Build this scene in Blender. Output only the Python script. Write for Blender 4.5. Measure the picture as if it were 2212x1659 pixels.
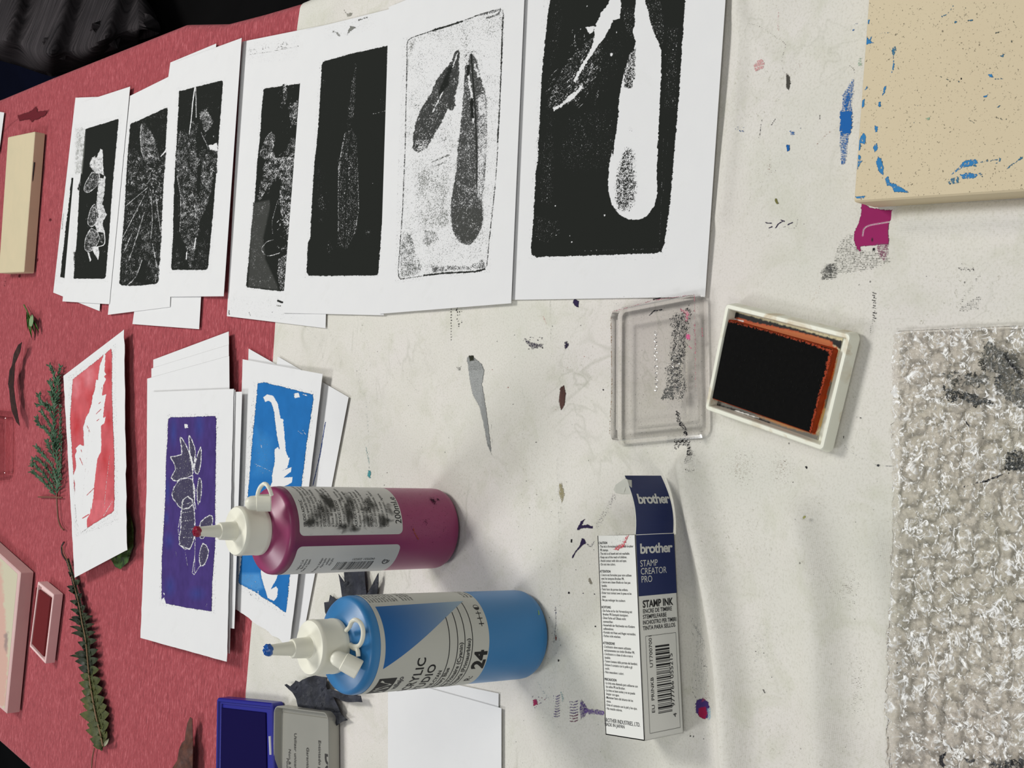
import bpy, bmesh, math, random
import numpy as np
from mathutils import Vector, Matrix

sc = bpy.context.scene
for o in list(bpy.data.objects):
    bpy.data.objects.remove(o)

# ------------------------------------------------------------------ camera
F_PX, PITCH, ROLL, CAM_H = 2541.18, 0.70000422, 0.06774709, 0.44
TZ = 0.75                                   # height of the table top
cF = np.array([0, math.cos(PITCH), -math.sin(PITCH)])
cU = np.array([0, math.sin(PITCH), math.cos(PITCH)])
cR = np.array([1.0, 0, 0])
EX = math.cos(ROLL) * -cU + math.sin(ROLL) * cR      # picture right
EY = math.sin(ROLL) * -cU - math.cos(ROLL) * cR      # picture down
cam_d = bpy.data.cameras.new('camera')
cam = bpy.data.objects.new('camera', cam_d)
sc.collection.objects.link(cam)
cam_d.sensor_width = 36
cam_d.lens = 36 * F_PX / 2212
cam_d.clip_start = 0.02
M = Matrix.Identity(4)
for i in range(3):
    M[i][0], M[i][1], M[i][2] = EX[i], -EY[i], -cF[i]
M[0][3], M[1][3], M[2][3] = 0, 0, TZ + CAM_H
cam.matrix_world = M
sc.camera = cam

# ------------------------------------------------------------------ light
sc.view_settings.view_transform = 'Standard'
sc.view_settings.look = 'None'
sc.view_settings.gamma = 1
sc.view_settings.use_curve_mapping = False
sc.view_settings.exposure = -0.30
world = bpy.data.worlds.new('room_light')
sc.world = world
world.use_nodes = True
bg = world.node_tree.nodes['Background']
bg.inputs[0].default_value = (0.90, 0.95, 1.0, 1)
bg.inputs[1].default_value = 0.30


def area(name, loc, target, sx, sy, power, col=(1, 1, 1)):
    d = bpy.data.lights.new(name, 'AREA')
    d.shape = 'RECTANGLE'
    d.size, d.size_y, d.energy, d.color = sx, sy, power, col
    o = bpy.data.objects.new(name, d)
    sc.collection.objects.link(o)
    o.location = loc
    o.rotation_euler = (Vector(target) - Vector(loc)).to_track_quat('-Z', 'Y').to_euler()
    return o


area('ceiling_panel_a', (0.62, 1.45, TZ + 1.7), (0.05, 0.5, TZ), 0.5, 0.5, 27, (1, 0.985, 0.95))
area('added_panel_b', (-1.15, 1.7, TZ + 1.7), (0, 0.5, TZ), 0.5, 0.5, 17, (0.98, 0.985, 1.0))  # unseen light added for glints on the plastic and softer shadows
area('ceiling_panel_c', (-0.85, -0.8, TZ + 1.7), (0, 0.5, TZ), 0.5, 0.5, 9, (1, 0.98, 0.95))
area('added_panel_d', (0.95, -0.55, TZ + 1.7), (0, 0.5, TZ), 0.5, 0.5, 6, (1, 0.98, 0.95))  # another added light, out of view, for more glints


# ------------------------------------------------------------------ helpers
def W(px, py, z=0.0):
    """photo pixel -> point on the plane z metres above the table top"""
    px = np.asarray(px, float); py = np.asarray(py, float); z = np.asarray(z, float)
    dx = cF[0] * F_PX + EX[0] * (px - 1106) + EY[0] * (py - 829.5)
    dy = cF[1] * F_PX + EX[1] * (px - 1106) + EY[1] * (py - 829.5)
    dz = cF[2] * F_PX + EX[2] * (px - 1106) + EY[2] * (py - 829.5)
    t = (CAM_H - z) / -dz
    return np.stack([dx * t, dy * t, np.broadcast_to(z + TZ, (dx * t).shape)], -1)


def PX(P):
    d = np.asarray(P, float) - np.array([0, 0, TZ + CAM_H])
    k = d @ cF
    return 1106 + F_PX * (d @ EX) / k, 829.5 + F_PX * (d @ EY) / k


CROPS = dict(A=(0, 0, 3.95), B=(0, 400, 3.95), C=(0, 680, 3.95), D=(0, 1080, 3.95), E=(300, 1239, 3.95),
             F=(400, 900, 3.95), P=(100, 60, 5.267), Q=(100, 340, 4.367), R=(440, 0, 4.367), S=(440, 340, 4.367),
             T=(820, 0, 4.88), V=(820, 320, 4.367), X=(1080, 0, 4.254), Y=(1080, 300, 4.254),
             G=(560, 1000, 3.16), K=(1250, 600, 3.4), L=(1560, 0, 3.393), N=(1560, 400, 3.393),
             O=(1660, 800, 4.007), U=(1560, 1170, 3.393), H=(1200, 1000, 5.53), J=(1200, 1300, 5.53))


def cp(k, *v):
    """measured points -> photo pixels"""
    x0, y0, s = CROPS[k]
    return [(x0 + v[i] / s, y0 + v[i + 1] / s) for i in range(0, len(v), 2)]


def lin(r, g, b, k=1.1):
    def f(c):
        c /= 255.0
        return c / 12.92 if c <= 0.04045 else ((c + 0.055) / 1.055) ** 2.4
    return tuple(min(0.93, f(c) * k) for c in (r, g, b))


def hash2(ix, iy, s):
    h = (ix.astype(np.int64) * 374761393 + iy.astype(np.int64) * 668265263 + s * 974711) & 0xffffffff
    h = ((h ^ (h >> 13)) * 1274126177) & 0xffffffff
    return ((h ^ (h >> 16)) & 0xffff) / 65535.0


def vnoise(x, y, sc_=8.0, seed=0, octs=2):
    out = 0; amp = 1; tot = 0
    for k in range(octs):
        X = x / sc_ * 2 ** k; Y = y / sc_ * 2 ** k
        ix = np.floor(X); iy = np.floor(Y); fx = X - ix; fy = Y - iy
        fx = fx * fx * (3 - 2 * fx); fy = fy * fy * (3 - 2 * fy)
        a = hash2(ix, iy, seed + k); b = hash2(ix + 1, iy, seed + k)
        c = hash2(ix, iy + 1, seed + k); d = hash2(ix + 1, iy + 1, seed + k)
        out = out + amp * ((a * (1 - fx) + b * fx) * (1 - fy) + (c * (1 - fx) + d * fx) * fy)
        tot += amp; amp *= 0.5
    return out / tot


def seg_dist(x, y, a, b):
    ax, ay = a; bx, by = b
    vx, vy = bx - ax, by - ay
    L2 = vx * vx + vy * vy + 1e-12
    t = np.clip(((x - ax) * vx + (y - ay) * vy) / L2, 0, 1)
    return np.hypot(x - ax - t * vx, y - ay - t * vy), t


def poly_sd(x, y, pts):
    d = np.full(x.shape, 1e9); ins = np.zeros(x.shape, bool)
    n = len(pts)
    for i in range(n):
        a = pts[i]; b = pts[(i + 1) % n]
        d = np.minimum(d, seg_dist(x, y, a, b)[0])
        c = ((a[1] > y) != (b[1] > y))
        if a[1] != b[1]:
            xi = (b[0] - a[0]) * (y - a[1]) / (b[1] - a[1]) + a[0]
            ins ^= c & (x < xi)
    return np.where(ins, -d, d)


def smooth(pts, n=4, closed=False):
    """Catmull-Rom resampling"""
    P = [np.array(p, float) for p in pts]
    out = []
    m = len(P)
    rng = range(m if closed else m - 1)
    for i in rng:
        p1, p2 = P[i], P[(i + 1) % m]
        p0 = P[i - 1] if (closed or i > 0) else p1
        p3 = P[(i + 2) % m] if (closed or i + 2 < m) else p2
        for k in range(n):
            t = k / n
            out.append(0.5 * (2 * p1 + (p2 - p0) * t + (2 * p0 - 5 * p1 + 4 * p2 - p3) * t * t + (3 * p1 - p0 - 3 * p2 + p3) * t ** 3))
    if not closed:
        out.append(P[-1])
    return [tuple(p) for p in out]


class Paint:
    """ink coverage and colour over points given in traced coordinates"""
    def __init__(s, x, y, rgb=(0, 0, 0), a=0.0):
        s.x, s.y = x, y
        s.rgb = np.tile(np.array(rgb, float), (len(x), 1)); s.a = np.full(len(x), float(a))

    def _mix(s, idx, w, rgb, a):
        if a is not None:
            s.a[idx] = s.a[idx] * (1 - w) + a * w
        if rgb is not None:
            s.rgb[idx] = s.rgb[idx] * (1 - w[:, None]) + np.array(rgb) * w[:, None]

    def poly(s, pts, a=None, rgb=None, f=1.2, jag=0.0, js=4, sm=0, op=1.0, seed=1):
        if sm: pts = smooth(pts, sm, True)
        xs = [p[0] for p in pts]; ys = [p[1] for p in pts]; m = f + jag + 2
        idx = np.where((s.x > min(xs) - m) & (s.x < max(xs) + m) & (s.y > min(ys) - m) & (s.y < max(ys) + m))[0]
        if not len(idx): return
        sd = poly_sd(s.x[idx], s.y[idx], pts)
        if jag: sd = sd + jag * 2 * (vnoise(s.x[idx], s.y[idx], js, seed) - 0.5)
        s._mix(idx, np.clip(0.5 - sd / f, 0, 1) * op, rgb, a)

    def line(s, pts, w, a=None, rgb=None, f=1.0, w1=None, sm=0, op=1.0, jag=0.0, js=4, seed=2):
        if sm: pts = smooth(pts, sm)
        w1 = w if w1 is None else w1
        xs = [p[0] for p in pts]; ys = [p[1] for p in pts]; m = max(w, w1) + f + jag + 2
        idx = np.where((s.x > min(xs) - m) & (s.x < max(xs) + m) & (s.y > min(ys) - m) & (s.y < max(ys) + m))[0]
        if not len(idx): return
        X, Y = s.x[idx], s.y[idx]
        n = len(pts) - 1; best = np.full(len(idx), 1e9)
        for i in range(n):
            d, t = seg_dist(X, Y, pts[i], pts[i + 1])
            g = (i + t) / n
            best = np.minimum(best, d - (w + (w1 - w) * g) / 2)
        if jag: best = best + jag * 2 * (vnoise(X, Y, js, seed) - 0.5)
        s._mix(idx, np.clip(0.5 - best / f, 0, 1) * op, rgb, a)

    def blob(s, c, rx, ry, a=None, rgb=None, op=1.0, soft=1.0, jag=0.0, js=5, seed=3, rot=0.0):
        R = max(rx, ry) * 1.6 + 3
        idx = np.where((np.abs(s.x - c[0]) < R) & (np.abs(s.y - c[1]) < R))[0]
        if not len(idx): return
        dx = s.x[idx] - c[0]; dy = s.y[idx] - c[1]
        ca, sa = math.cos(rot), math.sin(rot)
        r = np.hypot((dx * ca + dy * sa) / rx, (-dx * sa + dy * ca) / ry)
        if jag: r = r + jag * 2 * (vnoise(s.x[idx], s.y[idx], js, seed) - 0.5)
        s._mix(idx, np.clip((1 - r) / soft, 0, 1) * op, rgb, a)

    def mottle(s, amp, scale, seed=5, lo=.12, hi=1.04, stretch=1.0):
        w = ((s.a > lo) & (s.a < hi)).astype(float)
        n = vnoise(s.x * stretch, s.y, scale, seed, 2) - 0.5
        s.a = np.where(w > 0, np.minimum(s.a + n * 2 * amp, 1.04), s.a)

    def tex(s, amp, scale, seed=5, region=None, octs=2, ax=1.0, ay=1.0):
        n = (vnoise(s.x * ax, s.y * ay, scale, seed, octs) - 0.5) * 2 * amp
        if region is not None: n = n * region
        s.a = s.a + n


# ------------------------------------------------------------------ node helpers
class Mat:
    def __init__(s, name):
        s.m = bpy.data.materials.new(name); s.m.use_nodes = True
        s.nt = s.m.node_tree; s.N = s.nt.nodes; s.L = s.nt.links
        s.b = s.N['Principled BSDF']; s.out = s.N['Material Output']

    def n(s, t, **kw):
        n = s.N.new(t)
        for k, v in kw.items():
            if k.startswith('i_'):
                key = k[2:].replace('_', ' ')
                n.inputs[int(key) if key.isdigit() else key].default_value = v
            else:
                setattr(n, k, v)
        return n

    def l(s, a, b): s.L.new(a, b)

    def coords(s, scale=(1, 1, 1), kind='Object'):
        tc = s.n('ShaderNodeTexCoord'); mp = s.n('ShaderNodeMapping')
        mp.inputs['Scale'].default_value = scale
        s.l(tc.outputs[kind], mp.inputs['Vector'])
        return mp.outputs['Vector']

    def noise(s, scale, detail=3, rough=0.55, dist=0.0, vec=None):
        n = s.n('ShaderNodeTexNoise')
        n.inputs['Scale'].default_value = scale; n.inputs['Detail'].default_value = detail
        n.inputs['Roughness'].default_value = rough; n.inputs['Distortion'].default_value = dist
        s.l(vec if vec is not None else s.coords(), n.inputs['Vector'])
        return n.outputs['Fac']

    def ramp(s, fac, stops):
        r = s.n('ShaderNodeValToRGB'); e = r.color_ramp.elements
        while len(e) > 1: e.remove(e[-1])
        e[0].position = stops[0][0]; e[0].color = (*stops[0][1], 1)
        for p, c in stops[1:]:
            k = e.new(p); k.color = (*c, 1)
        s.l(fac, r.inputs[0]); return r.outputs[0]

    def mix(s, fac, a, b, mode='MIX'):
        m = s.n('ShaderNodeMix', data_type='RGBA', blend_type=mode)
        for sock, v in ((m.inputs[0], fac), (m.inputs[6], a), (m.inputs[7], b)):
            if isinstance(v, (int, float)): sock.default_value = v
            elif isinstance(v, tuple): sock.default_value = (*v, 1)
            else: s.l(v, sock)
        return m.outputs[2]

    def math(s, op, a, b=None, c=None, clamp=False):
        m = s.n('ShaderNodeMath', operation=op, use_clamp=clamp)
        for i, v in enumerate((a, b, c)):
            if v is None: continue
            if isinstance(v, (int, float)): m.inputs[i].default_value = v
            else: s.l(v, m.inputs[i])
        return m.outputs[0]

    def bump(s, h, strength=0.3, dist=0.001):
        b = s.n('ShaderNodeBump'); b.inputs['Strength'].default_value = strength
        b.inputs['Distance'].default_value = dist
        s.l(h, b.inputs['Height']); s.l(b.outputs[0], s.b.inputs['Normal']); return b

    def set(s, **kw):
        for k, v in kw.items():
            key = {'color': 'Base Color', 'rough': 'Roughness', 'metal': 'Metallic', 'spec': 'Specular IOR Level',
                   'coat': 'Coat Weight', 'trans': 'Transmission Weight', 'sss': 'Subsurface Weight', 'alpha': 'Alpha',
                   'sheen': 'Sheen Weight'}[k]
            i = s.b.inputs[key]
            if isinstance(v, (int, float)): i.default_value = v
            elif isinstance(v, tuple): i.default_value = (*v, 1)
            else: s.l(v, i)
        return s


def plain(name, col, rough=0.6, spec=0.5, var=0.06, scale=60, **kw):
    m = Mat(name)
    n = m.noise(scale, 4)
    m.set(color=m.mix(n, tuple(c * (1 - var) for c in col), tuple(min(1, c * (1 + var)) for c in col)), rough=rough, spec=spec, **kw)
    return m.m


def overlay(name, scale=1300, k=5.0, weave=0.0, dist=0.0, stretch=(1, 1, 1), rough=0.7, spec=0.12, lo=0.32, hi=0.68, bump=0.0):
    """paint or ink lying on a surface: colour from the 'paint' attribute, coverage broken up by grain"""
    m = Mat(name)
    at = m.n('ShaderNodeAttribute', attribute_name='paint')
    nz = m.noise(scale, 3, 0.6, dist, m.coords(stretch, 'Object'))
    mr = m.n('ShaderNodeMapRange', clamp=True)
    mr.inputs['From Min'].default_value = lo; mr.inputs['From Max'].default_value = hi
    m.l(nz, mr.inputs[0]); g = mr.outputs[0]
    if weave:
        v = m.coords((1, 1, 1))
        wv = []
        for d in ('X', 'Y'):
            w = m.n('ShaderNodeTexWave', bands_direction=d)
            w.inputs['Scale'].default_value = 420; w.inputs['Distortion'].default_value = 1.2
            w.inputs['Detail'].default_value = 1; w.inputs['Detail Scale'].default_value = 30
            m.l(v, w.inputs['Vector']); wv.append(w.outputs['Fac'])
        wmax = m.math('MINIMUM', wv[0], wv[1])
        g = m.math('ADD', m.math('MULTIPLY', g, 1 - weave), m.math('MULTIPLY', m.math('SUBTRACT', 1.0, wmax), weave))
    mask = m.math('ADD', m.math('MULTIPLY', m.math('SUBTRACT', at.outputs['Alpha'], g), k), 0.5, clamp=True)
    m.set(color=at.outputs['Color'], rough=rough, spec=spec)
    if bump: m.bump(nz, bump, 0.0005)
    tr = m.n('ShaderNodeBsdfTransparent'); mx = m.n('ShaderNodeMixShader')
    m.l(mask, mx.inputs[0]); m.l(tr.outputs[0], mx.inputs[1]); m.l(m.b.outputs[0], mx.inputs[2])
    m.l(mx.outputs[0], m.out.inputs[0])
    return m.m


def clear_plastic(name, tint=(0.93, 0.92, 0.90), rough=0.06, gl=1.0, base=0.05, crease_glints=False):
    m = Mat(name)
    m.N.remove(m.b)
    tr = m.n('ShaderNodeBsdfTransparent'); tr.inputs[0].default_value = (*tint, 1)
    g = m.n('ShaderNodeBsdfGlossy'); g.inputs['Roughness'].default_value = rough
    g.inputs['Color'].default_value = (1, 1, 1, 1)
    fr = m.n('ShaderNodeFresnel'); fr.inputs[0].default_value = 1.45
    if crease_glints:
        b = m.n('ShaderNodeBump'); b.inputs['Strength'].default_value = .8; b.inputs['Distance'].default_value = 0.0012
        m.l(m.noise(520, 3, 0.6, 1.0), b.inputs['Height']); m.l(b.outputs[0], g.inputs['Normal'])
    f = m.math('ADD', m.math('MULTIPLY', fr.outputs[0], gl), base, clamp=True)
    mx = m.n('ShaderNodeMixShader'); m.l(f, mx.inputs[0])
    m.l(tr.outputs[0], mx.inputs[1]); m.l(g.outputs[0], mx.inputs[2])
    last = mx.outputs[0]
    if crease_glints:
        # the film's glints painted as white along thin creases
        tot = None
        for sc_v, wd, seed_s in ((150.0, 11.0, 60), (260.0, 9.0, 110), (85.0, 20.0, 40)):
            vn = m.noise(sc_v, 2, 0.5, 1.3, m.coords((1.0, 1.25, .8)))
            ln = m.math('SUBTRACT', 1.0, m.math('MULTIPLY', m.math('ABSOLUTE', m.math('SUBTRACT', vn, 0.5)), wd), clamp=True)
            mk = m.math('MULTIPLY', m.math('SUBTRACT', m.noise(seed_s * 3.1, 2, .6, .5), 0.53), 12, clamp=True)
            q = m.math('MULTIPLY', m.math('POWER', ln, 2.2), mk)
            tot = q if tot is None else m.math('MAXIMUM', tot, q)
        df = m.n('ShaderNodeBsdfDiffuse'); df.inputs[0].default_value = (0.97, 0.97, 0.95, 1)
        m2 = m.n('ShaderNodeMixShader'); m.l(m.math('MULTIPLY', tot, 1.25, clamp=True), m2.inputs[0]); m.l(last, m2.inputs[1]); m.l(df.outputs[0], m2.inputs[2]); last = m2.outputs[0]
    m.l(last, m.out.inputs[0])
    return m.m


# ------------------------------------------------------------------ object helpers
def tag(o, label=None, cat=None, group=None, kind=None):
    if label: o['label'] = label
    if cat: o['category'] = cat
    if group: o['group'] = group
    if kind: o['kind'] = kind
    return o


def mesh_obj(name, verts, faces, mats, parent=None, smooth_=False, fmat=None, paint=None, origin=None, edges=()):
    """verts in world coordinates; the object's origin goes to the base centre of its own shape"""
    V = np.asarray(verts, float).reshape(-1, 3)
    if parent is not None:
        o0 = np.array(parent['_o'])
    else:
        o0 = np.array(origin, float) if origin is not None else np.array([(V[:, 0].min() + V[:, 0].max()) / 2, (V[:, 1].min() + V[:, 1].max()) / 2, V[:, 2].min()])
    me = bpy.data.meshes.new(name)
    V2 = V - o0
    if isinstance(faces, np.ndarray):
        nf, k = faces.shape
        me.vertices.add(len(V2)); me.vertices.foreach_set('co', V2.astype(np.float32).ravel())
        me.loops.add(nf * k); me.loops.foreach_set('vertex_index', faces.astype(np.int32).ravel())
        me.polygons.add(nf)
        me.polygons.foreach_set('loop_start', (np.arange(nf) * k).astype(np.int32))
        me.update(calc_edges=True)
    else:
        me.from_pydata([tuple(v) for v in V2], list(edges), faces)
    me.validate()
    if not isinstance(mats, (list, tuple)): mats = [mats]
    for m in mats: me.materials.append(m)
    if fmat is not None: me.polygons.foreach_set('material_index', np.asarray(fmat, dtype=np.int32))
    if smooth_:
        me.polygons.foreach_set('use_smooth', np.ones(len(me.polygons), bool))
        if len(V) < 20000: me.set_sharp_from_angle(angle=0.62)
    if paint is not None:
        at = me.color_attributes.new('paint', 'FLOAT_COLOR', 'POINT')
        at.data.foreach_set('color', np.asarray(paint, np.float32).ravel())
    o = bpy.data.objects.new(name, me)
    sc.collection.objects.link(o)
    if parent is not None: o.parent = parent
    else: o.location = o0
    o['_o'] = list(map(float, o0))
    return o


def thing(name, loc, label, cat, group=None):
    o = bpy.data.objects.new(name, None)
    sc.collection.objects.link(o)
    o.location = loc; o.empty_display_size = 0.02
    o['_o'] = list(map(float, loc))
    return tag(o, label, cat, group)


def grid_faces(nu, nv, off=0):
    i = np.arange(nu - 1)[:, None] * nv + np.arange(nv - 1)[None, :]
    i = i.ravel() + off
    return np.stack([i, i + nv, i + nv + 1, i + 1], 1)


def bil(c, U_, V_):
    """c: 4 corner pixels in order; u runs c0->c1, v runs c0->c3"""
    c = [np.array(p, float) for p in c]
    return (c[0][None] * ((1 - U_) * (1 - V_))[:, None] + c[1][None] * (U_ * (1 - V_))[:, None]
            + c[2][None] * (U_ * V_)[:, None] + c[3][None] * ((1 - U_) * V_)[:, None])


def add_bevel(o, w, seg=2, ang=0.6):
    m = o.modifiers.new('bevel', 'BEVEL'); m.width = w; m.segments = seg; m.limit_method = 'ANGLE'; m.angle_limit = ang
    return o


def tube_mesh(pts, rad, n=8, closed_ends=True):
    P = [np.array(p, float) for p in pts]
    V = []; Fc = []
    up = np.array([0.13, 0.31, 0.94])
    for i, p in enumerate(P):
        d = (P[min(i + 1, len(P) - 1)] - P[max(i - 1, 0)]); d = d / (np.linalg.norm(d) + 1e-12)
        a = np.cross(d, up)
        if np.linalg.norm(a) < 1e-3: a = np.cross(d, [1, 0, 0])
        a /= np.linalg.norm(a); b = np.cross(d, a)
        r = rad[i] if isinstance(rad, (list, tuple, np.ndarray)) else rad
        for k in range(n):
            t = 2 * math.pi * k / n
            V.append(p + r * (math.cos(t) * a + math.sin(t) * b))
    for i in range(len(P) - 1):
        for k in range(n):
            Fc.append((i * n + k, i * n + (k + 1) % n, (i + 1) * n + (k + 1) % n, (i + 1) * n + k))
    if closed_ends:
        Fc.append(tuple(range(n))[::-1]); Fc.append(tuple((len(P) - 1) * n + k for k in range(n)))
    return V, Fc


class MB:
    """collects pieces into ONE mesh"""
    def __init__(s): s.V = []; s.F = []; s.m = []
    def add(s, V, Fc, m=0):
        o = len(s.V); s.V += [tuple(map(float, v)) for v in V]
        s.F += [tuple(int(i) + o for i in f) for f in Fc]; s.m += [m] * len(Fc)
    def tube(s, pts, rad, n=8, m=0): V, Fc = tube_mesh(pts, rad, n); s.add(V, Fc, m)
    def build(s, name, mats, parent=None, smooth_=True, origin=None):
        return mesh_obj(name, s.V, s.F, mats, parent, smooth_, s.m, origin=origin)


# flat sheet traced on the table
def sheet(name, corners, z0, mat, label, lift=None, th=0.00018, jag=(0, 0, 0, 0), n=28, group=None, cat='sheet of paper', parent=None):
    """corners = 4 photo pixels; lift(u, v) = extra height; jag = raggedness in pixels of the edges v=0,u=1,v=1,u=0"""
    lift = lift or (lambda u, v: u * 0)
    g = np.linspace(0, 1, n)
    U_, V_ = [a.ravel() for a in np.meshgrid(g, g, indexing='ij')]
    p = bil(corners, U_, V_)
    sd = len(label)
    jn = (vnoise(p[:, 0], p[:, 1], 14, sd, 2) - 0.5) * 2
    ctr = p.mean(0); dirv = p - ctr
    for k, m_ in enumerate((V_ < 1e-6, U_ > 1 - 1e-6, V_ > 1 - 1e-6, U_ < 1e-6)):
        if jag[k]:
            e = np.array(corners[(k + 1) % 4]) - np.array(corners[k]); e = e / np.linalg.norm(e)
            nn = np.array([e[1], -e[0]])
            p[m_] += nn[None] * (jn[m_] * jag[k])[:, None]
    zz = z0 + lift(U_, V_)
    T = W(p[:, 0], p[:, 1], zz)
    B = T.copy(); B[:, 2] -= th
    N_ = n * n
    F1 = grid_faces(n, n); F2 = grid_faces(n, n, N_)[:, ::-1]
    ring = [i * n for i in range(n)] + [(n - 1) * n + j for j in range(1, n)] + [i * n + n - 1 for i in range(n - 2, -1, -1)] + [j for j in range(n - 2, 0, -1)]
    ring = np.array(ring); r2 = np.roll(ring, -1)
    m_r = len(ring); k_ = np.arange(m_r); o_ = 2 * N_
    F3 = np.stack([o_ + k_, o_ + m_r + k_, o_ + m_r + np.roll(k_, -1), o_ + np.roll(k_, -1)], 1)
    SR, SB = T[ring], B[ring]
    # orient upwards
    a, b, c = T[F1[0][0]], T[F1[0][1]], T[F1[0][2]]
    Fa = np.concatenate([F1, F2, F3])
    if np.cross(b - a, c - a)[2] < 0: Fa = Fa[:, ::-1]
    o = mesh_obj(name, np.concatenate([T, B, SR, SB]), Fa, mat, parent, True)
    # height as a function of photo pixel, by inverse bilinear
    C = [np.array(q, float) for q in corners]

    def zf(x, y):
        u = np.full(x.shape, .5); v = np.full(x.shape, .5)
        for _ in range(8):
            q = (C[0][:, None] * (1 - u) * (1 - v) + C[1][:, None] * u * (1 - v) + C[2][:, None] * u * v + C[3][:, None] * (1 - u) * v)
            r = q - np.stack([x, y])
            du = (C[1] - C[0])[:, None] * (1 - v) + (C[2] - C[3])[:, None] * v
            dv = (C[3] - C[0])[:, None] * (1 - u) + (C[2] - C[1])[:, None] * u
            det = du[0] * dv[1] - du[1] * dv[0]
            u = u - (r[0] * dv[1] - r[1] * dv[0]) / det
            v = v - (du[0] * r[1] - du[1] * r[0]) / det
        u = np.clip(u, -.05, 1.05); v = np.clip(v, -.05, 1.05)
        return z0 + lift(u, v)
    if parent is None:
        tag(o, label, cat, group)
    return o, zf


def patch(name, corners, zf, painter, mat, parent=None, step=1.6, dz=0.00013):
    c = [np.array(q, float) for q in corners]
    nu = int(max(np.linalg.norm(c[1] - c[0]), np.linalg.norm(c[2] - c[3])) / step) + 2
    nv = int(max(np.linalg.norm(c[3] - c[0]), np.linalg.norm(c[2] - c[1])) / step) + 2
    U_, V_ = [a.ravel() for a in np.meshgrid(np.linspace(0, 1, nu), np.linspace(0, 1, nv), indexing='ij')]
    p = bil(corners, U_, V_)
    P = W(p[:, 0], p[:, 1], zf(p[:, 0], p[:, 1]) + dz)
    pt = Paint(p[:, 0], p[:, 1]); pt.u, pt.v = U_, V_
    painter(pt)
    Fa = grid_faces(nu, nv)
    a, b, cc = P[Fa[0][0]], P[Fa[0][1]], P[Fa[0][2]]
    if np.cross(b - a, cc - a)[2] < 0: Fa = Fa[:, ::-1]
    col = np.concatenate([pt.rgb, pt.a[:, None]], 1)
    if name is None: return P, Fa, col
    return mesh_obj(name, P, Fa, mat, parent, False, paint=col)


# ================================================================== the setting
def quad_box(x0, x1, y0, y1, z0, z1):
    V = [(x0, y0, z0), (x1, y0, z0), (x1, y1, z0), (x0, y1, z0), (x0, y0, z1), (x1, y0, z1), (x1, y1, z1), (x0, y1, z1)]
    return V, [(3, 2, 1, 0), (4, 5, 6, 7), (0, 1, 5, 4), (1, 2, 6, 5), (2, 3, 7, 6), (3, 0, 4, 7)]


fm = Mat('dark_floor')
fm.set(color=fm.ramp(fm.noise(6, 5), [(0.3, (0.006, 0.006, 0.007)), (0.7, (0.012, 0.012, 0.013))]), rough=0.85, spec=0.15)
V, Fc = quad_box(-3, 3, -2.5, 5, -0.05, 0.0)
tag(mesh_obj('floor', V, Fc, fm.m), kind='structure')
wl = plain('far_wall_paint', (0.10, 0.10, 0.10), .9, .2)
V, Fc = quad_box(-3, 3, 5, 5.1, 0, 2.9); tag(mesh_obj('wall_back', V, Fc, wl), kind='structure')
V, Fc = quad_box(3, 3.1, -2.5, 5, 0, 2.9); tag(mesh_obj('wall_right', V, Fc, wl), kind='structure')

# table edge on the far right side of the picture's place, traced
EDGE = [(0, 210), (101, 167), (392, 49), (481, 47), (560, 26), (650, -1)]
EW = np.array([W(*q) for q in EDGE])
ey_, ex_ = EW[::-1, 1], EW[::-1, 0]
ey_ = np.concatenate([[-0.3, 0.6], ey_, [2.6]]); ex_ = np.concatenate([[0.285, 0.284], ex_, [0.345]])


def xedge(Y): return np.interp(Y, ey_, ex_)


wood = plain('table_board', (0.25, 0.2, 0.15), 0.5)
tb = thing('table', (-0.1, 1.0, 0), 'long table under the red and white cloths', 'table')
xa, xb = float(xedge(-0.12)) - 0.02, float(xedge(0.6)) - 0.02
V = [(-0.44, -0.12, TZ - .027), (xa, -0.12, TZ - .027), (xb, 2.4, TZ - .027), (-0.44, 2.4, TZ - .027)]
V = V + [(a, b, TZ - .0022) for a, b, c in V]
add_bevel(mesh_obj('tabletop', V, [(3, 2, 1, 0), (4, 5, 6, 7), (0, 1, 5, 4), (1, 2, 6, 5), (2, 3, 7, 6), (3, 0, 4, 7)], wood, tb), 0.003)
steel = plain('table_leg_metal', (0.08, 0.08, 0.08), 0.4)
for lx, ly in ((-0.38, 0), (0.2, 0), (-0.38, 2.3), (0.2, 2.3)):
    V, Fc = tube_mesh([(lx, ly, 0), (lx, ly, TZ - .027)], 0.018, 12)
    mesh_obj('leg', V, Fc, steel, tb, True)

# cloth relief -------------------------------------------------------
RIDGES = [([(1188, 665), (1192, 720), (1204, 860), (1204, 1000), (1212, 1200), (1206, 1500), (1190, 1700)], .0009, .0022),
          ([(1492, 1010), (1512, 1120), (1545, 1260), (1576, 1450), (1592, 1700)], .0075, .0085),
          ([(1484, 1000), (1505, 1110), (1536, 1250), (1566, 1450), (1580, 1700)], .0016, .0026),
          ([(1730, 1130), (1765, 1300), (1775, 1500), (1785, 1720)], .0068, .0105),
          ([(1890, 1180), (1912, 1350), (1930, 1720)], .0034, .009),
          ([(1585, -60), (1600, 60), (1594, 180), (1575, 330), (1560, 470)], .0022, .0040),
          ([(1600, 30), (1650, 110), (1700, 150)], .0009, .0035),
          ([(780, 690), (775, 850), (800, 1000)], .0006, .006),
          ([(900, 700), (960, 900), (1000, 1050)], .0005, .008),
          ([(1100, 900), (1130, 1010), (1180, 1120)], .0006, .004)]
RW = [(np.array([W(*q)[:2] for q in smooth(p, 4)]), h, w) for p, h, w in RIDGES]


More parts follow.
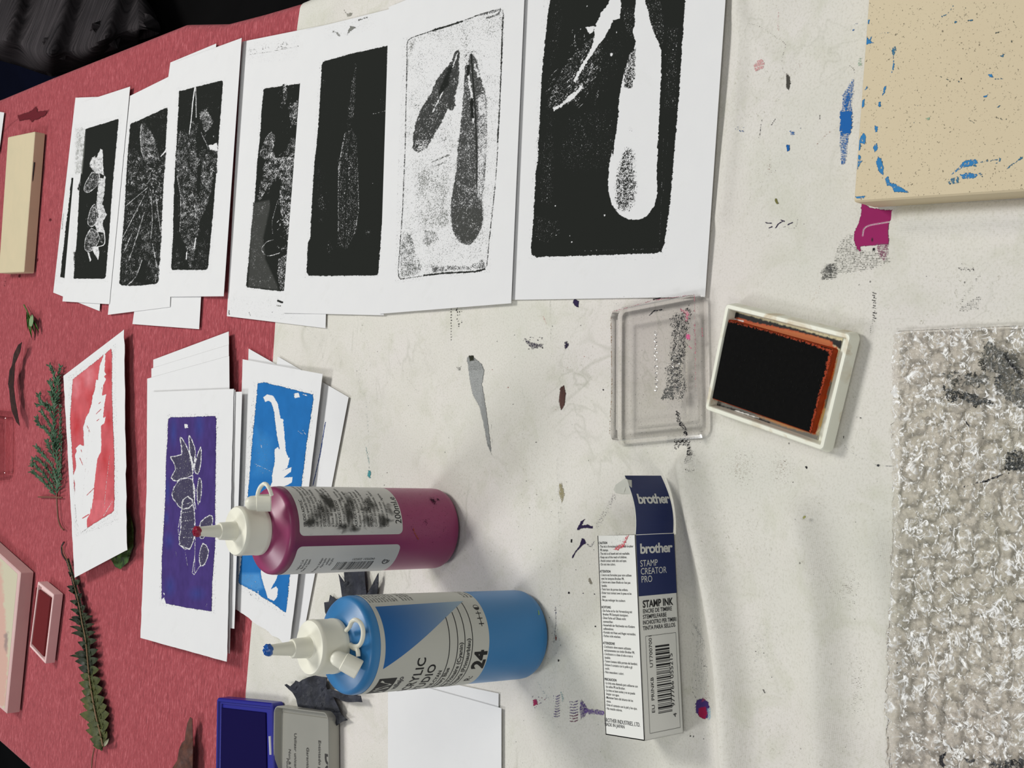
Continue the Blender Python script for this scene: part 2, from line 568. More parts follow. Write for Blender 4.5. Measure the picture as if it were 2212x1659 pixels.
def hz(X, Y):
    z = 0.0005 * (vnoise(X * 1000 + 5000, Y * 1000, 55, 3, 2) - 0.5)
    for P, h, w in RW:
        d = np.full(X.shape, 1e9)
        for i in range(len(P) - 1):
            d = np.minimum(d, seg_dist(X, Y, P[i], P[i + 1])[0])
        z = z + h * np.exp(-(d / w) ** 2)
    # doubled fold of cloth running beside the cream block
    a, b = W(1925, 474)[:2], W(2330, 452)[:2]
    d, t = seg_dist(X, Y, tuple(a), tuple(b))
    z = z + 0.0035 / (1 + np.exp((d - .0045) / .0006)) * np.clip(t * 12, 0, 1)
    return z


def czf(px, py):
    P = W(px, py)
    return hz(P[..., 0], P[..., 1])


RAD = 0.008


def wrap(X_e, a):
    """a = distance inward from the cloth's rounded edge, negative = over the edge"""
    phi = np.clip(-a / RAD, 0, math.pi / 2)
    x = np.where(a >= 0, X_e - RAD - a, X_e - RAD + RAD * np.sin(phi))
    z = -RAD * (1 - np.cos(phi)) - np.clip(-a - RAD * math.pi / 2, 0, None)
    # the opposite long edge of the table
    w = X_e + 0.4515 - RAD
    ps = np.clip((a - (w - RAD)) / RAD, 0, math.pi / 2)
    dn = np.clip(a - (w - RAD) - RAD * math.pi / 2, 0, None)
    x = np.where(ps > 0, -0.4515 + RAD - RAD * np.sin(ps), x)
    z = z - RAD * (1 - np.cos(ps)) - dn
    return x, z


def cloth(name, ylist_fn, alist, zoff, relief):
    na = len(alist); cols = []
    for a in alist:
        Y = ylist_fn(a); Xe = xedge(Y)
        x, z = wrap(Xe, np.full(Y.shape, a))
        drop = np.clip(-a - .0126, 0, None)
        x = x + drop * 0.10 * np.sin(Y * 40) + drop * 0.02
        zz = z + zoff + TZ + (relief(x, Y) * (1 if a > 0.01 else max(0, a / .01)))
        cols.append(np.stack([x, Y, zz], 1))
    return np.array(cols)


def bound_y(a):
    # white cloth's far border, traced
    pts = np.array([W(650, 2), W(642, 60), W(630, 230), W(595, 690), W(575, 1000), W(530, 1500), W(528, 1659)])
    X = float(xedge(0.8)) - RAD - max(a, 0)
    return float(np.interp(-X, -pts[:, 0], pts[:, 1]))


a_red = np.concatenate([np.linspace(-.12, -.013, 10), np.linspace(-.0126, 0, 9)[1:], np.arange(.004, .735, .006), np.arange(.736, .80, .0025), np.linspace(.805, 1.0, 12)])
yr = np.concatenate([np.arange(.73, 1.75, .005), np.arange(1.76, 2.4, .03)])
red_noise = lambda X, Y: 0.0008 * (vnoise(X * 1000 + 3000, Y * 1000, 70, 8, 2) - 0.5)
G = cloth('red', lambda a: yr, a_red, -0.0012, red_noise)
m = Mat('red_crinkled_cloth')
v1 = m.coords((150, 560, 400)); v2 = m.coords((60, 60, 60))
n1 = m.noise(1.0, 4, 0.7, 0.6, v1); n2 = m.noise(1.0, 3, 0.5, 0.2, v2); n3 = m.noise(9, 2)
base = m.ramp(n1, [(0.30, lin(112, 40, 47)), (0.44, lin(144, 54, 61)), (0.54, lin(160, 66, 73)), (0.66, lin(192, 104, 110))])
base = m.mix(m.math('MULTIPLY', n2, 0.35), base, lin(164, 70, 76))
base = m.mix(m.math('MULTIPLY', m.math('SUBTRACT', n3, 0.35), 0.8, clamp=True), base, lin(142, 48, 55))
m.set(color=base, rough=0.85, spec=0.2, sheen=0.15)
m.bump(n1, 0.6, 0.0015)
rc = mesh_obj('red_tablecloth', G.reshape(-1, 3), grid_faces(len(a_red), len(yr))[:, ::-1], m.m, None, True)
sol = rc.modifiers.new('thickness', 'SOLIDIFY'); sol.thickness = 0.0007; sol.offset = -1
tag(rc, 'crinkled red tablecloth covering the far part of the table', 'tablecloth')

# ---- dark stains on the red cloth
ink_over = overlay('ink_stain', 1500, 5, 0.0)
def st_red(p):
    d = lin(95, 30, 38)
    p.poly(cp('A', 150, 985, 260, 950, 310, 910, 320, 950, 415, 940, 385, 985, 270, 1040, 255, 1015, 160, 1030), 0.95, d, 3, 1.5)
    p.line(cp('A', 35, 1120, 90, 1060, 150, 1015), 1.2, .6, d, 1.5)
    p.blob((108, 475), 3, 4, 0.9, d, soft=.6, jag=.4)
    p.blob((80, 562), 2.5, 4, 0.9, d, soft=.6, jag=.4)
    p.blob((41, 597), 2.5, 4, 0.9, d, soft=.6, jag=.4)
    p.line([(2, 640), (8, 622), (12, 600)], 1, .6, d)

# ---- paint and ink on the white cloth
STAINS = []
def stain(x0, y0, x1, y1):
    def deco(fn):
        STAINS.append(((x0, y0, x1, y1), fn)); return fn
    return deco
BLK = lin(30, 29, 32); PUR = lin(44, 34, 66); BLU = lin(28, 92, 160); MAG = lin(142, 34, 90); GRY = lin(120, 120, 114); TEAL = lin(70, 140, 145)
OLV = lin(110, 108, 60); PNK = lin(205, 150, 150); BRN = lin(92, 66, 60)
R_ = random.Random(4)

def specks(p, x0, y0, x1, y1, n, rmin=.8, rmax=1.8, cols=(BLK,), a=1.0):
    for _ in range(n):
        c = (R_.uniform(x0, x1), R_.uniform(y0, y1)); r = R_.uniform(rmin, rmax)
        p.blob(c, r, r * R_.uniform(.6, 1.8), a, cols[R_.randrange(len(cols))], soft=.7, rot=R_.uniform(0, 3))

@stain(955, 640, 1260, 800)
def _(p):
    for k in range(13):
        p.blob((974 + (k % 2) * .8, 662 + k * 6), 1.6, 2, 1.1, BLK, soft=.6)
    specks(p, 985, 660, 998, 705, 26, .9, 1.8)
    p.poly([(1130, 728), (1150, 740), (1174, 744), (1172, 752), (1160, 750), (1150, 757), (1140, 745)], .62, PUR, 2, 2, 3)
    specks(p, 1130, 726, 1176, 758, 18, .9, 2, (PUR, BLK))
    p.blob((1223, 746), 5, 11, .9, PUR, soft=.5, jag=.5, js=3)
    p.poly([(1240, 646), (1250, 650), (1249, 664), (1242, 660), (1237, 655)], 1.1, PUR, 1.2, .8)
    for k in range(5): p.line([(1168 + k * 2, 675 + k * 3), (1176 + k, 690 + k * 3)], .9, .5, lin(200, 60, 70))
    p.line([(1188, 645), (1189, 700), (1191, 775)], 1.2, .42, GRY)

@stain(985, 750, 1085, 1000)
def _(p):
    p.poly([(1008, 772), (1018, 768), (1040, 786), (1046, 800), (1041, 830), (1048, 870), (1056, 930), (1062, 984), (1053, 962), (1044, 915), (1036, 880), (1020, 850), (1014, 815)], 1.15, lin(160, 162, 160), 1.4, .8)
    p.line([(1060, 895), (1063, 960)], 1, .6, GRY)
    p.poly([(1012, 768), (1022, 768), (1025, 778), (1015, 780)], 1.1, lin(50, 52, 40), 1.4, .8)
    p.poly([(985, 793), (996, 792), (995, 803), (988, 799)], .6, GRY, 1.5, 1)

@stain(1190, 800, 1320, 900)
def _(p):
    p.poly([(1210, 838), (1218, 832), (1222, 850), (1219, 875), (1212, 886), (1207, 866)], 1.2, BRN, 1.2, .8)
    p.line([(1214, 836), (1213, 882)], 1, 1.1, lin(40, 28, 30))
    p.blob((1303, 842), 2, 2.2, 1.2, BLK, soft=.5)
    p.line([(1306, 885), (1310, 900)], 1, .5, GRY)

@stain(745, 780, 830, 1050)
def _(p):
    p.line([(776, 795), (774, 830), (790, 860), (796, 940), (797, 1025)], 1.4, .45, TEAL, 1.5)
    p.poly([(795, 1015), (801, 1018), (800, 1034), (793, 1028)], .85, TEAL, 1.3, 1)
    p.line([(790, 965), (797, 1000)], 2, .6, TEAL)

@stain(1000, 960, 1420, 1310)
def _(p):
    specks(p, 1120, 1020, 1225, 1300, 34, .7, 1.3, (BLK, GRY))
    p.poly([(1207, 1045), (1213, 1042), (1220, 1068), (1214, 1086), (1207, 1070)], .75, lin(150, 142, 110), 2, 1)
    p.line([(1211, 1086), (1211, 1130)], 3, .35, lin(150, 142, 110), 3)
    # purple brush marks beside the box flap
    p.poly(cp('H', 720, 410, 690, 480, 640, 535, 610, 530, 660, 480, 700, 420), .95, PUR, 1.2, 1.2)
    p.line(cp('H', 700, 400, 610, 560, 540, 670, 500, 760), 12, .30, PUR, 4)
    p.poly(cp('H', 250, 790, 300, 700, 350, 670, 310, 745, 380, 735, 445, 760, 445, 785, 380, 775, 300, 785, 265, 805), 1.0, PUR, 1.2, 1)
    p.poly(cp('H', 310, 900, 340, 905, 370, 965, 330, 975, 280, 1030, 240, 1070, 220, 1110, 195, 1150, 205, 1100, 250, 1040, 290, 990), 1.1, PUR, 1.1, .8)
    p.line(cp('H', 360, 960, 420, 1000, 460, 940), 4, .5, PUR, 2)
    p.poly(cp('H', 180, 915, 200, 910, 200, 930, 190, 960, 178, 940), 1.2, BLK, 1)
    p.blob(cp('H', 157, 1552)[0], 2.8, 2.8, 1.2, BLK, soft=.4)
    p.blob(cp('H', 330, 1558)[0], 1.6, 1.6, 1.2, PUR, soft=.4)
    p.blob(cp('H', 466, 1568)[0], 1.3, 1.4, 1.2, PUR, soft=.4)
    p.poly(cp('H', 390, 1380, 410, 1370, 440, 1440, 425, 1455, 395, 1420), .9, lin(130, 125, 112), 1.2)
    specks(p, 1240, 1180, 1290, 1240, 10, .7, 1.3)
    p.line([(1203, 990), (1206, 1100), (1210, 1250), (1207, 1310)], 2.5, .33, GRY, 3)

@stain(1185, 1300, 1300, 1659)
def _(p):
    p.blob((1206, 1427), 2, 3.6, 1.2, BLK, soft=.4)
    p.blob((1286, 1353), 1.8, 2.4, 1.2, BLK, soft=.4)
    p.line([(1200, 1310), (1201, 1345), (1196, 1390)], 3, .5, lin(60, 66, 84), 2)
    p.blob((1201, 1378), 2.5, 10, 1.0, lin(120, 50, 40), soft=.8)
    p.line([(1242, 1310), (1262, 1348), (1278, 1390), (1272, 1450), (1230, 1480)], 2, .36, GRY, 3)
    specks(p, 1180, 1300, 1215, 1400, 20, .7, 1.6, (BLK, lin(60, 70, 100)))

@stain(1130, 1480, 1320, 1580)
def _(p):
    P3 = lin(92, 70, 130); RD = lin(170, 40, 90)
    p.poly([(1150, 1512), (1158, 1508), (1162, 1522), (1152, 1526)], .8, RD, 1.3, 1.2)
    specks(p, 1150, 1504, 1180, 1530, 16, .8, 1.8, (RD, P3))
    for k in range(9):
        y = 1503 + k * 5.5
        p.line([(1196, y), (1203, y + 2), (1208, y - 1)], 2.4, .72, P3, 1.2, jag=.6, js=2)
    p.line([(1212, 1495), (1216, 1508), (1215, 1515)], 3.5, .6, TEAL, 2)
    for k in range(8):
        y = 1516 + k * 6
        p.line([(1231, y), (1240, y + 1), (1248, y - 2)], 2.6, .75, P3 if k < 5 else lin(110, 40, 80), 1.2, jag=.8, js=2)
    p.poly([(1253, 1512), (1262, 1516), (1268, 1530), (1266, 1545), (1254, 1555), (1251, 1530)], .66, P3, 1.6, 2, 3)
    p.line([(1268, 1536), (1300, 1540)], 11, .66, lin(105, 75, 150), 1.5, jag=1.5, js=3)

@stain(1440, 940, 1530, 1030)
def _(p):
    p.poly([(1457, 952), (1480, 948), (1494, 965), (1497, 998), (1478, 1002), (1460, 996)], .42, BLK, 2, 2, 4)
    for k in range(14):
        x = 1460 + (k % 4) * 9; y = 952 + (k // 4) * 13
        q = [(x + 4 * math.cos(t), y + 5 * math.sin(t)) for t in (0, 1.3, 2.6, 3.9, 5)]
        p.line(q, 1.4, .95, BLK, 1)
    for k in range(9): p.line([(1463 + k * 4.4, 1013), (1465 + k * 4.4, 1016 + (k % 3))], 1.5, .9, BLK)
    p.line([(1458, 1019), (1482, 1020)], .9, .9, BLK)

@stain(1480, 1330, 1620, 1600)
def _(p):
    for k in range(9):
        o = k * 4.6
        p.line([(1480 + o, 1315 + o * .3), (1508 + o * .5, 1370 + o), (1500 + o * .9, 1430), (1492 + o * .8, 1490)], 1.6, .40 if k % 2 else .5, lin(120, 126, 128), 2)
    p.poly([(1502, 1520), (1507, 1512), (1518, 1508), (1530, 1516), (1534, 1532), (1528, 1552), (1514, 1550), (1503, 1540)], .95, lin(70, 52, 110), 1.6, 1.5, 3)
    p.poly([(1508, 1530), (1524, 1526), (1528, 1542), (1522, 1555), (1510, 1548)], 1.0, lin(150, 30, 70), 1.6, 1.5, 3)
    p.poly([(1528, 1530), (1540, 1528), (1541, 1548), (1530, 1556)], .6, lin(140, 180, 200), 1.6, 1.5, 3)
    p.blob((1537, 1530), 2, 3, 1.1, BLK, soft=.5)
    for k in range(9):
        p.line([(1516 + k * 2.2, 1516 - k), (1530 + k * 2.2, 1480), (1545 + k * 1.4, 1430)], .9, .62, lin(180, 70, 80), 1, op=.9 - k * .06)
    p.line([(1495, 1492), (1505, 1512)], 1.2, .8, PUR)
    p.poly([(1554, 1470), (1558, 1470), (1564, 1488), (1561, 1489)], .95, lin(60, 100, 150), 1.2)
    p.line([(1550, 1352), (1553, 1372)], 1, .5, PUR)
    p.line([(1494, 1366), (1498, 1372)], 1.2, 1, BLK); p.line([(1520, 1439), (1529, 1440)], 1.1, 1, BLK)
    p.blob((1491, 1590), 1.4, 2.4, 1.2, BLK, soft=.5); p.blob((1498, 1591), 1.4, 2.4, 1.2, BLK, soft=.5)

@stain(1560, 0, 1880, 400)
def _(p):
    p.poly(cp('L', 860, 830, 880, 760, 880, 690, 920, 640, 960, 560, 970, 600, 960, 700, 950, 780, 955, 830, 945, 960, 930, 985, 920, 1060, 905, 1200, 870, 1210, 860, 1060), .56, BLU, 2, 2, 3)
    p.poly(cp('L', 865, 830, 890, 815, 940, 815, 955, 850, 950, 930, 945, 970, 880, 975, 865, 930), 1.15, BLU, 1.6, 5, 3)
    p.line(cp('L', 905, 800, 930, 690), 6, .75, BLU, 2, jag=2, js=3)
    p.poly(cp('L', 470, 1062, 494, 1062, 492, 1105, 474, 1110), 1.15, BLU, 1.1)
    p.poly(cp('L', 495, 960, 530, 960, 530, 990, 500, 990), .62, BLU, 1.3, 1.5, 2); specks(p, 1722, 275, 1740, 283, 6, .8, 1.8, (BLU,), .9)
    specks(p, 1586, 274, 1610, 284, 10, .8, 1.9, (BLU,), .85)
    p.blob(cp('L', 962, 220)[0], 4, 2.2, 1.0, BLU, soft=.6, rot=-.6); specks(p, 1834, 50, 1856, 68, 7, .6, 1.2, (BLU,))
    p.poly(cp('L', 228, 480, 260, 440, 290, 430, 312, 460, 300, 505, 240, 522), .62, PNK, 1.6, 1, 3)
    p.line(cp('L', 240, 495, 310, 475), 1.2, 0, None)
    p.line(cp('L', 185, 170, 290, 200, 400, 280, 465, 330, 435, 430, 440, 500, 470, 560), 1.8, .5, lin(120, 112, 108), 2, sm=2)
    p.poly(cp('L', 470, 540, 495, 560, 500, 610, 488, 665, 468, 640), .9, lin(70, 68, 62), 2, 1.2)
    p.line(cp('L', 412, 90, 405, 180, 415, 235), 4, .42, PNK, 3)
    p.line(cp('L', 290, 880, 270, 1010), 1.1, .9, lin(40, 40, 50), 1); p.line(cp('L', 716, 840, 714, 910), .9, .8, BLK)
    p.line(cp('L', 390, 870, 360, 915), 1.2, .9, BLK); p.blob(cp('L', 1028, 124)[0], 1.6, 1.2, 1, BRN)
    p.line(cp('L', 850, 930, 770, 980, 690, 1060), 3, .42, lin(150, 100, 80), 3)
    p.blob(cp('L', 340, 1230)[0], 15, 32, .43, lin(150, 100, 85), soft=1.4, jag=.4, js=8)
    p.blob(cp('L', 220, 1480)[0], 24, 22, .36, TEAL, soft=1.5, jag=.4, js=8)
    p.blob(cp('L', 560, 480)[0], 30, 26, .30, PNK, soft=1.5, jag=.4)
    p.poly(cp('L', 1000, 430, 1025, 420, 1028, 500, 985, 480), .5, lin(120, 160, 130), 3, 2)
    p.line(cp('L', 930, 480, 960, 500, 972, 540), 1.2, .8, lin(60, 50, 45))

@stain(1600, 395, 1980, 720)
def _(p):
    p.poly(cp('N', 388, 98, 400, 100, 412, 135, 400, 140, 386, 115), 1.1, OLV, 1.1)
    for a_ in ((320, 275, 360, 280), (345, 312, 365, 305), (390, 315, 410, 285, 445, 262), (430, 255, 455, 265), (480, 290, 515, 272)):
        p.line(cp('N', *a_), 2.0, 1.1, PUR, 1)
    p.line(cp('N', 415, 320, 470, 300, 500, 322, 540, 310, 555, 235), 1.0, .7, GRY)
    p.line(cp('N', 590, 240, 600, 300), .9, .5, GRY); p.line(cp('N', 45, 218, 60, 190), 1, .8, GRY)
    p.poly(cp('N', 900, 370, 960, 360, 960, 420, 1000, 470, 1180, 500, 1240, 560, 1100, 620, 900, 650, 800, 640, 830, 480), .40, lin(90, 90, 82), 5, 3, 4)
    p.poly(cp('N', 720, 640, 760, 580, 820, 570, 850, 610, 830, 680, 730, 700), .58, lin(80, 80, 76), 5, 3, 3)
    p.blob(cp('N', 790, 610)[0], 13, 12, .78, lin(70, 70, 68), soft=1.1)
    # magenta puddle
    p.poly(cp('N', 1020, 120, 1080, 165, 1180, 182, 1285, 180, 1300, 205, 1270, 235, 1225, 260, 1215, 330, 1222, 430, 1170, 435, 1120, 440, 1010, 450, 1015, 485, 990, 470, 965, 400, 970, 340, 1000, 280, 1020, 200), 1.2, MAG, 1.3, 1.2, 2)
    p.line(cp('N', 1030, 370, 1040, 320, 1080, 295, 1160, 280, 1220, 270), 2.2, .25, lin(220, 170, 195), 2, sm=3)
    p.blob(cp('N', 1100, 400)[0], 3, 6, 1.2, lin(40, 30, 38), soft=.7); p.blob(cp('N', 1110, 468)[0], 5, 7, 1.0, BLK, soft=.8, jag=.5, js=3)
    p.poly(cp('N', 1120, 430, 1222, 430, 1215, 500, 1190, 560, 1150, 520), .55, lin(120, 60, 90), 2, 2)
    # stamped line of black letters
    for k in range(12):
        p.line([(1885 + (k % 3), 632 + k * 5.4), (1892 - (k % 2) * 3, 634 + k * 5.4)], 2.6, .8, BLK, 1.2, jag=.8, js=2)
    p.line([(1885, 690), (1880, 722)], 4, .38, GRY, 3)
    p.line(cp('N', 650, 860, 720, 740), 12, .25, lin(190, 160, 130), 10)

@stain(1980, 540, 2212, 720)
def _(p):
    for k in range(8): p.line([(2070 + k * 4.4, 578 + (k % 3)), (2073 + k * 4.4, 582 + (k % 2) * 3)], 1.8, .85, BLK, 1)
    for k in range(14):
        p.line([(2112 - k * 3.6, 598 + k * 5), (2118 - k * 3.6, 596 + k * 5)], 1.4, .55, lin(90, 88, 86), 1.2, jag=.8, js=3)
    p.poly([(2070, 665), (2110, 640), (2122, 640), (2112, 668), (2075, 676)], .38, GRY, 4, 2)
    specks(p, 2000, 560, 2200, 700, 12, .7, 1.4, (BLK, GRY))

@stain(1530, 940, 1660, 1190)
def _(p):
    p.blob((1600, 1010), 60, 60, .42, lin(168, 146, 124), soft=1.3, jag=.2, js=12)
@stain(1650, 880, 1945, 1180)
def _(p):
    p.blob((1690, 1010), 50, 56, .40, lin(168, 146, 124), soft=1.3, jag=.2, js=12)
    p.line(cp('O', 640, 630, 700, 700, 790, 750, 930, 820, 1090, 830), 1.5, .55, lin(130, 132, 138), 2, sm=3)
    p.blob(cp('O', 948, 822)[0], 4, 3, 1.1, lin(55, 57, 60), soft=.5)
    p.blob(cp('O', 795, 412)[0], 3, 1.4, 1.2, BLK, soft=.5, rot=.4)
    p.blob(cp('O', 648, 578)[0], 1.3, 5, 1.1, BLK, soft=.6)
    p.blob(cp('O', 328, 840)[0], 2.2, 4.2, 1.2, BLK, soft=.5, rot=-.3)
    p.poly(cp('O', 295, 1270, 315, 1255, 328, 1270, 300, 1290), 1.0, lin(150, 150, 90), 1.2)
    p.line(cp('O', 185, 1200, 210, 1250), 2.4, .8, PUR, 1.2, jag=.6); p.line(cp('O', 205, 1250, 240, 1305), 1.2, .9, PUR)
    specks(p, 1660, 880, 1940, 1180, 26, .6, 1.2, (BLK, GRY))

@stain(1560, 1180, 1960, 1659)
def _(p):
    GR2 = lin(150, 142, 130)
    p.blob((1830, 1270), 52, 60, .46, GR2, soft=1.3, jag=.2, js=12); p.blob((1850, 1480), 44, 130, .38, GR2, soft=1.4, jag=.2, js=12)
    p.blob((1640, 1400), 50, 120, .33, lin(160, 158, 158), soft=1.5, jag=.2, js=12)
    specks(p, 1570, 1190, 1940, 1650, 46, .6, 1.3, (BLK, GRY))
    p.line([(1648, 1490), (1652, 1497)], 2, 1, lin(60, 60, 62)); p.blob((1938, 1432), 2, 2, 1.2, BLK, soft=.5); p.blob((1962 - 2, 1650), 1.3, 3, 1.2, BLK)

@stain(600, 640, 960, 1060)
def _(p):
    for q in ([(640, 690), (690, 740), (700, 810)], [(760, 700), (790, 730), (800, 790)], [(840, 720), (870, 800), (905, 850)], [(700, 690), (730, 760), (735, 790)], [(880, 700), (930, 760), (950, 760)]):
        p.line(q, 2.0, .36, lin(150, 148, 138), 3, sm=3, jag=1, js=8)
    specks(p, 640, 700, 950, 1050, 26, .5, 1.1, (BLK, GRY))

@stain(960, 700, 1320, 1000)
def _(p):
    for q in ([(1120, 820), (1135, 880), (1125, 960)], [(1080, 930), (1120, 980), (1150, 1000)]):
        p.line(q, 2.0, .34, lin(140, 140, 130), 3, sm=3)
    specks(p, 1060, 700, 1310, 1000, 34, .5, 1.2, (BLK, GRY, lin(190, 90, 80)))

@stain(860, 1380, 1300, 1659)
def _(p):
    specks(p, 1085, 1400, 1300, 1650, 22, .5, 1.2, (BLK, GRY, PUR))
    p.line([(1160, 1470), (1172, 1492), (1186, 1510)], 2.5, .5, lin(150, 185, 200), 3)

@stain(640, 0, 860, 120)
def _(p):
    p.line(cp('R', 1320, 90, 1345, 130, 1400, 120), 1.3, .8, lin(120, 118, 105))
    p.poly(cp('R', 1345, 130, 1405, 122, 1385, 155, 1350, 160), .7, lin(140, 138, 128), 1.5, 1)
    p.line(cp('R', 1400, 195, 1560, 150, 1740, 95), 1.6, .8, lin(60, 60, 55), 1.2, jag=.8)

@stain(1300, 0 + 640, 1560, 1000)
def _(p):
    specks(p, 1330, 700, 1540, 1000, 24, .5, 1.2, (BLK, GRY))
    p.line([(1500, 700), (1503, 760)], 4, .4, lin(200, 100, 140), 4)


a_w = np.concatenate([np.linspace(-.12, -.013, 10), np.linspace(-.0126, 0, 9)[1:], np.arange(.003, .72, .003), np.arange(.7205, .775, .0025), np.linspace(.78, 1.0, 12)])
ny = 290
G = cloth('white', lambda a: np.linspace(bound_y(a), -0.12, ny), a_w, 0.0, hz)
Vw = [G.reshape(-1, 3)]; Fw = [grid_faces(len(a_w), ny)]; Cw = [np.zeros((len(Vw[0]), 4))]; Mw = [np.zeros(len(Fw[0]), int)]
off = len(Vw[0])
for (x0, y0, x1, y1), fn in STAINS:
    P, Fa, col = patch(None, [(x0, y0), (x1, y0), (x1, y1), (x0, y1)], czf, fn, None, None, 1.5, 0.00022)
    Vw.append(P); Fw.append(Fa + off); Cw.append(col); Mw.append(np.ones(len(Fa), int)); off += len(P)

m = Mat('stained_white_canvas')
vv = m.coords((1, 1, 1))
big = m.noise(9, 4, 0.6, 0.3); mid = m.noise(38, 4, 0.65, 0.5); fine = m.noise(900, 3, 0.6)
c0 = m.ramp(big, [(0.30, lin(203, 202, 191)), (0.5, lin(210, 207, 198)), (0.70, lin(213, 208, 203))])
c0 = m.mix(m.math('MULTIPLY', m.math('SUBTRACT', mid, 0.52), 3.0, clamp=True), c0, lin(190, 190, 172))
c0 = m.mix(m.math('MULTIPLY', m.math('SUBTRACT', fine, 0.49), 1.8, clamp=True), c0, lin(172, 169, 154))
# grime caught in the weave
w1 = m.n('ShaderNodeTexWave', bands_direction='X'); w2 = m.n('ShaderNodeTexWave', bands_direction='Y')
for w in (w1, w2):
    w.inputs['Scale'].default_value = 420; w.inputs['Distortion'].default_value = 1.5; w.inputs['Detail'].default_value = 1
    w.inputs['Detail Scale'].default_value = 25; m.l(vv, w.inputs['Vector'])
weave = m.math('MAXIMUM', w1.outputs['Fac'], w2.outputs['Fac'])
g1 = m.noise(14, 3, 0.6, 0.4, m.coords((1.3, 0.8, 1)))
gm = m.math('MULTIPLY', m.math('SUBTRACT', g1, 0.5), 3.2, clamp=True)
wm = m.math('MULTIPLY', m.math('SUBTRACT', weave, 0.86), 5, clamp=True)
c0 = m.mix(m.math('MULTIPLY', m.math('MULTIPLY', gm, wm), 0.7), c0, lin(140, 136, 122))
pk = m.noise(5.5, 3, 0.5, 0.6)
c0 = m.mix(m.math('MULTIPLY', m.math('SUBTRACT', pk, 0.52), 3.0, clamp=True), c0, lin(208, 200, 196))
# short fibres and dirt flecks in drifts
fb_ = m.noise(520, 4, 0.75, 1.2); dm = m.noise(17, 3, 0.6, 0.5)
c0 = m.mix(m.math('MULTIPLY', m.math('MULTIPLY', m.math('SUBTRACT', fb_, 0.60), 9, clamp=True), m.math('MULTIPLY', m.math('SUBTRACT', dm, 0.42), 4, clamp=True)), c0, lin(150, 146, 128))
# faint greenish crease veins
for sc_v, ms in ((6.0, 11.0), (13.0, 7.0)):
    vn = m.noise(sc_v, 4, 0.55, 0.9)
    ln = m.math('SUBTRACT', 1.0, m.math('MULTIPLY', m.math('ABSOLUTE', m.math('SUBTRACT', vn, 0.5)), 95), clamp=True)
    mk = m.math('MULTIPLY', m.math('SUBTRACT', m.noise(ms, 2), 0.52), 5, clamp=True)
    c0 = m.mix(m.math('MULTIPLY', m.math('MULTIPLY', ln, mk), 0.55), c0, lin(158, 158, 142))
# tiny specks and crumbs
vo = m.n('ShaderNodeTexVoronoi', feature='F1'); vo.inputs['Scale'].default_value = 95; m.l(vv, vo.inputs['Vector'])
sp = m.math('MULTIPLY', m.math('LESS_THAN', vo.outputs['Distance'], 0.045), m.math('GREATER_THAN', m.noise(33, 2), 0.56))
c0 = m.mix(m.math('MULTIPLY', sp, 0.75), c0, lin(84, 82, 76))
m.set(color=c0, rough=0.62, spec=0.35)
hgt = m.math('ADD', m.math('MULTIPLY', weave, 0.5), m.math('MULTIPLY', m.noise(140, 4, 0.6, 0.8), 1.3))
m.bump(hgt, 0.22, 0.0006)
wc = mesh_obj('paint_cloth', np.concatenate(Vw), np.concatenate(Fw)[:, ::1], [m.m, overlay('paint_stain', 1500, 5, 0.45)], None, True,
              np.concatenate(Mw), np.concatenate(Cw), origin=(0, 0.5, TZ))
tag(wc, 'white canvas cloth spotted with paint and ink, covering the near part of the table', 'tablecloth')
rs = patch('dye_spot', [(0, 210), (130, 210), (130, 620), (0, 620)], lambda x, y: x * 0 + .0004 - .0012, st_red, ink_over, rc, 1.5, 0.0004)


# ================================================================== sheets of paper and prints
pm = Mat('white_paper')
pn = pm.noise(50, 4, 0.6, 0.2); pf = pm.noise(1200, 2)
pc = pm.mix(m0 := pm.math('MULTIPLY', pn, 1.0), lin(211, 211, 211), lin(216, 216, 215))
pc = pm.mix(pm.math('MULTIPLY', pm.math('SUBTRACT', pm.noise(26, 5, 0.7, 0.6), 0.60), 2.2, clamp=True), pc, lin(200, 200, 196))
pc = pm.mix(pm.math('MULTIPLY', pm.math('SUBTRACT', pf, 0.55), 0.5, clamp=True), pc, lin(200, 200, 200))
pm.set(color=pc, rough=0.7, spec=0.25)
pm.bump(pm.noise(400, 3), 0.08, 0.0003)
PAPER = pm.m
PR = overlay('block_print_ink', 1500, 3.2, 0, 0.8, (1, 1, 1), 0.8, 0.06)
PRC = overlay('crisp_print_ink', 1700, 7, 0, 0.8, (1, 1, 1), 0.8, 0.06)
PRCOL = overlay('colour_print_ink', 900, 2.4, 0, 0.4, (1, 1, 1), 0.8, 0.06)
K = lin(33, 35, 32)
GG = 'prints and blank sheets fanned out along the far table edge'
NO = lambda u, v: u * 0


def band(lo):
    """rise towards the right-hand edge"""
    return lambda u, v: lo * np.clip((u - .55) / .45, 0, 1) ** 2


def grp(p, x0, y0, x1, y1, n, L, th, a, w=1.1, rgb=None, sp=.5, seed=1):
    r = random.Random(seed)
    for _ in range(n):
        x, y = r.uniform(x0, x1), r.uniform(y0, y1); t = th + r.uniform(-sp, sp); l = L * r.uniform(.5, 1.3)
        p.line([(x, y), (x + l * math.cos(t), y + l * math.sin(t))], w * r.uniform(.6, 1.2), a, rgb, 1, op=.8)


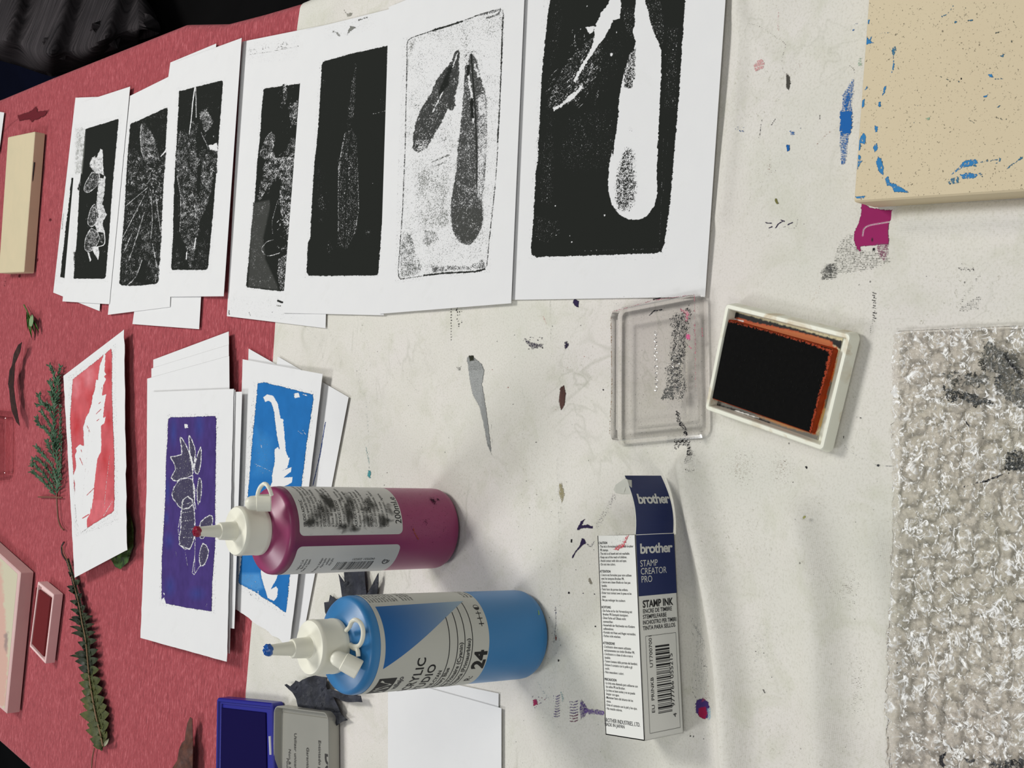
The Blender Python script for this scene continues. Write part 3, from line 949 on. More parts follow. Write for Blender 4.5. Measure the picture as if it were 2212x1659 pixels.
# ---------------- row along the back
sheet('sheet_of_paper', [(-70, 232), (9, 243), (-2, 330), (-70, 330)], .0012, PAPER, 'white paper corner entering at the left end of the red cloth', n=8)
sE, zE = sheet('sheet_of_paper', [(368, 135), (467, 94), (430, 711), (286, 700)], .0010, PAPER,
               'blank sheet poking out lowest beneath the second and third dark prints', n=16)
s0, z0_ = sheet('print_sheet', [(163, 211), (245, 208), (215, 672), (115, 632)], .0010, PAPER,
                'sheet showing only a thin black strip, leftmost of the printed row', n=20)
def pt0(p):
    p.poly([(154, 385), (165, 385), (150, 603), (130, 598), (141, 500), (150, 430)], 1.2, K, 1.2, 1)
    p.line([(137, 462), (134, 495)], 2, .45, GRY); p.blob((128, 495), 2, 5, .4, GRY)
patch('printed_image', [(112, 375), (172, 375), (165, 612), (112, 612)], z0_, pt0, PR, s0, 1.4)

s2, z2 = sheet('print_sheet', [(281, 207), (388, 154), (367, 663), (233, 680)], .0018, PAPER,
               'white sheet with a crowded dark print of radiating leaves')
def pt2(p):
    p.poly([(281, 270), (284, 266), (300, 260), (356, 234), (361, 233), (362, 238), (352, 420), (348, 500), (342, 608), (338, 613), (300, 617), (262, 616), (258, 612), (262, 540), (268, 470), (272, 400), (276, 330)], .93, K, 1.2, .8)
    G1 = lin(105, 106, 100)
    p.poly(cp('A', 1205, 1050, 1225, 1040, 1280, 1110, 1320, 1190, 1350, 1300, 1370, 1400, 1300, 1420, 1240, 1370, 1205, 1280, 1195, 1150), .60, K, 2, 1)
    p.line(cp('A', 1205, 1060, 1195, 1150, 1205, 1290, 1240, 1380), 1.3, .2, K)
    p.poly(cp('A', 1100, 1270, 1150, 1260, 1200, 1330, 1260, 1400, 1400, 1310, 1420, 1290, 1390, 1560, 1380, 1659, 1080, 1659, 1090, 1400), .77, K, 3, 2)
    p.poly(cp('A', 1370, 1330, 1415, 1275, 1410, 1300, 1370, 1340), -.1, K, 1.2)
    p.poly(cp('B', 1075, 0, 1390, 0, 1375, 430, 1350, 830, 1290, 820, 1270, 650, 1230, 840, 1180, 840, 1110, 860, 1040, 850, 1050, 430), .79, K, 3, 2)
    p.poly(cp('B', 1230, 620, 1250, 830, 1140, 830, 1170, 750), 1.1, K, 2)
    for q in ((1260, 20, 1080, 170), (1250, 50, 1050, 440), (1230, 230, 1180, 400, 1100, 640), (1210, 640, 1160, 780, 1090, 850), (1290, 120, 1300, 300, 1285, 460), (1330, 100, 1370, 400), (1300, 500, 1340, 700), (1120, 420, 1060, 560)):
        p.line(cp('B', *q), 1.3, .25, K, 1, sm=2)
    grp(p, 270, 330, 352, 400, 70, 6, 1.0, .25, 1.1, None, 1.4, 2)
    grp(p, 262, 420, 346, 610, 110, 8, 1.75, .42, 1.0, None, .5, 3)
    grp(p, 322, 360, 350, 440, 40, 4, 1.0, .1, 1.0, None, 1.5, 4)
    p.mottle(.20, 7, 3); p.mottle(.12, 3, 8)
patch('printed_image', [(276, 262), (366, 225), (344, 620), (253, 620)], z2, pt2, PR, s2, 1.1)

s1, z1 = sheet('print_sheet', [(173, 222), (281, 187), (236, 657), (135, 651)], .0024, PAPER,
               'white sheet with a black print of one small curled bird-like leaf')
def pt1(p):
    p.poly([(184, 279), (255, 257), (256, 260), (243, 400), (236, 500), (228, 599), (225, 602), (160, 602), (159, 600), (167, 500), (172, 400), (180, 320)], 1.12, K, 1.1, .7)
    p.poly(cp('P', 330, 1145, 440, 1140, 425, 1400, 400, 1659, 330, 1659), .30, lin(150, 152, 146), 5)
    Wt = .10
    p.poly(cp('P', 615, 1375, 640, 1390, 645, 1580, 660, 1659, 570, 1659, 565, 1560, 580, 1450), Wt, K, 1.2, 1)
    p.poly(cp('P', 560, 1450, 510, 1480, 488, 1570, 530, 1640, 570, 1620), .55, K, 1.4)
    p.poly(cp('Q', 405, 60, 440, 0, 530, 0, 525, 120, 560, 190, 545, 360, 530, 440, 570, 540, 530, 620, 555, 720, 480, 700, 455, 640, 490, 560, 470, 460, 480, 330, 500, 200, 440, 120), Wt + .12, K, 1.4, 1.2)
    for q in ((430, 140, 370, 240, 355, 310, 400, 330, 480, 260, 500, 160), (460, 440, 420, 480, 390, 590, 400, 640, 440, 650, 480, 580), (420, 670, 370, 760, 365, 870, 430, 880, 500, 780, 480, 700)):
        q = cp('Q', *q); p.poly(q, .62, K, 1.5, 1, 3, 3); p.line(q + [q[0]], 1.3, .18, K, 1, sm=3)
    p.line(cp('Q', 545, 690, 550, 810, 500, 840, 430, 850), 2.2, 0, K, 1, sm=3)
    p.poly(cp('Q', 430, 850, 490, 840, 500, 900, 490, 970, 450, 910), Wt, K, 1.2)
    p.poly(cp('Q', 385, 890, 405, 900, 425, 970, 410, 985), .1, K, 1.2)
    p.poly(cp('Q', 500, 150, 550, 170, 540, 200, 505, 190), .9, K, 1.4, 1)
    p.poly(cp('Q', 510, 730, 540, 720, 545, 790, 500, 810), .7, K, 1.4, 1)
    grp(p, 185, 400, 228, 545, 50, 5, 1.3, .3, .9, None, 1.2, 5)
    p.poly(cp('Q', 290, 300, 320, 210, 330, 250, 310, 320), .7, K, 1.3)
    p.poly(cp('Q', 260, 900, 330, 860, 400, 1040, 270, 1060), .93, K, 6)
    p.mottle(.26, 4, 3, .05, .9)
patch('printed_image', [(160, 270), (264, 247), (234, 610), (150, 610)], z1, pt1, PR, s1, 1.1)

s4, z4 = sheet('print_sheet', [(523, 90), (722, 50), (703, 709), (490, 683)], .0014, PAPER,
               'white sheet with a half-covered black print of a drooping leaf spray')
def pt4(p):
    p.poly(cp('R', 565, 845, 575, 835, 912, 788, 912, 900) + cp('S', 880, 0, 850, 500, 780, 1250, 720, 1262, 410, 1225, 400, 1200, 440, 800, 480, 400, 505, 50) + cp('R', 530, 1300, 550, 1000), 1.08, K, 1.2, .8)
    p.poly(cp('S', 470, 430, 640, 400, 560, 760, 580, 960, 690, 1200, 700, 1250, 420, 1220, 440, 800), .88, lin(62, 63, 60), 4)
    p.line(cp('R', 760, 810, 770, 900, 750, 970), 9, .62, K, 2, jag=2)
    p.poly(cp('R', 800, 1000, 900, 930, 880, 1180, 830, 1180, 800, 1080), .66, K, 3, 2)
    p.poly(cp('R', 640, 1230, 680, 1300, 650, 1420, 700, 1500, 620, 1520, 525, 1470, 540, 1390, 590, 1290), .58, K, 2, 2)
    p.poly(cp('R', 740, 1490, 830, 1290, 870, 1300, 860, 1659, 560, 1659, 620, 1540, 700, 1560), .66, K, 3, 3)
    p.poly(cp('S', 560, 100, 620, 0, 860, 0, 850, 420, 790, 800, 760, 680, 700, 400, 730, 200, 640, 250, 540, 400, 505, 410, 520, 310), .64, K, 3, 2.5)
    p.poly(cp('S', 640, 250, 690, 190, 730, 220, 700, 420, 640, 560, 620, 420), 1.1, K, 2, 2)
    p.poly(cp('S', 700, 960, 800, 900, 780, 1250, 715, 1250, 690, 1100), .62, K, 1.6, 1)
    p.line(cp('S', 545, 860, 590, 800, 660, 775), 1.6, .3, K, 1, sm=3); p.line(cp('S', 545, 870, 600, 930, 720, 900), 2, .35, K, 1, sm=3)
    p.line(cp('S', 650, 720, 645, 600, 700, 400), 1.3, .4, K, 1, sm=3)
    grp(p, 600, 420, 628, 540, 60, 5, 1.4, .05, 1.2, None, 1.2, 8); grp(p, 570, 330, 640, 420, 50, 7, 2.1, .15, 1.2, None, .6, 9)
    grp(p, 600, 180, 648, 290, 46, 5, 1.7, .35, 1, None, 1.3, 10)
    p.mottle(.22, 7, 4); p.mottle(.12, 3, 9)
patch('printed_image', [(564, 188), (654, 176), (626, 634), (528, 626)], z4, pt4, PR, s4, 1.2)
def pt4b(p):
    p.line(cp('S', 700, 1352, 740, 1368), 4, 1.0, K, 1.2); p.line(cp('S', 690, 1398, 722, 1402), 2.5, .6, GRY, 1.2)
    p.line(cp('S', 240, 1445, 238, 1480), 2, .8, GRY); p.line(cp('S', 425, 1460, 440, 1490), 1, .7, GRY); p.blob((588, 674), 1.2, 2, .9, GRY)
patch('pencil_marks', [(488, 640), (660, 640), (660, 694), (488, 680)], z4, pt4b, PRC, s4, 1.4)
def pt4c(p):
    p.line(cp('R', 425, 515, 620, 490, 905, 432), 1.1, .5, GRY); specks(p, 535, 104, 556, 112, 14, .8, 1.6, (GRY,), .6)
    specks(p, 598, 90, 622, 106, 22, .7, 1.6, (GRY,), .75); specks(p, 566, 98, 580, 108, 9, .7, 1.5, (GRY,), .6)
    p.line(cp('R', 385, 1200, 410, 1160, 470, 1200, 485, 1280), 1, .5, GRY)
patch('smudges', [(524, 94), (645, 76), (645, 130), (524, 140)], z4, pt4c, PRC, s4, 1.4)

s3, z3 = sheet('print_sheet', [(374, 136), (522, 82), (483, 640), (366, 641)], .0027, PAPER,
               'white sheet with a dark print of a leaf bunch and forked pale stem', lift=band(.0026))
def pt3(p):
    p.poly([(387, 197), (478, 174), (481, 176), (481, 185), (470, 330), (461, 450), (449, 577), (445, 583), (372, 583), (370, 578), (374, 500), (376, 400), (383, 280)], 1.02, K, 1.1, .8)
    p.line(cp('P', 1692, 660, 1665, 850, 1650, 1030, 1625, 1210), 2.6, -.2, K, 1, 1.6); p.line(cp('P', 1700, 680, 1705, 1020), 1.6, .1, K)
    p.poly(cp('P', 1500, 1290, 1520, 1160, 1570, 1150, 1620, 1230, 1660, 1060, 1740, 1090, 1700, 1300, 1720, 1659, 1460, 1659, 1475, 1400), .71, K, 2.5, 2)
    p.poly(cp('P', 1740, 960, 1820, 920, 1870, 1000, 1900, 1100, 1850, 1160, 1800, 1200, 1760, 1080), .58, K, 2.5, 3)
    p.line(cp('P', 1760, 1190, 1830, 1340, 1860, 1450), 2, .4, K)
    p.poly(cp('P', 1840, 1330, 1890, 1330, 1945, 1295, 1950, 1440, 1870, 1450), .0, K, 1.5, 1.5)
    p.poly(cp('P', 1740, 1400, 1800, 1380, 1950, 1400, 1940, 1659, 1710, 1659), .73, K, 3, 2)
    p.poly(cp('Q', 1220, 120, 1240, 0, 1600, 0, 1560, 300, 1500, 500, 1450, 600, 1440, 700, 1410, 860, 1380, 1050, 1340, 1050, 1310, 830, 1260, 700, 1270, 420, 1240, 240), .69, K, 2.5, 2)
    p.poly(cp('Q', 1430, 60, 1470, 0, 1440, 380, 1420, 330), 1.05, K, 2)
    p.line(cp('Q', 1232, 180, 1265, 350, 1268, 540, 1258, 700), 1.2, .3, K)
    p.line(cp('Q', 1310, 520, 1480, 480), 1.2, .35, K); p.line(cp('Q', 1410, 760, 1395, 860), 2, 0, K)
    p.poly(cp('Q', 1330, 880, 1325, 960, 1315, 970, 1318, 900), -.2, K, 1)
    p.poly(cp('Q', 1190, 820, 1260, 800, 1310, 1040, 1190, 1050), .88, K, 5); p.poly(cp('Q', 1420, 800, 1540, 640, 1520, 1050, 1400, 1050), .86, K, 5)
    grp(p, 378, 290, 460, 470, 100, 6, 1.7, .3, 1, None, .9, 14)
    p.mottle(.22, 8, 5); p.mottle(.12, 3, 7)
patch('printed_image', [(381, 190), (487, 166), (456, 590), (364, 590)], z3, pt3, PR, s3, 1.1)

s5, z5 = sheet('print_sheet', [(657, 66), (840, 20), (829, 681), (610, 676)], .0021, PAPER,
               'white sheet with a solid black print of one long slender leaf', lift=lambda u, v: .0006 * np.clip(.3 - u, 0, 1) / .3)
def pt5(p):
    p.poly(cp('R', 1115, 620, 1120, 590, 1140, 578, 1400, 505, 1732, 432) + cp('S', 1715, 0, 1690, 500, 1645, 1100, 1630, 1112, 1100, 1118, 985, 1112, 970, 1080, 985, 800, 1005, 760, 1025, 350, 1045, 60) + cp('R', 1080, 1200), 1.12, K, 1.2, .9)
    p.poly(cp('R', 1430, 600, 1440, 610, 1430, 900, 1415, 1130, 1350, 1130, 1390, 800), .74, K, 1.5, 1)
    p.blob(cp('R', 1365, 1180)[0], 13, 12, .78, K, jag=.3)
    p.poly(cp('R', 1330, 1250, 1400, 1200, 1445, 1300, 1450, 1659, 1280, 1659, 1290, 1400), .78, K, 1.5, .8)
    p.poly(cp('S', 1280, 0, 1450, 0, 1465, 400, 1440, 700, 1350, 860, 1320, 870, 1255, 840, 1265, 700, 1265, 200), .76, K, 1.5, .8)
    p.line(cp('R', 1390, 1240, 1350, 1659) + cp('S', 1340, 400, 1325, 850), 1.6, 1.1, K)
    p.line(cp('S', 1270, 0, 1268, 700), 1.4, .35, K); p.line(cp('R', 1330, 1260, 1285, 1500, 1275, 1659), 1.4, .35, K); p.line(cp('S', 1450, 0, 1462, 500, 1420, 720), 1.1, .45, K)
    specks(p, 746, 330, 756, 400, 16, .8, 1.3, (K,), 0)
    for q, a in (((1090, 200, 30, 60), .87), ((1120, 420, 34, 60), .80), ((1110, 590, 16, 14), .8)):
        p.blob(cp('S', q[0], q[1])[0], q[2] * .55, q[3] * .6, a, K, soft=.8, jag=.4)
    p.blob(cp('S', 1180, 860)[0], 12, 28, .78, K, soft=1, jag=.4); p.blob(cp('S', 1550, 700)[0], 14, 14, .82, K, soft=1, jag=.4)
    p.blob(cp('R', 1680, 960)[0], 9, 26, .82, K, soft=1, jag=.4); p.blob(cp('R', 1130, 780)[0], 6, 30, .84, K, soft=1, jag=.4)
    p.line(cp('R', 1590, 1075, 1710, 1048), 1.2, .4, K); p.blob(cp('S', 1592, 245)[0], 1.5, 2.4, 0, K)
    p.mottle(.12, 8, 6); p.mottle(.08, 3, 8, stretch=2)
patch('printed_image', [(690, 130), (840, 92), (832, 600), (658, 600)], z5, pt5, PR, s5, 1.4)
def pt5b(p):
    p.poly(cp('R', 1200, 290, 1260, 300, 1290, 340, 1280, 350, 1240, 310), .65, GRY, 2, 1.5); p.poly(cp('R', 1380, 240, 1430, 260, 1350, 330), .72, GRY, 2, 2)
    p.line(cp('R', 1460, 190, 1540, 165), 3, .6, lin(70, 70, 66), 2, jag=1)
patch('smudges', [(700, 56), (812, 28), (812, 62), (700, 88)], z5, pt5b, PRC, s5, 1.4)

s7, z7 = sheet('print_sheet', [(1115, -160), (1578, -160), (1523, 641), (1088, 648)], .0014, PAPER,
               'large white sheet with a bold black print of two white leaves', lift=lambda u, v: .0030 * np.clip((u - .6) / .4, 0, 1) ** 2 * np.clip(1.15 - v, 0, 1), n=40)
def pt7(p):
    p.poly(cp('X', 460, -400, 460, 0, 420, 300, 385, 700, 350, 1446) + cp('Y', 330, 300, 310, 700, 285, 1020, 295, 1065, 340, 1085, 900, 1068, 1430, 1050, 1480, 1035, 1510, 960, 1560, 600, 1610, 0) + cp('X', 1640, 900, 1700, 0, 1730, -400), 1.13, K, 1.2, 1.6, 4)
    # worn strip down the left and speckled zones
    p.poly(cp('X', 480, -100, 470, 200, 440, 500, 420, 900, 390, 1446, 500, 1446, 500, 900, 520, 500, 590, 200, 540, -100), .90, K, 14)
    p.poly(cp('Y', 360, 0, 500, 0, 500, 400, 480, 600, 350, 600), .84, K, 14); p.poly(cp('Y', 330, 700, 560, 750, 560, 900, 420, 960, 310, 930), .86, K, 10)
    p.poly(cp('X', 600, 1050, 1080, 960, 1050, 1446, 560, 1446), .90, K, 26); p.poly(cp('Y', 560, 0, 1030, 0, 1000, 260, 700, 340, 560, 300), .89, K, 26)
    p.poly(cp('X', 820, 350, 1180, 200, 1150, 640, 900, 950, 700, 950), .94, K, 26)
    p.poly(cp('X', 1340, 0, 1480, 0, 1520, 300, 1490, 430, 1400, 280), .80, K, 5); p.poly(cp('X', 1100, 60, 1240, 60, 1230, 420, 1150, 240), .84, K, 5)
    p.poly(cp('X', 1520, 250, 1640, 250, 1620, 1000, 1500, 1000), .86, K, 5)
    for q in ((1560, 300, 1540, 1446), (1600, 350, 1580, 1100), (1620, 260, 1605, 900)): p.line(cp('X', *q), 1.4, .78, K, 2)
    for q in ((1500, 0, 1480, 620), (1480, 660, 1465, 960), (1540, 0, 1500, 500)): p.line(cp('Y', *q), 1.6, .66, K, 1.5)
    p.line(cp('Y', 640, 1030, 1000, 1022, 1450, 1010), 2.6, .76, K, 2)
    Wt = -.35
    big = cp('X', 1250, -60, 1250, 0, 1235, 130, 1245, 200, 1220, 290, 1245, 380, 1225, 470, 1170, 580, 1140, 660, 1112, 790, 1095, 900, 1085, 1080, 1060, 1250, 1038, 1446) + \
        cp('Y', 1030, 100, 1005, 230, 993, 370, 992, 480, 1030, 610, 1100, 700, 1180, 738, 1270, 745, 1350, 710, 1420, 610, 1445, 500, 1440, 330, 1450, 0) + \
        cp('X', 1448, 1446, 1465, 1000, 1480, 700, 1480, 470, 1462, 400, 1410, 300, 1380, 190, 1350, 60, 1330, 0, 1330, -60)
    p.poly(big, Wt, K, 1.2, 1.5, 4, seed=9)
    p.poly(cp('X', 1190, 490, 1250, 440, 1245, 700, 1210, 820, 1130, 800, 1140, 660), .50, K, 3, 2)
    p.poly(cp('Y', 1160, 80, 1250, 140, 1240, 260, 1270, 430, 1240, 580, 1180, 670, 1060, 640, 1050, 450, 1075, 250), .48, K, 16, 3, 4, 2)
    p.blob(cp('Y', 1150, 430)[0], 16, 44, .62, K, op=.7, soft=1.2, jag=.3)
    p.blob(cp('X', 1200, 1190)[0], 10, 14, .42, K, soft=1.3); p.blob(cp('X', 1180, 1400)[0], 16, 16, .46, K, soft=1.4)
    grp(p, 1328, 330, 1374, 450, 70, 7, 1.9, .2, 1.3, None, .3, 22)
    p.poly(cp('X', 870, 320, 940, 400, 935, 560, 880, 690, 790, 800, 650, 940, 505, 1025, 450, 975, 460, 890, 500, 780, 580, 620, 690, 480, 780, 390), .76, K, 2, 2.5, 4)
    grp(p, 1185, 140, 1295, 225, 90, 12, 2.25, .35, 1.3, None, .25, 23)
    sm_ = cp('X', 1030, -40, 1115, -40, 1110, 60, 1100, 170, 1040, 190, 1000, 270, 960, 350, 890, 430, 800, 570, 750, 650, 690, 755, 672, 740, 720, 650, 790, 530, 850, 420, 870, 330, 862, 270, 890, 210, 930, 110, 980, 50)
    p.poly(sm_, Wt, K, 1.3, 2.0, 4)
    p.poly(cp('X', 785, 250, 862, 240, 858, 290, 822, 312), Wt, K, 1.1, .8)
    p.poly(cp('X', 640, 870, 700, 840, 755, 765, 765, 800, 700, 880, 570, 975, 500, 1020, 480, 985, 560, 960), .05, K, 2, 2)
    grp(p, 1225, 60, 1300, 160, 60, 6, 2.2, .2, 1.3, None, .8, 24)
    for q, r in (((1025, 500), 4), ((798, 55), 1.6), ((1070, 300), 1.6)): p.blob(cp('X', *q)[0], r, r * 1.3, -.2, K, soft=.6, jag=.3)
    for q, r in (((960, 702), 2.5), ((508, 615), 2), ((660, 948), 2.3), ((640, 890), 1.6), ((515, 885), 1.6), ((885, 1020), 1.5), ((1565, 840), 1.2)): p.blob(cp('Y', *q)[0], r, r * 1.2, -.2, K, soft=.6)
    p.mottle(.07, 14, 6, .5); p.mottle(.12, 5, 7, .1, .8)
patch('printed_image', [(1178, -110), (1492, -110), (1440, 562), (1140, 562)], z7, pt7, PRC, s7, 1.5)

s6, z6 = sheet('print_sheet', [(840, 15), (1137, -105), (1104, 655), (819, 678)], .0030, PAPER,
               'white sheet with a pale thin-outlined print of two grey leaves', lift=lambda u, v: .0003 * u, n=40)
def pt6(p):
    o = cp('T', 288, 470, 300, 425, 340, 395, 640, 295, 880, 220, 1060, 150, 1270, 90, 1295, 105, 1305, 160, 1290, 560, 1270, 1000, 1240, 1659) + \
        cp('V', 1085, 400, 1030, 900, 1010, 1110, 960, 1160, 560, 1185, 200, 1235, 180, 1215, 175, 1150, 215, 600, 240, 0) + cp('T', 275, 1200, 285, 800)
    p.poly(o, .11, lin(120, 122, 118), 1.2, .5)
    p.line(o + [o[0]], 1.5, .80, lin(46, 47, 45), 1.1, jag=.7, js=5)
    p.line(cp('T', 560, 320, 700, 280, 870, 225), 3.4, 1.0, K, 1.2, jag=1)
    p.line(cp('V', 420, 1200, 600, 1180, 900, 1165, 990, 1140), 3.4, .95, K, 1.2, jag=1); p.line(cp('T', 1295, 180, 1270, 1000, 1240, 1500), 1.6, .9, K, 1.2, jag=1)
    p.line(cp('T', 1050, 160, 1270, 105, 1250, 150, 1130, 190), 4, .62, lin(60, 61, 60), 2, jag=1.5)
    p.poly(cp('V', 220, 780, 300, 830, 340, 980, 390, 1110, 380, 1180, 200, 1220, 190, 1000), .40, lin(95, 97, 94), 4, 3)
    p.poly(cp('V', 430, 780, 530, 780, 560, 860, 450, 930, 400, 870), .42, lin(110, 112, 108), 5, 3); p.poly(cp('V', 350, 120, 640, 300, 660, 720, 400, 760, 340, 500), .30, lin(125, 127, 122), 16)
    p.poly(cp('V', 480, 1110, 860, 1110, 980, 1040, 1000, 1130, 500, 1170), .46, lin(70, 71, 70), 4, 3)
    p.poly(cp('T', 310, 430, 380, 400, 360, 480, 300, 640), .36, GRY, 6)
    L1 = cp('T', 800, 540, 830, 515, 845, 560, 830, 700, 840, 760, 825, 900, 790, 1010, 800, 1100, 765, 1170, 720, 1150, 650, 1290, 560, 1450, 500, 1550, 400, 1610, 345, 1560, 350, 1450, 380, 1290, 430, 1150, 500, 1050, 550, 960, 600, 840, 690, 720, 760, 640)
    p.poly(L1, .76, lin(58, 59, 57), 1.6, 2.2, 4)
    p.poly(cp('T', 380, 1480, 520, 1480, 500, 1560, 400, 1600, 350, 1560), .5, K, 4, 3)
    p.line(cp('T', 820, 560, 760, 740, 660, 980, 560, 1180), 2.4, .05, K, 1.4, jag=1.6, js=3)
    p.poly(cp('T', 720, 720, 770, 690, 720, 900, 640, 1000, 620, 980), .95, K, 3, 2)
    grp(p, 895, 215, 965, 320, 90, 6, 2.2, .35, 1.1, None, .5, 31)
    L2 = cp('T', 900, 700, 950, 570, 980, 570, 1030, 650, 1050, 760, 1090, 900, 1115, 970, 1130, 1100, 1130, 1500, 1120, 1659) + \
        cp('V', 1000, 200, 980, 380, 970, 520, 975, 680, 950, 780, 900, 860, 850, 912, 800, 912, 740, 870, 690, 780, 668, 640, 672, 500, 700, 350, 725, 200, 735, 0) + cp('T', 830, 1500, 870, 1150, 880, 1000)
    p.poly(L2, .66, lin(64, 65, 63), 1.5, 1.4, 4)
    p.poly(cp('T', 1040, 1000, 1125, 1000, 1130, 1659, 1035, 1659), .36, lin(80, 81, 80), 3, 2); p.poly(cp('V', 925, 0, 1000, 0, 970, 500, 920, 480), .32, lin(80, 81, 80), 3, 2)
    p.poly(cp('V', 700, 560, 960, 560, 950, 760, 880, 880, 780, 880, 690, 760), .80, lin(66, 67, 64), 8)
    p.line(cp('T', 965, 570, 985, 850, 1005, 1100, 1025, 1659) + cp('V', 918, 200, 915, 340), 3.0, 1.15, K, 1.3, 1.4)
    p.line(cp('T', 925, 600, 935, 800, 970, 1000, 985, 1280), 5, .15, K, 2, jag=2.4, js=3); p.line(cp('T', 1000, 680, 1040, 800), 6, .2, K, 2, jag=2.4, js=3)
    p.line(cp('T', 935, 700, 930, 780), 6, 1.0, K, 2, jag=2); p.line(cp('T', 970, 1050, 975, 1230), 6, 1.0, K, 2, jag=2, js=3)
    p.line(cp('T', 900, 600, 940, 545, 1035, 545), 2.4, .4, K, 1.5, jag=1)
    grp(p, 985, 400, 1040, 520, 90, 7, 1.2, .45, 1.2, None, .9, 32)
    grp(p, 915, 350, 975, 500, 60, 4, 1.2, .42, 1.0, lin(130, 130, 126), 1.5, 33)
    p.line(cp('V', 490, 135, 560, 100, 650, 65), 2.4, .5, lin(90, 90, 88), 1.5, jag=1.5); p.line(cp('V', 515, 175, 600, 140), 2.0, .5, lin(90, 90, 88), 1.5, jag=1.5)
    p.mottle(.16, 9, 6, .28); p.mottle(.14, 24, 8, .05, .6); p.mottle(.08, 4, 9, .1)
patch('printed_image', [(868, 82), (1094, 12), (1060, 588), (852, 612)], z6, pt6, PR, s6, 1.3)

# ---------------- sheets in front: red, violet and blue prints
sK, zK = sheet('print_sheet', [(137, 812), (268, 712), (274, 1188), (161, 1248)], .0050, PAPER,
               'tilted white sheet with the red print of a white fern', lift=lambda u, v: .006 * v * v + .002 * u, jag=(0, 1.6, 0, .8), n=30)
def ptK(p):
    RD1 = lin(186, 86, 91)
    o = cp('C', 620, 550, 700, 490, 900, 330, 945, 290, 955, 320, 955, 700, 975, 1200, 975, 1600) + cp('D', 970, 90, 950, 110, 860, 165, 750, 235, 700, 260, 660, 100, 640, 0) + cp('C', 610, 1100, 597, 900)
    p.poly(o, 1.15, RD1, 1.3, .8)
    for q, c, r in (((790, 700), lin(172, 52, 54), (18, 40)), ((930, 480), lin(160, 34, 38), (8, 40)), ((650, 620), lin(205, 130, 136), (14, 34)), ((650, 950), lin(170, 40, 44), (14, 40)), ((760, 520), lin(205, 130, 136), (18, 40)),
                    ((900, 1250), lin(176, 48, 50), (14, 40)), ((870, 1500), lin(196, 100, 104), (20, 40)), ((930, 900), lin(170, 44, 46), (10, 30))):
        p.blob(cp('C', *q)[0], r[0], r[1], None, c, op=.8, soft=1.2, jag=.3, js=9)
    p.poly(cp('D', 790, 0, 960, 0, 960, 90, 780, 200, 740, 100), 1.0, lin(196, 100, 106), 4)
    p.line(cp('C', 935, 1200, 900, 1500, 890, 1650), 1.1, .3, None); p.line(cp('D', 960, 10, 880, 140), 1.4, .35, None)
    fern = cp('C', 890, 330, 900, 345, 890, 480, 905, 510, 885, 525, 905, 550, 880, 600, 870, 690, 905, 680, 890, 760, 880, 880, 900, 870, 890, 925, 860, 950, 865, 1110, 860, 1170, 830, 1230, 810, 1400, 800, 1480, 800, 1530, 780, 1659) + \
        cp('D', 770, 60, 770, 110, 740, 170, 745, 235, 680, 285, 655, 220, 650, 100, 630, 0) + \
        cp('C', 635, 1600, 640, 1440, 625, 1380, 650, 1290, 640, 1200, 655, 1160, 645, 1140, 680, 1105, 715, 1120, 710, 960, 730, 880, 755, 840, 780, 770, 790, 690, 805, 650, 820, 550, 835, 560, 850, 430)
    p.poly(fern, -.3, None, 1.1, .7)
    for q in ((820, 845, 862, 805), (825, 905, 845, 890), (840, 760, 858, 745), (868, 635, 870, 620), (740, 940, 765, 1000), (690, 1150, 695, 1170), (680, 1220, 705, 1280), (800, 1480, 740, 1540)):
        p.line(cp('C', *q), 1.6, .9, RD1, 1)
    p.line(cp('D', 705, 155, 755, 125), 2.4, 1, RD1, 1)
    for q in ((760, 900, 750, 1100, 720, 1400, 700, 1650), (800, 1000, 780, 1100), (700, 1200, 720, 1300), (780, 1250, 740, 1380)):
        p.line(cp('C', *q), .9, .34, GRY, 1.5)
    p.line(cp('D', 640, 40, 655, 200, 690, 280, 750, 240), 1, .55, lin(120, 110, 110), 1)
    p.rgb = p.rgb * (0.86 + 0.30 * vnoise(p.x * 1.6, p.y * .5, 9, 4, 3))[:, None]
patch('printed_image', [(146, 815), (250, 742), (256, 1128), (162, 1160)], zK, ptK, PRCOL, sK, 1.2)

BG = 'blank sheets stacked under the violet print'
_BL = ['lowest blank sheet of the stack under the violet print, its corner reaching highest',
       'second blank sheet from the bottom of the stack under the violet print',
       'third blank sheet of the stack, showing along the left of the violet print',
       'blank sheet jutting to the right just below the violet print, beside the blue print',
       'blank sheet directly beneath the violet print, barely wider than it']
# blue print's pile goes under the violet pile
M1, _ = sheet('sheet_of_paper', [(537, 753), (700, 846), (636, 1380), (522, 1300)], .0010, PAPER, 'blank sheet whose top corner peeks out above the blue print', n=14)
M0, zM0 = sheet('sheet_of_paper', [(600, 770), (753, 858), (650, 1398), (530, 1300)], .0016, PAPER,
                'blank sheet with one thin blue ink line, beneath the blue print', n=20)
def ptM0(p): p.line(cp('F', 1195, 50, 1150, 330, 1090, 585), 1.5, 1.1, lin(36, 70, 140), 1)
patch('ink_line', [(668, 905), (712, 905), (690, 1060), (668, 1060)], zM0, ptM0, PRC, M0, 1.4)
sM, zM = sheet('print_sheet', [(524, 776), (697, 808), (625, 1398), (508, 1315)], .0028, PAPER,
               'white sheet with the bright blue print of a white curling leaf', lift=lambda u, v: .0035 * u * u, jag=(0, .5, 2.2, .5), n=34)
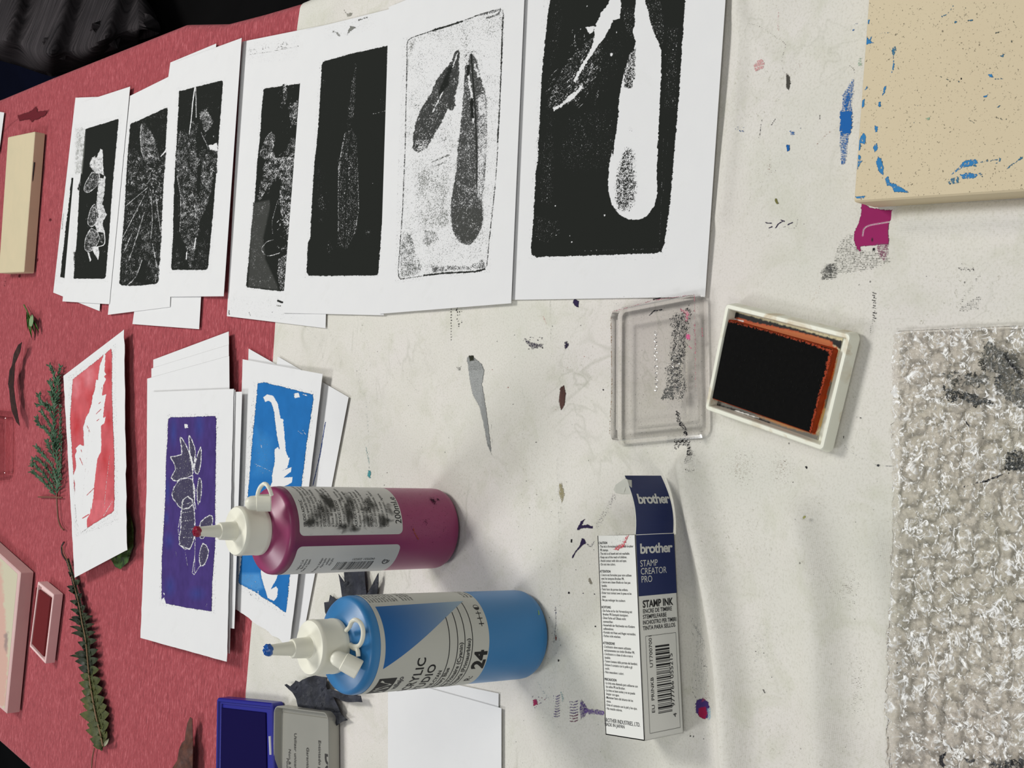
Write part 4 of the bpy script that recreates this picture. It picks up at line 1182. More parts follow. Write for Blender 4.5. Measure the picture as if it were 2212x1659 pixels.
def ptM(p):
    B1 = lin(36, 103, 165)
    o = [(557, 828), (570, 826), (676, 852), (677, 860)] + cp('F', 1040, 200, 1005, 480, 990, 580) + [(655, 1100), (632, 1210)] + cp('E', 1290, 0, 1275, 150, 1260, 330, 1245, 330, 1140, 250, 1050, 200, 1000, 160, 960, 140, 860, 85, 850, 60, 860, 0) + [(527, 1160), (537, 1050), (550, 900)]
    p.poly(o, 1.15, B1, 1.3, 1.0)
    p.poly(cp('E', 860, 0, 1030, 0, 1060, 120, 1000, 150, 860, 80), .95, lin(74, 134, 188), 8); p.poly(cp('F', 600, 100, 740, 200, 740, 500, 580, 500), .98, lin(50, 118, 178), 20)
    leaf = [(568, 858), (577, 852), (590, 855), (600, 872), (606, 905)] + cp('F', 835, 20, 850, 200, 860, 300, 880, 350, 895, 345, 870, 440, 830, 460, 910, 430, 900, 470, 840, 520, 915, 515, 910, 560, 870, 585, 830, 600) + \
        [(628, 1080), (620, 1140), (612, 1200)] + cp('E', 1190, 0, 1165, 60, 1130, 130, 1170, 110, 1185, 130, 1180, 200, 1150, 235, 1100, 210, 1070, 120, 1050, 50, 1040, 0) + [(566, 1190), (572, 1130), (580, 1060)] + \
        cp('F', 740, 560, 740, 500, 765, 380, 760, 280, 790, 260, 805, 280, 780, 150, 765, 20) + [(592, 890), (586, 870), (580, 866), (573, 868)]
    p.poly(leaf, -.3, None, 1.1, .6)
    p.line(cp('E', 1130, 130, 1165, 70, 1175, 95), 2, 1, B1, 1)
    p.poly([(635, 850), (645, 848), (648, 858), (636, 860)], -.1, None, 1, .8); p.line([(655, 852), (664, 855)], 2, 0, None, 1)
    p.line(cp('F', 575, 395, 740, 470), 1.1, .3, None); p.line(cp('F', 600, 410, 660, 480), .9, .45, None)
    for q in ((645, 240, 650, 265), (1000, 110, 1025, 150), (960, 120, 1000, 150)): p.line(cp('F', *q), 1.4, .25, None)
    specks(p, 540, 1250, 560, 1290, 16, .7, 1.5, (B1,), .3)
    p.line(cp('E', 1015, 150, 1020, 190), 1.8, 0, None); p.line(cp('E', 1280, 0, 1262, 290), 1, .5, None)
    p.rgb = p.rgb * (0.90 + 0.20 * vnoise(p.x, p.y * .5, 12, 4, 3))[:, None]
patch('printed_image', [(548, 818), (684, 846), (616, 1334), (506, 1268)], zM, ptM, PRCOL, sM, 1.3)

for i, (c, z) in enumerate([([(331, 777), (494, 716), (503, 1330), (330, 1330)], .0036), ([(327, 796), (494, 745), (501, 1340), (326, 1330)], .0048),
                            ([(318, 818), (495, 769), (500, 1330), (316, 1180)], .0060), ([(332, 852), (523, 846), (506, 1358), (330, 1340)], .0070),
                            ([(330, 850), (508, 842), (496, 1412), (310, 1370)], .0077)]):
    sheet('sheet_of_paper', c, z, PAPER, _BL[i], n=16)
sL, zL = sheet('print_sheet', [(326, 847), (505, 840), (490, 1430), (303, 1378)], .0085, PAPER,
               'white sheet with the violet print of a leafy stem outlined in white', lift=lambda u, v: .0020 * u * v, jag=(0, .8, .8, .8), n=34)
def ptL(p):
    V1 = lin(66, 52, 108); V2 = lin(50, 66, 130); Gd = lin(66, 62, 84)
    o = [(365, 904), (368, 902), (464, 899), (467, 902)] + cp('C', 1840, 1300, 1835, 1659) + cp('D', 1835, 400, 1810, 700, 1805, 950, 1600, 920, 1400, 880, 1378, 850, 1380, 500, 1410, 0) + cp('C', 1415, 1300, 1435, 900)
    p.poly(o, 1.15, V1, 1.2, .7)
    for q, r in (((1480, 1000), (10, 44)), ((1700, 950), (14, 40)), ((1430, 1500), (8, 40))): p.blob(cp('C', *q)[0], *r, None, V2, op=.8, soft=1.2)
    for q, r in (((1440, 350), (14, 24)), ((1450, 740), (16, 30)), ((1680, 800), (24, 20)), ((1420, 150), (8, 20))): p.blob(cp('D', *q)[0], *r, None, V2, op=.7, soft=1.2)
    lv = [cp('C', 1550, 1050, 1590, 1120, 1640, 1250, 1640, 1370, 1540, 1400, 1500, 1420, 1460, 1390, 1495, 1320, 1480, 1260, 1455, 1210, 1550, 1190, 1535, 1060),
          cp('C', 1620, 1035, 1660, 1130, 1665, 1200, 1650, 1300, 1625, 1230, 1610, 1060), cp('C', 1712, 1125, 1715, 1250, 1690, 1360, 1660, 1330, 1665, 1260),
          cp('C', 1700, 1390, 1720, 1440, 1715, 1550, 1690, 1620, 1680, 1500), cp('C', 1520, 1420, 1640, 1400, 1660, 1600, 1560, 1659, 1500, 1600, 1465, 1530),
          cp('D', 1560, 0, 1640, 0, 1665, 250, 1620, 420, 1530, 380, 1540, 250), cp('D', 1790, 130, 1815, 160, 1800, 240, 1730, 330, 1700, 300, 1710, 190),
          cp('D', 1730, 370, 1780, 430, 1750, 540, 1710, 560, 1700, 470)]
    for q in lv:
        p.poly(q, .86, Gd, 1.6, .8, 4, 2)
    for q in lv:
        p.line(smooth(q, 2, True) + [q[0]], 2.0, .08, None, 1.2, jag=.7)
    p.line(cp('C', 1630, 1230, 1640, 1320, 1650, 1500, 1670, 1659), 1.8, .15, None, 1); p.line(cp('D', 1655, 0, 1665, 250, 1660, 620), 1.6, .2, None, 1)
    p.line(cp('D', 1660, 480, 1640, 620, 1655, 640, 1700, 570, 1750, 550), 1.8, .15, None, 1); p.line(cp('D', 1570, 390, 1600, 560), 1.3, .35, None, 1)
    p.line(cp('D', 1560, 0, 1520, 250, 1535, 390, 1620, 420), 1.8, .2, None, 1)
    for k in range(5): p.line(cp('D', 1560, 40 + k * 70, 1640, 20 + k * 75), 1.2, .45, None, 1)
    p.poly(cp('C', 1570, 930, 1600, 935, 1608, 965, 1575, 970), .0, None, 1.2, .5)
    p.poly(cp('D', 1390, 790, 1405, 795, 1400, 820), -.2, None, 1); p.poly(cp('D', 1378, 850, 1400, 830, 1415, 885, 1395, 880), -.3, None, 1)
    p.line(cp('D', 1770, 870, 1750, 930), 1, .4, None); p.line(cp('D', 1500, 440, 1515, 560), 1, .5, None); p.line(cp('D', 1420, 350, 1450, 310), 1, .5, None)
    p.rgb = p.rgb * (0.82 + 0.36 * vnoise(p.x * 1.5, p.y * .4, 8, 4, 3))[:, None]; p.mottle(.16, 4, 5, .1, 1.0)
patch('printed_image', [(360, 894), (473, 892), (465, 1326), (343, 1308)], zL, ptL, PRCOL, sL, 1.2)

# ---------------- two blank sheets beside the blue bottle
sheet('sheet_of_paper', [(838, 1448), (1077, 1498), (1075, 1740), (838, 1720)], .0010, PAPER, 'blank white sheet beside the blue bottle, the lower of two', n=14)
sheet('sheet_of_paper', [(838, 1462), (1083, 1530), (1083, 1790), (838, 1770)], .0019, PAPER, 'blank white sheet beside the blue bottle, the upper of two', n=14)

for o in list(sc.objects):
    if o.parent is None and o.name.split('.')[0] in ('print_sheet', 'sheet_of_paper'):
        o['group'] = 'printed sheets laid out on the table' if o.name.startswith('print') else 'blank sheets of paper among the prints'


# ================================================================== objects
CROPS.update(FA=(0, 1180, 3.463), FB=(0, 640, 2.96), BB=(600, 1250, 4.608), ZT=(450, 1480, 7.135))
ATTR = {}


def attr_mat(name='printed_graphics', rough=0.55, spec=0.3):
    if name in ATTR: return ATTR[name]
    m = Mat(name); at = m.n('ShaderNodeAttribute', attribute_name='paint')
    m.set(color=at.outputs['Color'], rough=rough, spec=spec)
    ATTR[name] = m.m; return m.m


def text_geo(s, cap, bold=0.0, align='LEFT', sx=1.0, shear=0.0, maxlen=None, spacing=1.0):
    """flat letters; cap = height of a capital in metres; returns (n,2) verts and faces"""
    c = bpy.data.curves.new('t', 'FONT'); c.body = s; c.size = 1.0; c.resolution_u = 3
    c.align_x = align; c.offset = bold; c.space_character = spacing
    ob = bpy.data.objects.new('t', c)
    me = bpy.data.meshes.new_from_object(ob)
    k = cap / 0.70
    bm = bmesh.new(); bm.from_mesh(me)
    if maxlen:
        bmesh.ops.triangulate(bm, faces=bm.faces)
        for _ in range(4):
            e = [e for e in bm.edges if e.calc_length() * k > maxlen]
            if not e: break
            bmesh.ops.subdivide_edges(bm, edges=e, cuts=1)
            bmesh.ops.triangulate(bm, faces=[f for f in bm.faces if len(f.verts) > 3])
    bm.verts.index_update()
    V = np.array([(v.co.x * k * sx + v.co.y * k * shear, v.co.y * k) for v in bm.verts]).reshape(-1, 2)
    Fc = [tuple(v.index for v in f.verts) for f in bm.faces]
    bm.free(); bpy.data.objects.remove(ob); bpy.data.curves.remove(c); bpy.data.meshes.remove(me)
    return V, Fc


class Decal:
    """flat or wrapped graphics of several colours, one mesh"""
    def __init__(s, mapf): s.f = mapf; s.V = []; s.F = []; s.C = []
    def add(s, V2, Fc, col, lift=0.0):
        if len(V2) == 0: return
        o = len(s.V); P = s.f(np.asarray(V2, float), lift); s.V += [tuple(p) for p in P]
        s.F += [tuple(i + o for i in f) for f in Fc]
        col = np.asarray(col, float)
        s.C += [tuple(col)] * len(P) if col.ndim == 1 else [tuple(c) for c in col]
    def text(s, t, x, y, cap, col, lift=.00008, rot=0.0, **kw):
        V, Fc = text_geo(t, cap, **kw)
        if len(V) == 0: return
        c, sn = math.cos(rot), math.sin(rot)
        V = np.stack([V[:, 0] * c - V[:, 1] * sn + x, V[:, 0] * sn + V[:, 1] * c + y], 1)
        s.add(V, Fc, col, lift)
    def rect(s, x0, y0, x1, y1, col, lift=.00004, n=1, ny=1):
        g = [(x0 + (x1 - x0) * i / n, y0 + (y1 - y0) * j / ny) for i in range(n + 1) for j in range(ny + 1)]
        Fc = [(i * (ny + 1) + j, (i + 1) * (ny + 1) + j, (i + 1) * (ny + 1) + j + 1, i * (ny + 1) + j + 1) for i in range(n) for j in range(ny)]
        s.add(g, Fc, col, lift)
    def rrect(s, x0, y0, x1, y1, r, col, lift=.00002, n=40):
        """rounded rectangle as vertical slats so that it can wrap"""
        xs = sorted(set(list(np.linspace(x0, x1, n)) + [x0 + r * (1 - math.cos(t)) for t in np.linspace(0, 1.57, 6)] + [x1 - r * (1 - math.cos(t)) for t in np.linspace(0, 1.57, 6)]))
        g = []
        for x in xs:
            d = 0
            if x < x0 + r: d = r - math.sqrt(max(0, r * r - (x0 + r - x) ** 2))
            if x > x1 - r: d = r - math.sqrt(max(0, r * r - (x - x1 + r) ** 2))
            g += [(x, y0 + d), (x, y1 - d)]
        s.add(g, [(2 * i, 2 * i + 2, 2 * i + 3, 2 * i + 1) for i in range(len(xs) - 1)], col, lift)
    def line(s, pts, w, col, lift=.00006):
        P = [np.array(p, float) for p in pts]; g = []
        for i, p in enumerate(P):
            d = P[min(i + 1, len(P) - 1)] - P[max(i - 1, 0)]; d /= np.linalg.norm(d) + 1e-12; n = np.array([-d[1], d[0]]) * w / 2
            g += [p + n, p - n]
        s.add(g, [(2 * i, 2 * i + 1, 2 * i + 3, 2 * i + 2) for i in range(len(P) - 1)], col, lift)
    def build(s, name, parent, mat=None):
        C = np.concatenate([np.array(s.C), np.ones((len(s.C), 1))], 1)
        return mesh_obj(name, s.V, s.F, mat or attr_mat(), parent, False, paint=C)


def lathe(prof, n=64, M_=None):
    V = []; Fc = []
    for r, z in prof:
        for k in range(n):
            t = 2 * math.pi * k / n; V.append((r * math.cos(t), r * math.sin(t), z))
    m_ = len(prof)
    for i in range(m_ - 1):
        for k in range(n):
            Fc.append((i * n + k, i * n + (k + 1) % n, (i + 1) * n + (k + 1) % n, (i + 1) * n + k))
    Fc.append(tuple(range(n))[::-1]); Fc.append(tuple((m_ - 1) * n + k for k in range(n)))
    V = np.array(V)
    if M_ is not None: V = xf(M_, V)
    return V, Fc


def xf(M_, V):
    A = np.array(M_)
    return np.asarray(V) @ A[:3, :3].T + A[:3, 3]


CAMP = np.array([0, 0, TZ + CAM_H])


def ray(px, py):
    return cF * F_PX + EX * (px - 1106) + EY * (py - 829.5)


# ---------------------------------------------------------------- paint bottles
CAPW = plain('bottle_cap_plastic', lin(226, 224, 208), 0.42, 0.5, 0.02, 60)


def bottle(front, tilt, label, bodycol, darkcol, tipcol, group, knob):
    R0 = 0.0245
    b = W(*front); v = -b[:2] / np.linalg.norm(b[:2])
    ctr = np.array([b[0] - v[0] * R0, b[1] - v[1] * R0, TZ + 0.0018])
    phi = math.atan2(v[0], -v[1])
    Mx = Matrix.Translation(ctr) @ Matrix.Rotation(phi, 4, 'Z') @ Matrix.Rotation(tilt, 4, 'Y')
    Mi = np.array(Mx.inverted())
    root = thing('paint_bottle', tuple(ctr), label, 'paint bottle', group)
    m = Mat('paint_bottle_plastic')
    n = m.noise(22, 3, 0.6, 0.3)
    # paint clinging to the inside of the thin plastic
    tc = m.n('ShaderNodeTexCoord'); sep = m.n('ShaderNodeSeparateXYZ'); m.l(tc.outputs['Object'], sep.inputs[0])
    h = m.n('ShaderNodeMapRange', clamp=True); h.inputs['From Min'].default_value = 0.035; h.inputs['From Max'].default_value = 0.095
    m.l(sep.outputs['Z'], h.inputs[0])
    up = m.n('ShaderNodeMapRange', clamp=True); up.inputs['From Min'].default_value = 0.112; up.inputs['From Max'].default_value = 0.1165
    m.l(sep.outputs['Z'], up.inputs[0])
    f1 = m.math('MULTIPLY', h.outputs[0], m.math('SUBTRACT', 1.0, up.outputs[0]))
    col = m.mix(f1, bodycol, darkcol)
    col = m.mix(m.math('MULTIPLY', m.math('SUBTRACT', n, 0.5), 1.2, clamp=True), col, tuple(c * 0.75 for c in bodycol))
    m.set(color=col, rough=0.38, spec=0.4, sss=0.0)
    m.b.inputs['Coat Weight'].default_value = 0.15; m.b.inputs['Coat Roughness'].default_value = 0.25
    prof = [(0.0195, 0.0012), (0.0215, 0), (0.0235, .0008), (0.0243, .0025), (R0, .005), (R0, .055), (R0, .108), (.0245, .1128), (.0242, .1146), (.0234, .1158), (.0222, .1163), (.0190, .1176), (.0150, .1190), (.0130, .1200), (.0122, .1215)]
    V, Fc = lathe(prof, 96, Mx)
    mesh_obj('bottle_body', V, Fc, m.m, root, True)
    cap = [(.0127, .1205), (.0134, .1212), (.0136, .1225), (.0136, .1238), (.0134, .1242), (.0134, .1335), (.0136, .1340), (.0135, .1352), (.0129, .1361), (.0118, .1363), (.0104, .1359), (.0062, .1360), (.0054, .1366)]
    V, Fc = lathe(cap, 64, Mx); cp_ = mesh_obj('cap', V, Fc, CAPW, root, True)
    noz = [(.0055, .1355), (.0051, .1380), (.0047, .1452), (.0044, .1458), (.0036, .1459), (.0034, .1470), (.0026, .1560), (.0024, .1590), (.0015, .1592)]
    V, Fc = lathe(noz, 32, Mx); mesh_obj('nozzle', V, Fc, CAPW, cp_, True)
    tipm = plain('wet_paint_' + label.split()[0], tipcol, 0.25, 0.5)
    tp = [(.0008, .1566), (.0027, .1572), (.0029, .1584), (.0026, .1596), (.0018, .1602), (.0004, .1601)]
    V, Fc = lathe(tp, 20, Mx); V = V + np.random.RandomState(3).normal(0, .00022, V.shape); mesh_obj('paint_drop', V, Fc, tipm, cp_, True)
    # hinged stopper on its loop, traced
    q0, q1, zk0, zk1, loop = knob
    a = W(*q0, zk0); c = W(*q1, zk1)
    d = (c - a) / np.linalg.norm(c - a)
    P = []; Rr = []
    L_ = np.linalg.norm(c - a)
    for t, r in ((0, .0006), (.03, .0019), (.09, .0030), (.20, .0038), (.32, .0040), (.44, .0041), (.46, .0046), (.97, .0048), (1, .0044)):
        P.append(a + d * L_ * t); Rr.append(r)
    V, Fc = tube_mesh(P, Rr, 24); st = mesh_obj('stopper', V, Fc, CAPW, cp_, True)
    lp = smooth([tuple(W(x, y, z)) for x, y, z in loop], 5)
    V, Fc = tube_mesh(lp, .0011, 10); mesh_obj('strap_loop', V, Fc, CAPW, st, True)

    def cyl(px, py):
        d = ray(px, py); o = Mi[:3, :3] @ CAMP + Mi[:3, 3]; d = Mi[:3, :3] @ d
        A = d[0] ** 2 + d[1] ** 2; B = 2 * (o[0] * d[0] + o[1] * d[1]); C_ = o[0] ** 2 + o[1] ** 2 - R0 ** 2
        disc = max(0, B * B - 4 * A * C_); t = (-B - math.sqrt(disc)) / (2 * A)
        p = o + d * t
        return math.atan2(p[0], -p[1]) * R0, p[2]

    def wrapf(V2, lift):
        th = V2[:, 0] / R0; r = R0 + .00012 + lift
        return xf(Mx, np.stack([r * np.sin(th), -r * np.cos(th), V2[:, 1]], 1))
    return root, cyl, Decal(wrapf)


SIL = lin(186, 186, 178)
INK = lin(28, 28, 30)
PBG = 'upright paint bottles'
rb, cyl, d = bottle((1192, 1362), 0.036, 'blue paint bottle with grey label numbered 24, white nozzle cap', lin(46, 116, 170), lin(50, 120, 174), lin(24, 84, 160), PBG,
                    ((714, 1414), (776, 1447), .1335, .1225, [(748, 1362, .124), (755, 1354, .1245), (760, 1343, .125), (768, 1339, .1245), (778, 1345, .123), (784, 1360, .122), (783, 1380, .1215), (776, 1394, .1215), (764, 1396, .122), (756, 1392, .1225), (763, 1400, .122), (772, 1404, .122), (774, 1418, .122)]))
zt, zb = .1105, .0425
d.rrect(-.046, zb, .046, zt, .004, SIL, 0, 90)
A_, B_, C_ = cyl(*cp('BB', 968, 282)[0]), cyl(*cp('BB', 1845, 225)[0]), cyl(*cp('BB', 1045, 900)[0])
n_ = 40
g = []; cc = []; Fc = []
for i in range(n_ + 1):
    for j in range(n_ + 1 - i):
        u, w_ = i / n_, j / n_
        g.append(np.array(A_) * (1 - u - w_) + np.array(B_) * u + np.array(C_) * w_)
        k_ = min(1, max(0, u * 1.15))
        cc.append(tuple(np.array(lin(20, 92, 156)) * (1 - k_ ** 1.6) + np.array(lin(140, 160, 176)) * k_ ** 1.6))
idx = {}; q = 0
for i in range(n_ + 1):
    for j in range(n_ + 1 - i): idx[i, j] = q; q += 1
for i in range(n_):
    for j in range(n_ - i):
        Fc.append((idx[i, j], idx[i, j + 1], idx[i + 1, j]))
        if i + j < n_ - 1: Fc.append((idx[i, j + 1], idx[i + 1, j + 1], idx[i + 1, j]))
d.add(g, Fc, np.array(cc), .00004)
for xs, ye in ((1695, 390), (1760, 330), (1810, 280), (1870, 235)):
    pass
for mid, st_ in (((1710, 620), (1672, 385)), ((1790, 600), (1730, 335)), ((1862, 600), (1780, 285)), ((1938, 600), (1838, 240))):
    z_ = cyl(*cp('BB', *mid)[0])[1]; x_ = cyl(*cp('BB', *st_)[0])[0]
    d.line([(-.04 + (x_ + .04) * t, z_) for t in np.linspace(0, 1, 40)], .0005, INK)
def T(dd, cy, s, k, x, y, cap, **kw):
    X_, Z_ = cy(*cp(k, x, y)[0]); dd.text(s, X_, Z_, cap, kw.pop('col', INK), maxlen=.0016, **kw)
T(d, cyl, 'ACRYLIC', 'BB', 1478, 780, .0050, align='RIGHT', bold=.02, sx=.98, spacing=1.06)
T(d, cyl, 'STUDIO', 'BB', 1582, 845, .0048, align='RIGHT', bold=.02, sx=.98, spacing=1.06)
T(d, cyl, 'BLUE-CYAN', 'BB', 1636, 910, .0022, align='RIGHT', bold=.02)
T(d, cyl, 'Primary Blue', 'BB', 1712, 885, .0024, align='RIGHT', bold=.02)
T(d, cyl, 'Bleu Primaire (Cyanin)', 'BB', 1842, 632, .0024, align='RIGHT', bold=.02)
T(d, cyl, 'Azul Primaria (Primaurblau)', 'BB', 1916, 592, .0024, align='RIGHT', bold=.02)
T(d, cyl, '24', 'BB', 2082, 708, .0078, align='RIGHT', bold=.045, sx=.95)
T(d, cyl, 'R:', 'BB', 1945, 965, .0040, align='RIGHT', bold=.01)
for q_ in ((2026, 448), (2010, 395), (1995, 345)):
    X_, Z_ = cyl(*cp('BB', *q_)[0]); d.rect(X_ - .0014, Z_ - .00025, X_ + .0014, Z_ + .00025, INK, .00006, 3); d.rect(X_ - .00025, Z_ - .0017, X_ + .00025, Z_ + .0017, INK, .00006)
X_, Z_ = cyl(*cp('BB', 1972, 287)[0])
def disc(dd, x, y, r, col, a0=0, a1=6.2832, r0=0, lift=.00008, n=28):
    ts = np.linspace(a0, a1, n); g = [];
    for t in ts: g += [(x + r * math.cos(t), y + r * math.sin(t)), (x + r0 * math.cos(t), y + r0 * math.sin(t))]
    dd.add(g, [(2 * i, 2 * i + 2, 2 * i + 3, 2 * i + 1) for i in range(n - 1)], col, lift)
disc(d, X_, Z_, .0018, INK, r0=.0015); disc(d, X_, Z_, .0017, INK, 1.57, 4.71)
# monogram box and the maker's word
xl, zl = cyl(*cp('BB', 1190, 982)[0]); xt, ztp = cyl(*cp('BB', 1030, 1000)[0])
d.rect(xl - .0150, zl, xl, zl + .0105, lin(34, 34, 36), .00005, 14, 2)
for pts in (((-.0135, .0015), (-.0105, .0088), (-.0075, .0015)), ((-.0085, .0088), (-.0050, .0015), (-.0018, .0088))):
    d.line([(xl + x, zl + y) for x, y in pts], .0012, SIL, .0001)
T(d, cyl, 'vallejo', 'BB', 1258, 972, .0030, align='RIGHT', bold=.03, col=lin(70, 70, 72))
rt = random.Random(7)
words = ['Vinilic', 'resin', 'acrylic', 'colour', 'artists', 'pigment', 'soap', 'water', 'paint', 'studio', 'non', 'toxic', 'light', 'fast', 'dries', 'matt', 'brush', 'mix']
for k in range(17):
    x, y = 870 + k * 30, 165 + k * 1.0
    if k in (10, 15, 16): continue
    X_, Z_ = cyl(*cp('BB', x + 70, 255 - k * 2)[0])
    d.text(' '.join(rt.choice(words) for _ in range(3)), X_ + .001, Z_, .0014, INK, maxlen=.0016)
for k in range(3):
    X_, Z_ = cyl(*cp('BB', 1870 + k * 34, 188)[0]); d.text(['Acrylicos Vallejo', 'Made in Spain', 'Barcelona'][k], X_, Z_, .0014, INK, maxlen=.0016)
lb = d.build('label', rb); lb['label'] = 'grey label with blue triangle and the number 24'
# stray green fleck low on the bottle
d2 = Decal(d.f); X_, Z_ = cyl(*cp('G', 1908, 1025)[0]); d2.line([(X_ - .0012, Z_ + .0006), (X_, Z_), (X_ + .0016, Z_ - .0004)], .0005, lin(150, 180, 70)); d2.build('paint_fleck', rb)

rm_, cyl, d = bottle((1000, 1139), 0.016, 'magenta paint bottle with ink-smudged back label, white nozzle cap', lin(144, 54, 96), lin(106, 42, 74), lin(140, 20, 50), PBG,
                     ((529, 1087), (586, 1086), .1385, .1265, [(587, 1070, .129), (581, 1054, .131), (573, 1045, .132), (564, 1050, .133), (558, 1062, .1335), (556, 1076, .1335), (560, 1086, .133)]))
x1 = cyl(*cp('F', 1400, 1010)[0])[0]; x2 = cyl(*cp('F', 1400, 1098)[0])[0]
WH = lin(196, 194, 188)
d.rrect(x1, .0425, x1 + .052, .1105, .003, WH, 0, 70); d.rrect(x2 - .034, .0425, x2, .1105, .003, WH, 0, 50)
L_ = ['STUDIO ACRYLIC', 'Colours specially formulated for artists', 'Can be used on paper, canvas, wood', 'and card. Dries quickly. Clean brushes', 'with water. Keep from freezing.', 'STUDIO ACRYLIC', 'Couleurs acryliques pour artistes', 'a base de resine, sechage rapide.', 'Nettoyer les pinceaux avec de leau.', 'ACRYLIC STUDIO', 'Acrilico para artistas, colores', 'mezclables entre si, secado rapido.', 'Limpiar los pinceles con agua.', 'ACRYLIC STUDIO', 'Kunstler Acrylfarben, schnell', 'trocknend. Pinsel mit Wasser', 'auswaschen. Vor Frost schutzen.', 'STUDIO ACRYLIC', 'Colori acrilici per artisti, si', 'asciugano rapidamente. Pulire i', 'pennelli con acqua.', 'Contiene pigmenti. Agitare.']
for k, s_ in enumerate(L_):
    X_, Z_ = cyl(*cp('F', 1035 + k * 33.5, 940)[0]); d.text(s_, X_, Z_, .0017, lin(52, 52, 50), maxlen=.0016, bold=.02 if k in (0, 5, 9, 13, 17) else .004, sx=.85)
T(d, cyl, '200ml.e', 'F', 1845, 915, .0042, sx=.95, bold=.005)
zb0 = cyl(*cp('F', 1300, 1240)[0]); zb1 = cyl(*cp('F', 1600, 1240)[0])
n_ = 44; rr = random.Random(5); z_ = zb0[1]
xr = zb0[0]
while z_ > zb1[1]:
    w_ = rr.choice([.00022, .00022, .00045, .0007]); d.rect(xr - .0085, z_ - w_, xr, z_, INK, .00006, 5); z_ -= w_ + rr.choice([.00025, .00045, .0006])
X_, Z_ = zb0[0] + .0006, zb1[1]
d.text('0429551 220251', X_ + .0020, Z_, .0016, INK, rot=math.pi / 2, maxlen=.0016)
for k in range(3):
    X_, Z_ = cyl(*cp('F', 1020 + k * 28, 1215)[0]); d.text(['Vallejo S.A.', 'Barcelona', 'Made in Spain'][k], X_, Z_, .0015, INK, align='RIGHT', maxlen=.0016)
for k in range(4):
    X_, Z_ = cyl(*cp('F', 1180 + k * 30, 1205)[0]); d.text(['Acrylicos Vallejo', 'Apartado', 'vallejo', 'Acrylic'][k], X_, Z_, .0015, INK, align='RIGHT', maxlen=.0016)
X_, Z_ = cyl(*cp('F', 1710, 1232)[0])
disc(d, X_, Z_, .0024, INK, .6, 5.2, .0018); disc(d, X_, Z_, .0014, INK, 3.6, 8.2, .0008)
lb = d.build('label', rm_); lb['label'] = 'white back labels with small print and barcode'
# smudges of black ink over label and body, and an orange scrape
SOFT = overlay('soft_smudge_ink', 130, .8, 0, .8, rough=.6)
def cyl_patch(name, xa, xb, za, zb_, fn, root, dec):
    nu, nv = 120, 170
    U_, V_ = [a.ravel() for a in np.meshgrid(np.linspace(xa, xb, nu), np.linspace(za, zb_, nv), indexing='ij')]
    P = dec.f(np.stack([U_, V_], 1), .00022); pt = Paint(U_ * 1000, V_ * 1000); fn(pt)
    mesh_obj(name, P, grid_faces(nu, nv), SOFT if 'smudge' in name else PR, root, True, paint=np.concatenate([pt.rgb, pt.a[:, None]], 1))
def sm(p):
    g_ = lin(66, 66, 62); p.a[:] = -.5; p.rgb[:] = g_
    X1 = x1 * 1000
    for (x, z, rx, rz, a) in ((7, 104, 7, 5, 1.0), (12, 96, 9, 8, 1.05), (5, 88, 5, 6, .9), (20, 90, 9, 9, 1.15), (12, 78, 10, 5, .9), (22, 74, 8, 6, 1.1), (8, 66, 8, 6, .9), (18, 62, 9, 7, 1.0), (6, 56, 5, 6, 1.1), (14, 50, 7, 5, 1.0), (3, 76, 3, 12, .9)):
        p.blob((X1 + x, z), rx, rz, a, g_, soft=1.1, jag=.35, js=4)
    p.blob((X1 + 4.5, 83), 2.2, 6, .8, lin(60, 60, 58), soft=1, jag=.4, js=3)
    p.line([(X1 + 13, 90), (X1 + 17, 84), (X1 + 22, 80)], 1.6, .1, None, 1.5)
cyl_patch('ink_smudge', x1 + .0004, x1 + .045, .043, .110, sm, rm_, d)
def sm2(p):
    X1 = x1 * 1000
    p.blob((X1 + 21, 16), 4, 2.4, .75, lin(52, 24, 40), soft=1, jag=.4, js=3); p.blob((X1 + 22, 12), 2.2, 1.6, .7, lin(40, 24, 36), soft=1)
    p.blob((X1 + 7, 26), 2, 2, .5, lin(70, 26, 50), soft=1)
    p.line([(X1 - 3, 31), (X1 + .5, 34), (X1 + 3, 35)], .8, .62, lin(180, 90, 50), .6)
cyl_patch('stain', x1 - .006, x1 + .040, .008, .040, sm2, rm_, d)


# ---------------------------------------------------------------- ink refill box
def frame_quad(O, ux, uy, n):
    O, ux, uy, n = map(lambda a: np.array(a, float), (O, ux, uy, n))
    return lambda V2, lift: O + V2[:, :1] * ux + V2[:, 1:2] * uy + n * (lift + .00005)

BH = .0272
f0, f1 = W(1456, 1152, .001), W(1477, 1583, .001)           # near bottom edge
t0, t1 = W(1371, 1160, BH + .001), W(1390, 1597, BH + .001)
k0, k1 = W(1289, 1155, BH + .001), W(1308, 1587, BH + .001)
lu = (f1 - f0); Lb = np.linalg.norm(lu); lu /= Lb          # along the box, picture-down
nu_ = np.array([lu[1], -lu[0], 0]);
if nu_[1] > 0: nu_ = -nu_                                       # towards the viewer
dep = np.linalg.norm(((k0 - t0) - lu * ((k0 - t0) @ lu))[:2])
dep = float(np.clip(dep, .022, .032))
fb = f0.copy(); fb[2] = TZ + .0012
UPZ = np.array([0, 0, 1.0])
BX = thing('ink_box', tuple(fb + lu * Lb / 2 - nu_ * dep / 2), 'long white and navy cardboard ink refill box with one end flap open', 'box')
card = plain('white_card', lin(216, 216, 210), 0.5, 0.4, 0.02)
navy = plain('navy_printed_card', lin(30, 42, 88), 0.5, 0.4, 0.05)
inner = plain('raw_card', lin(182, 182, 172), 0.8, 0.2, 0.04)
c8 = []
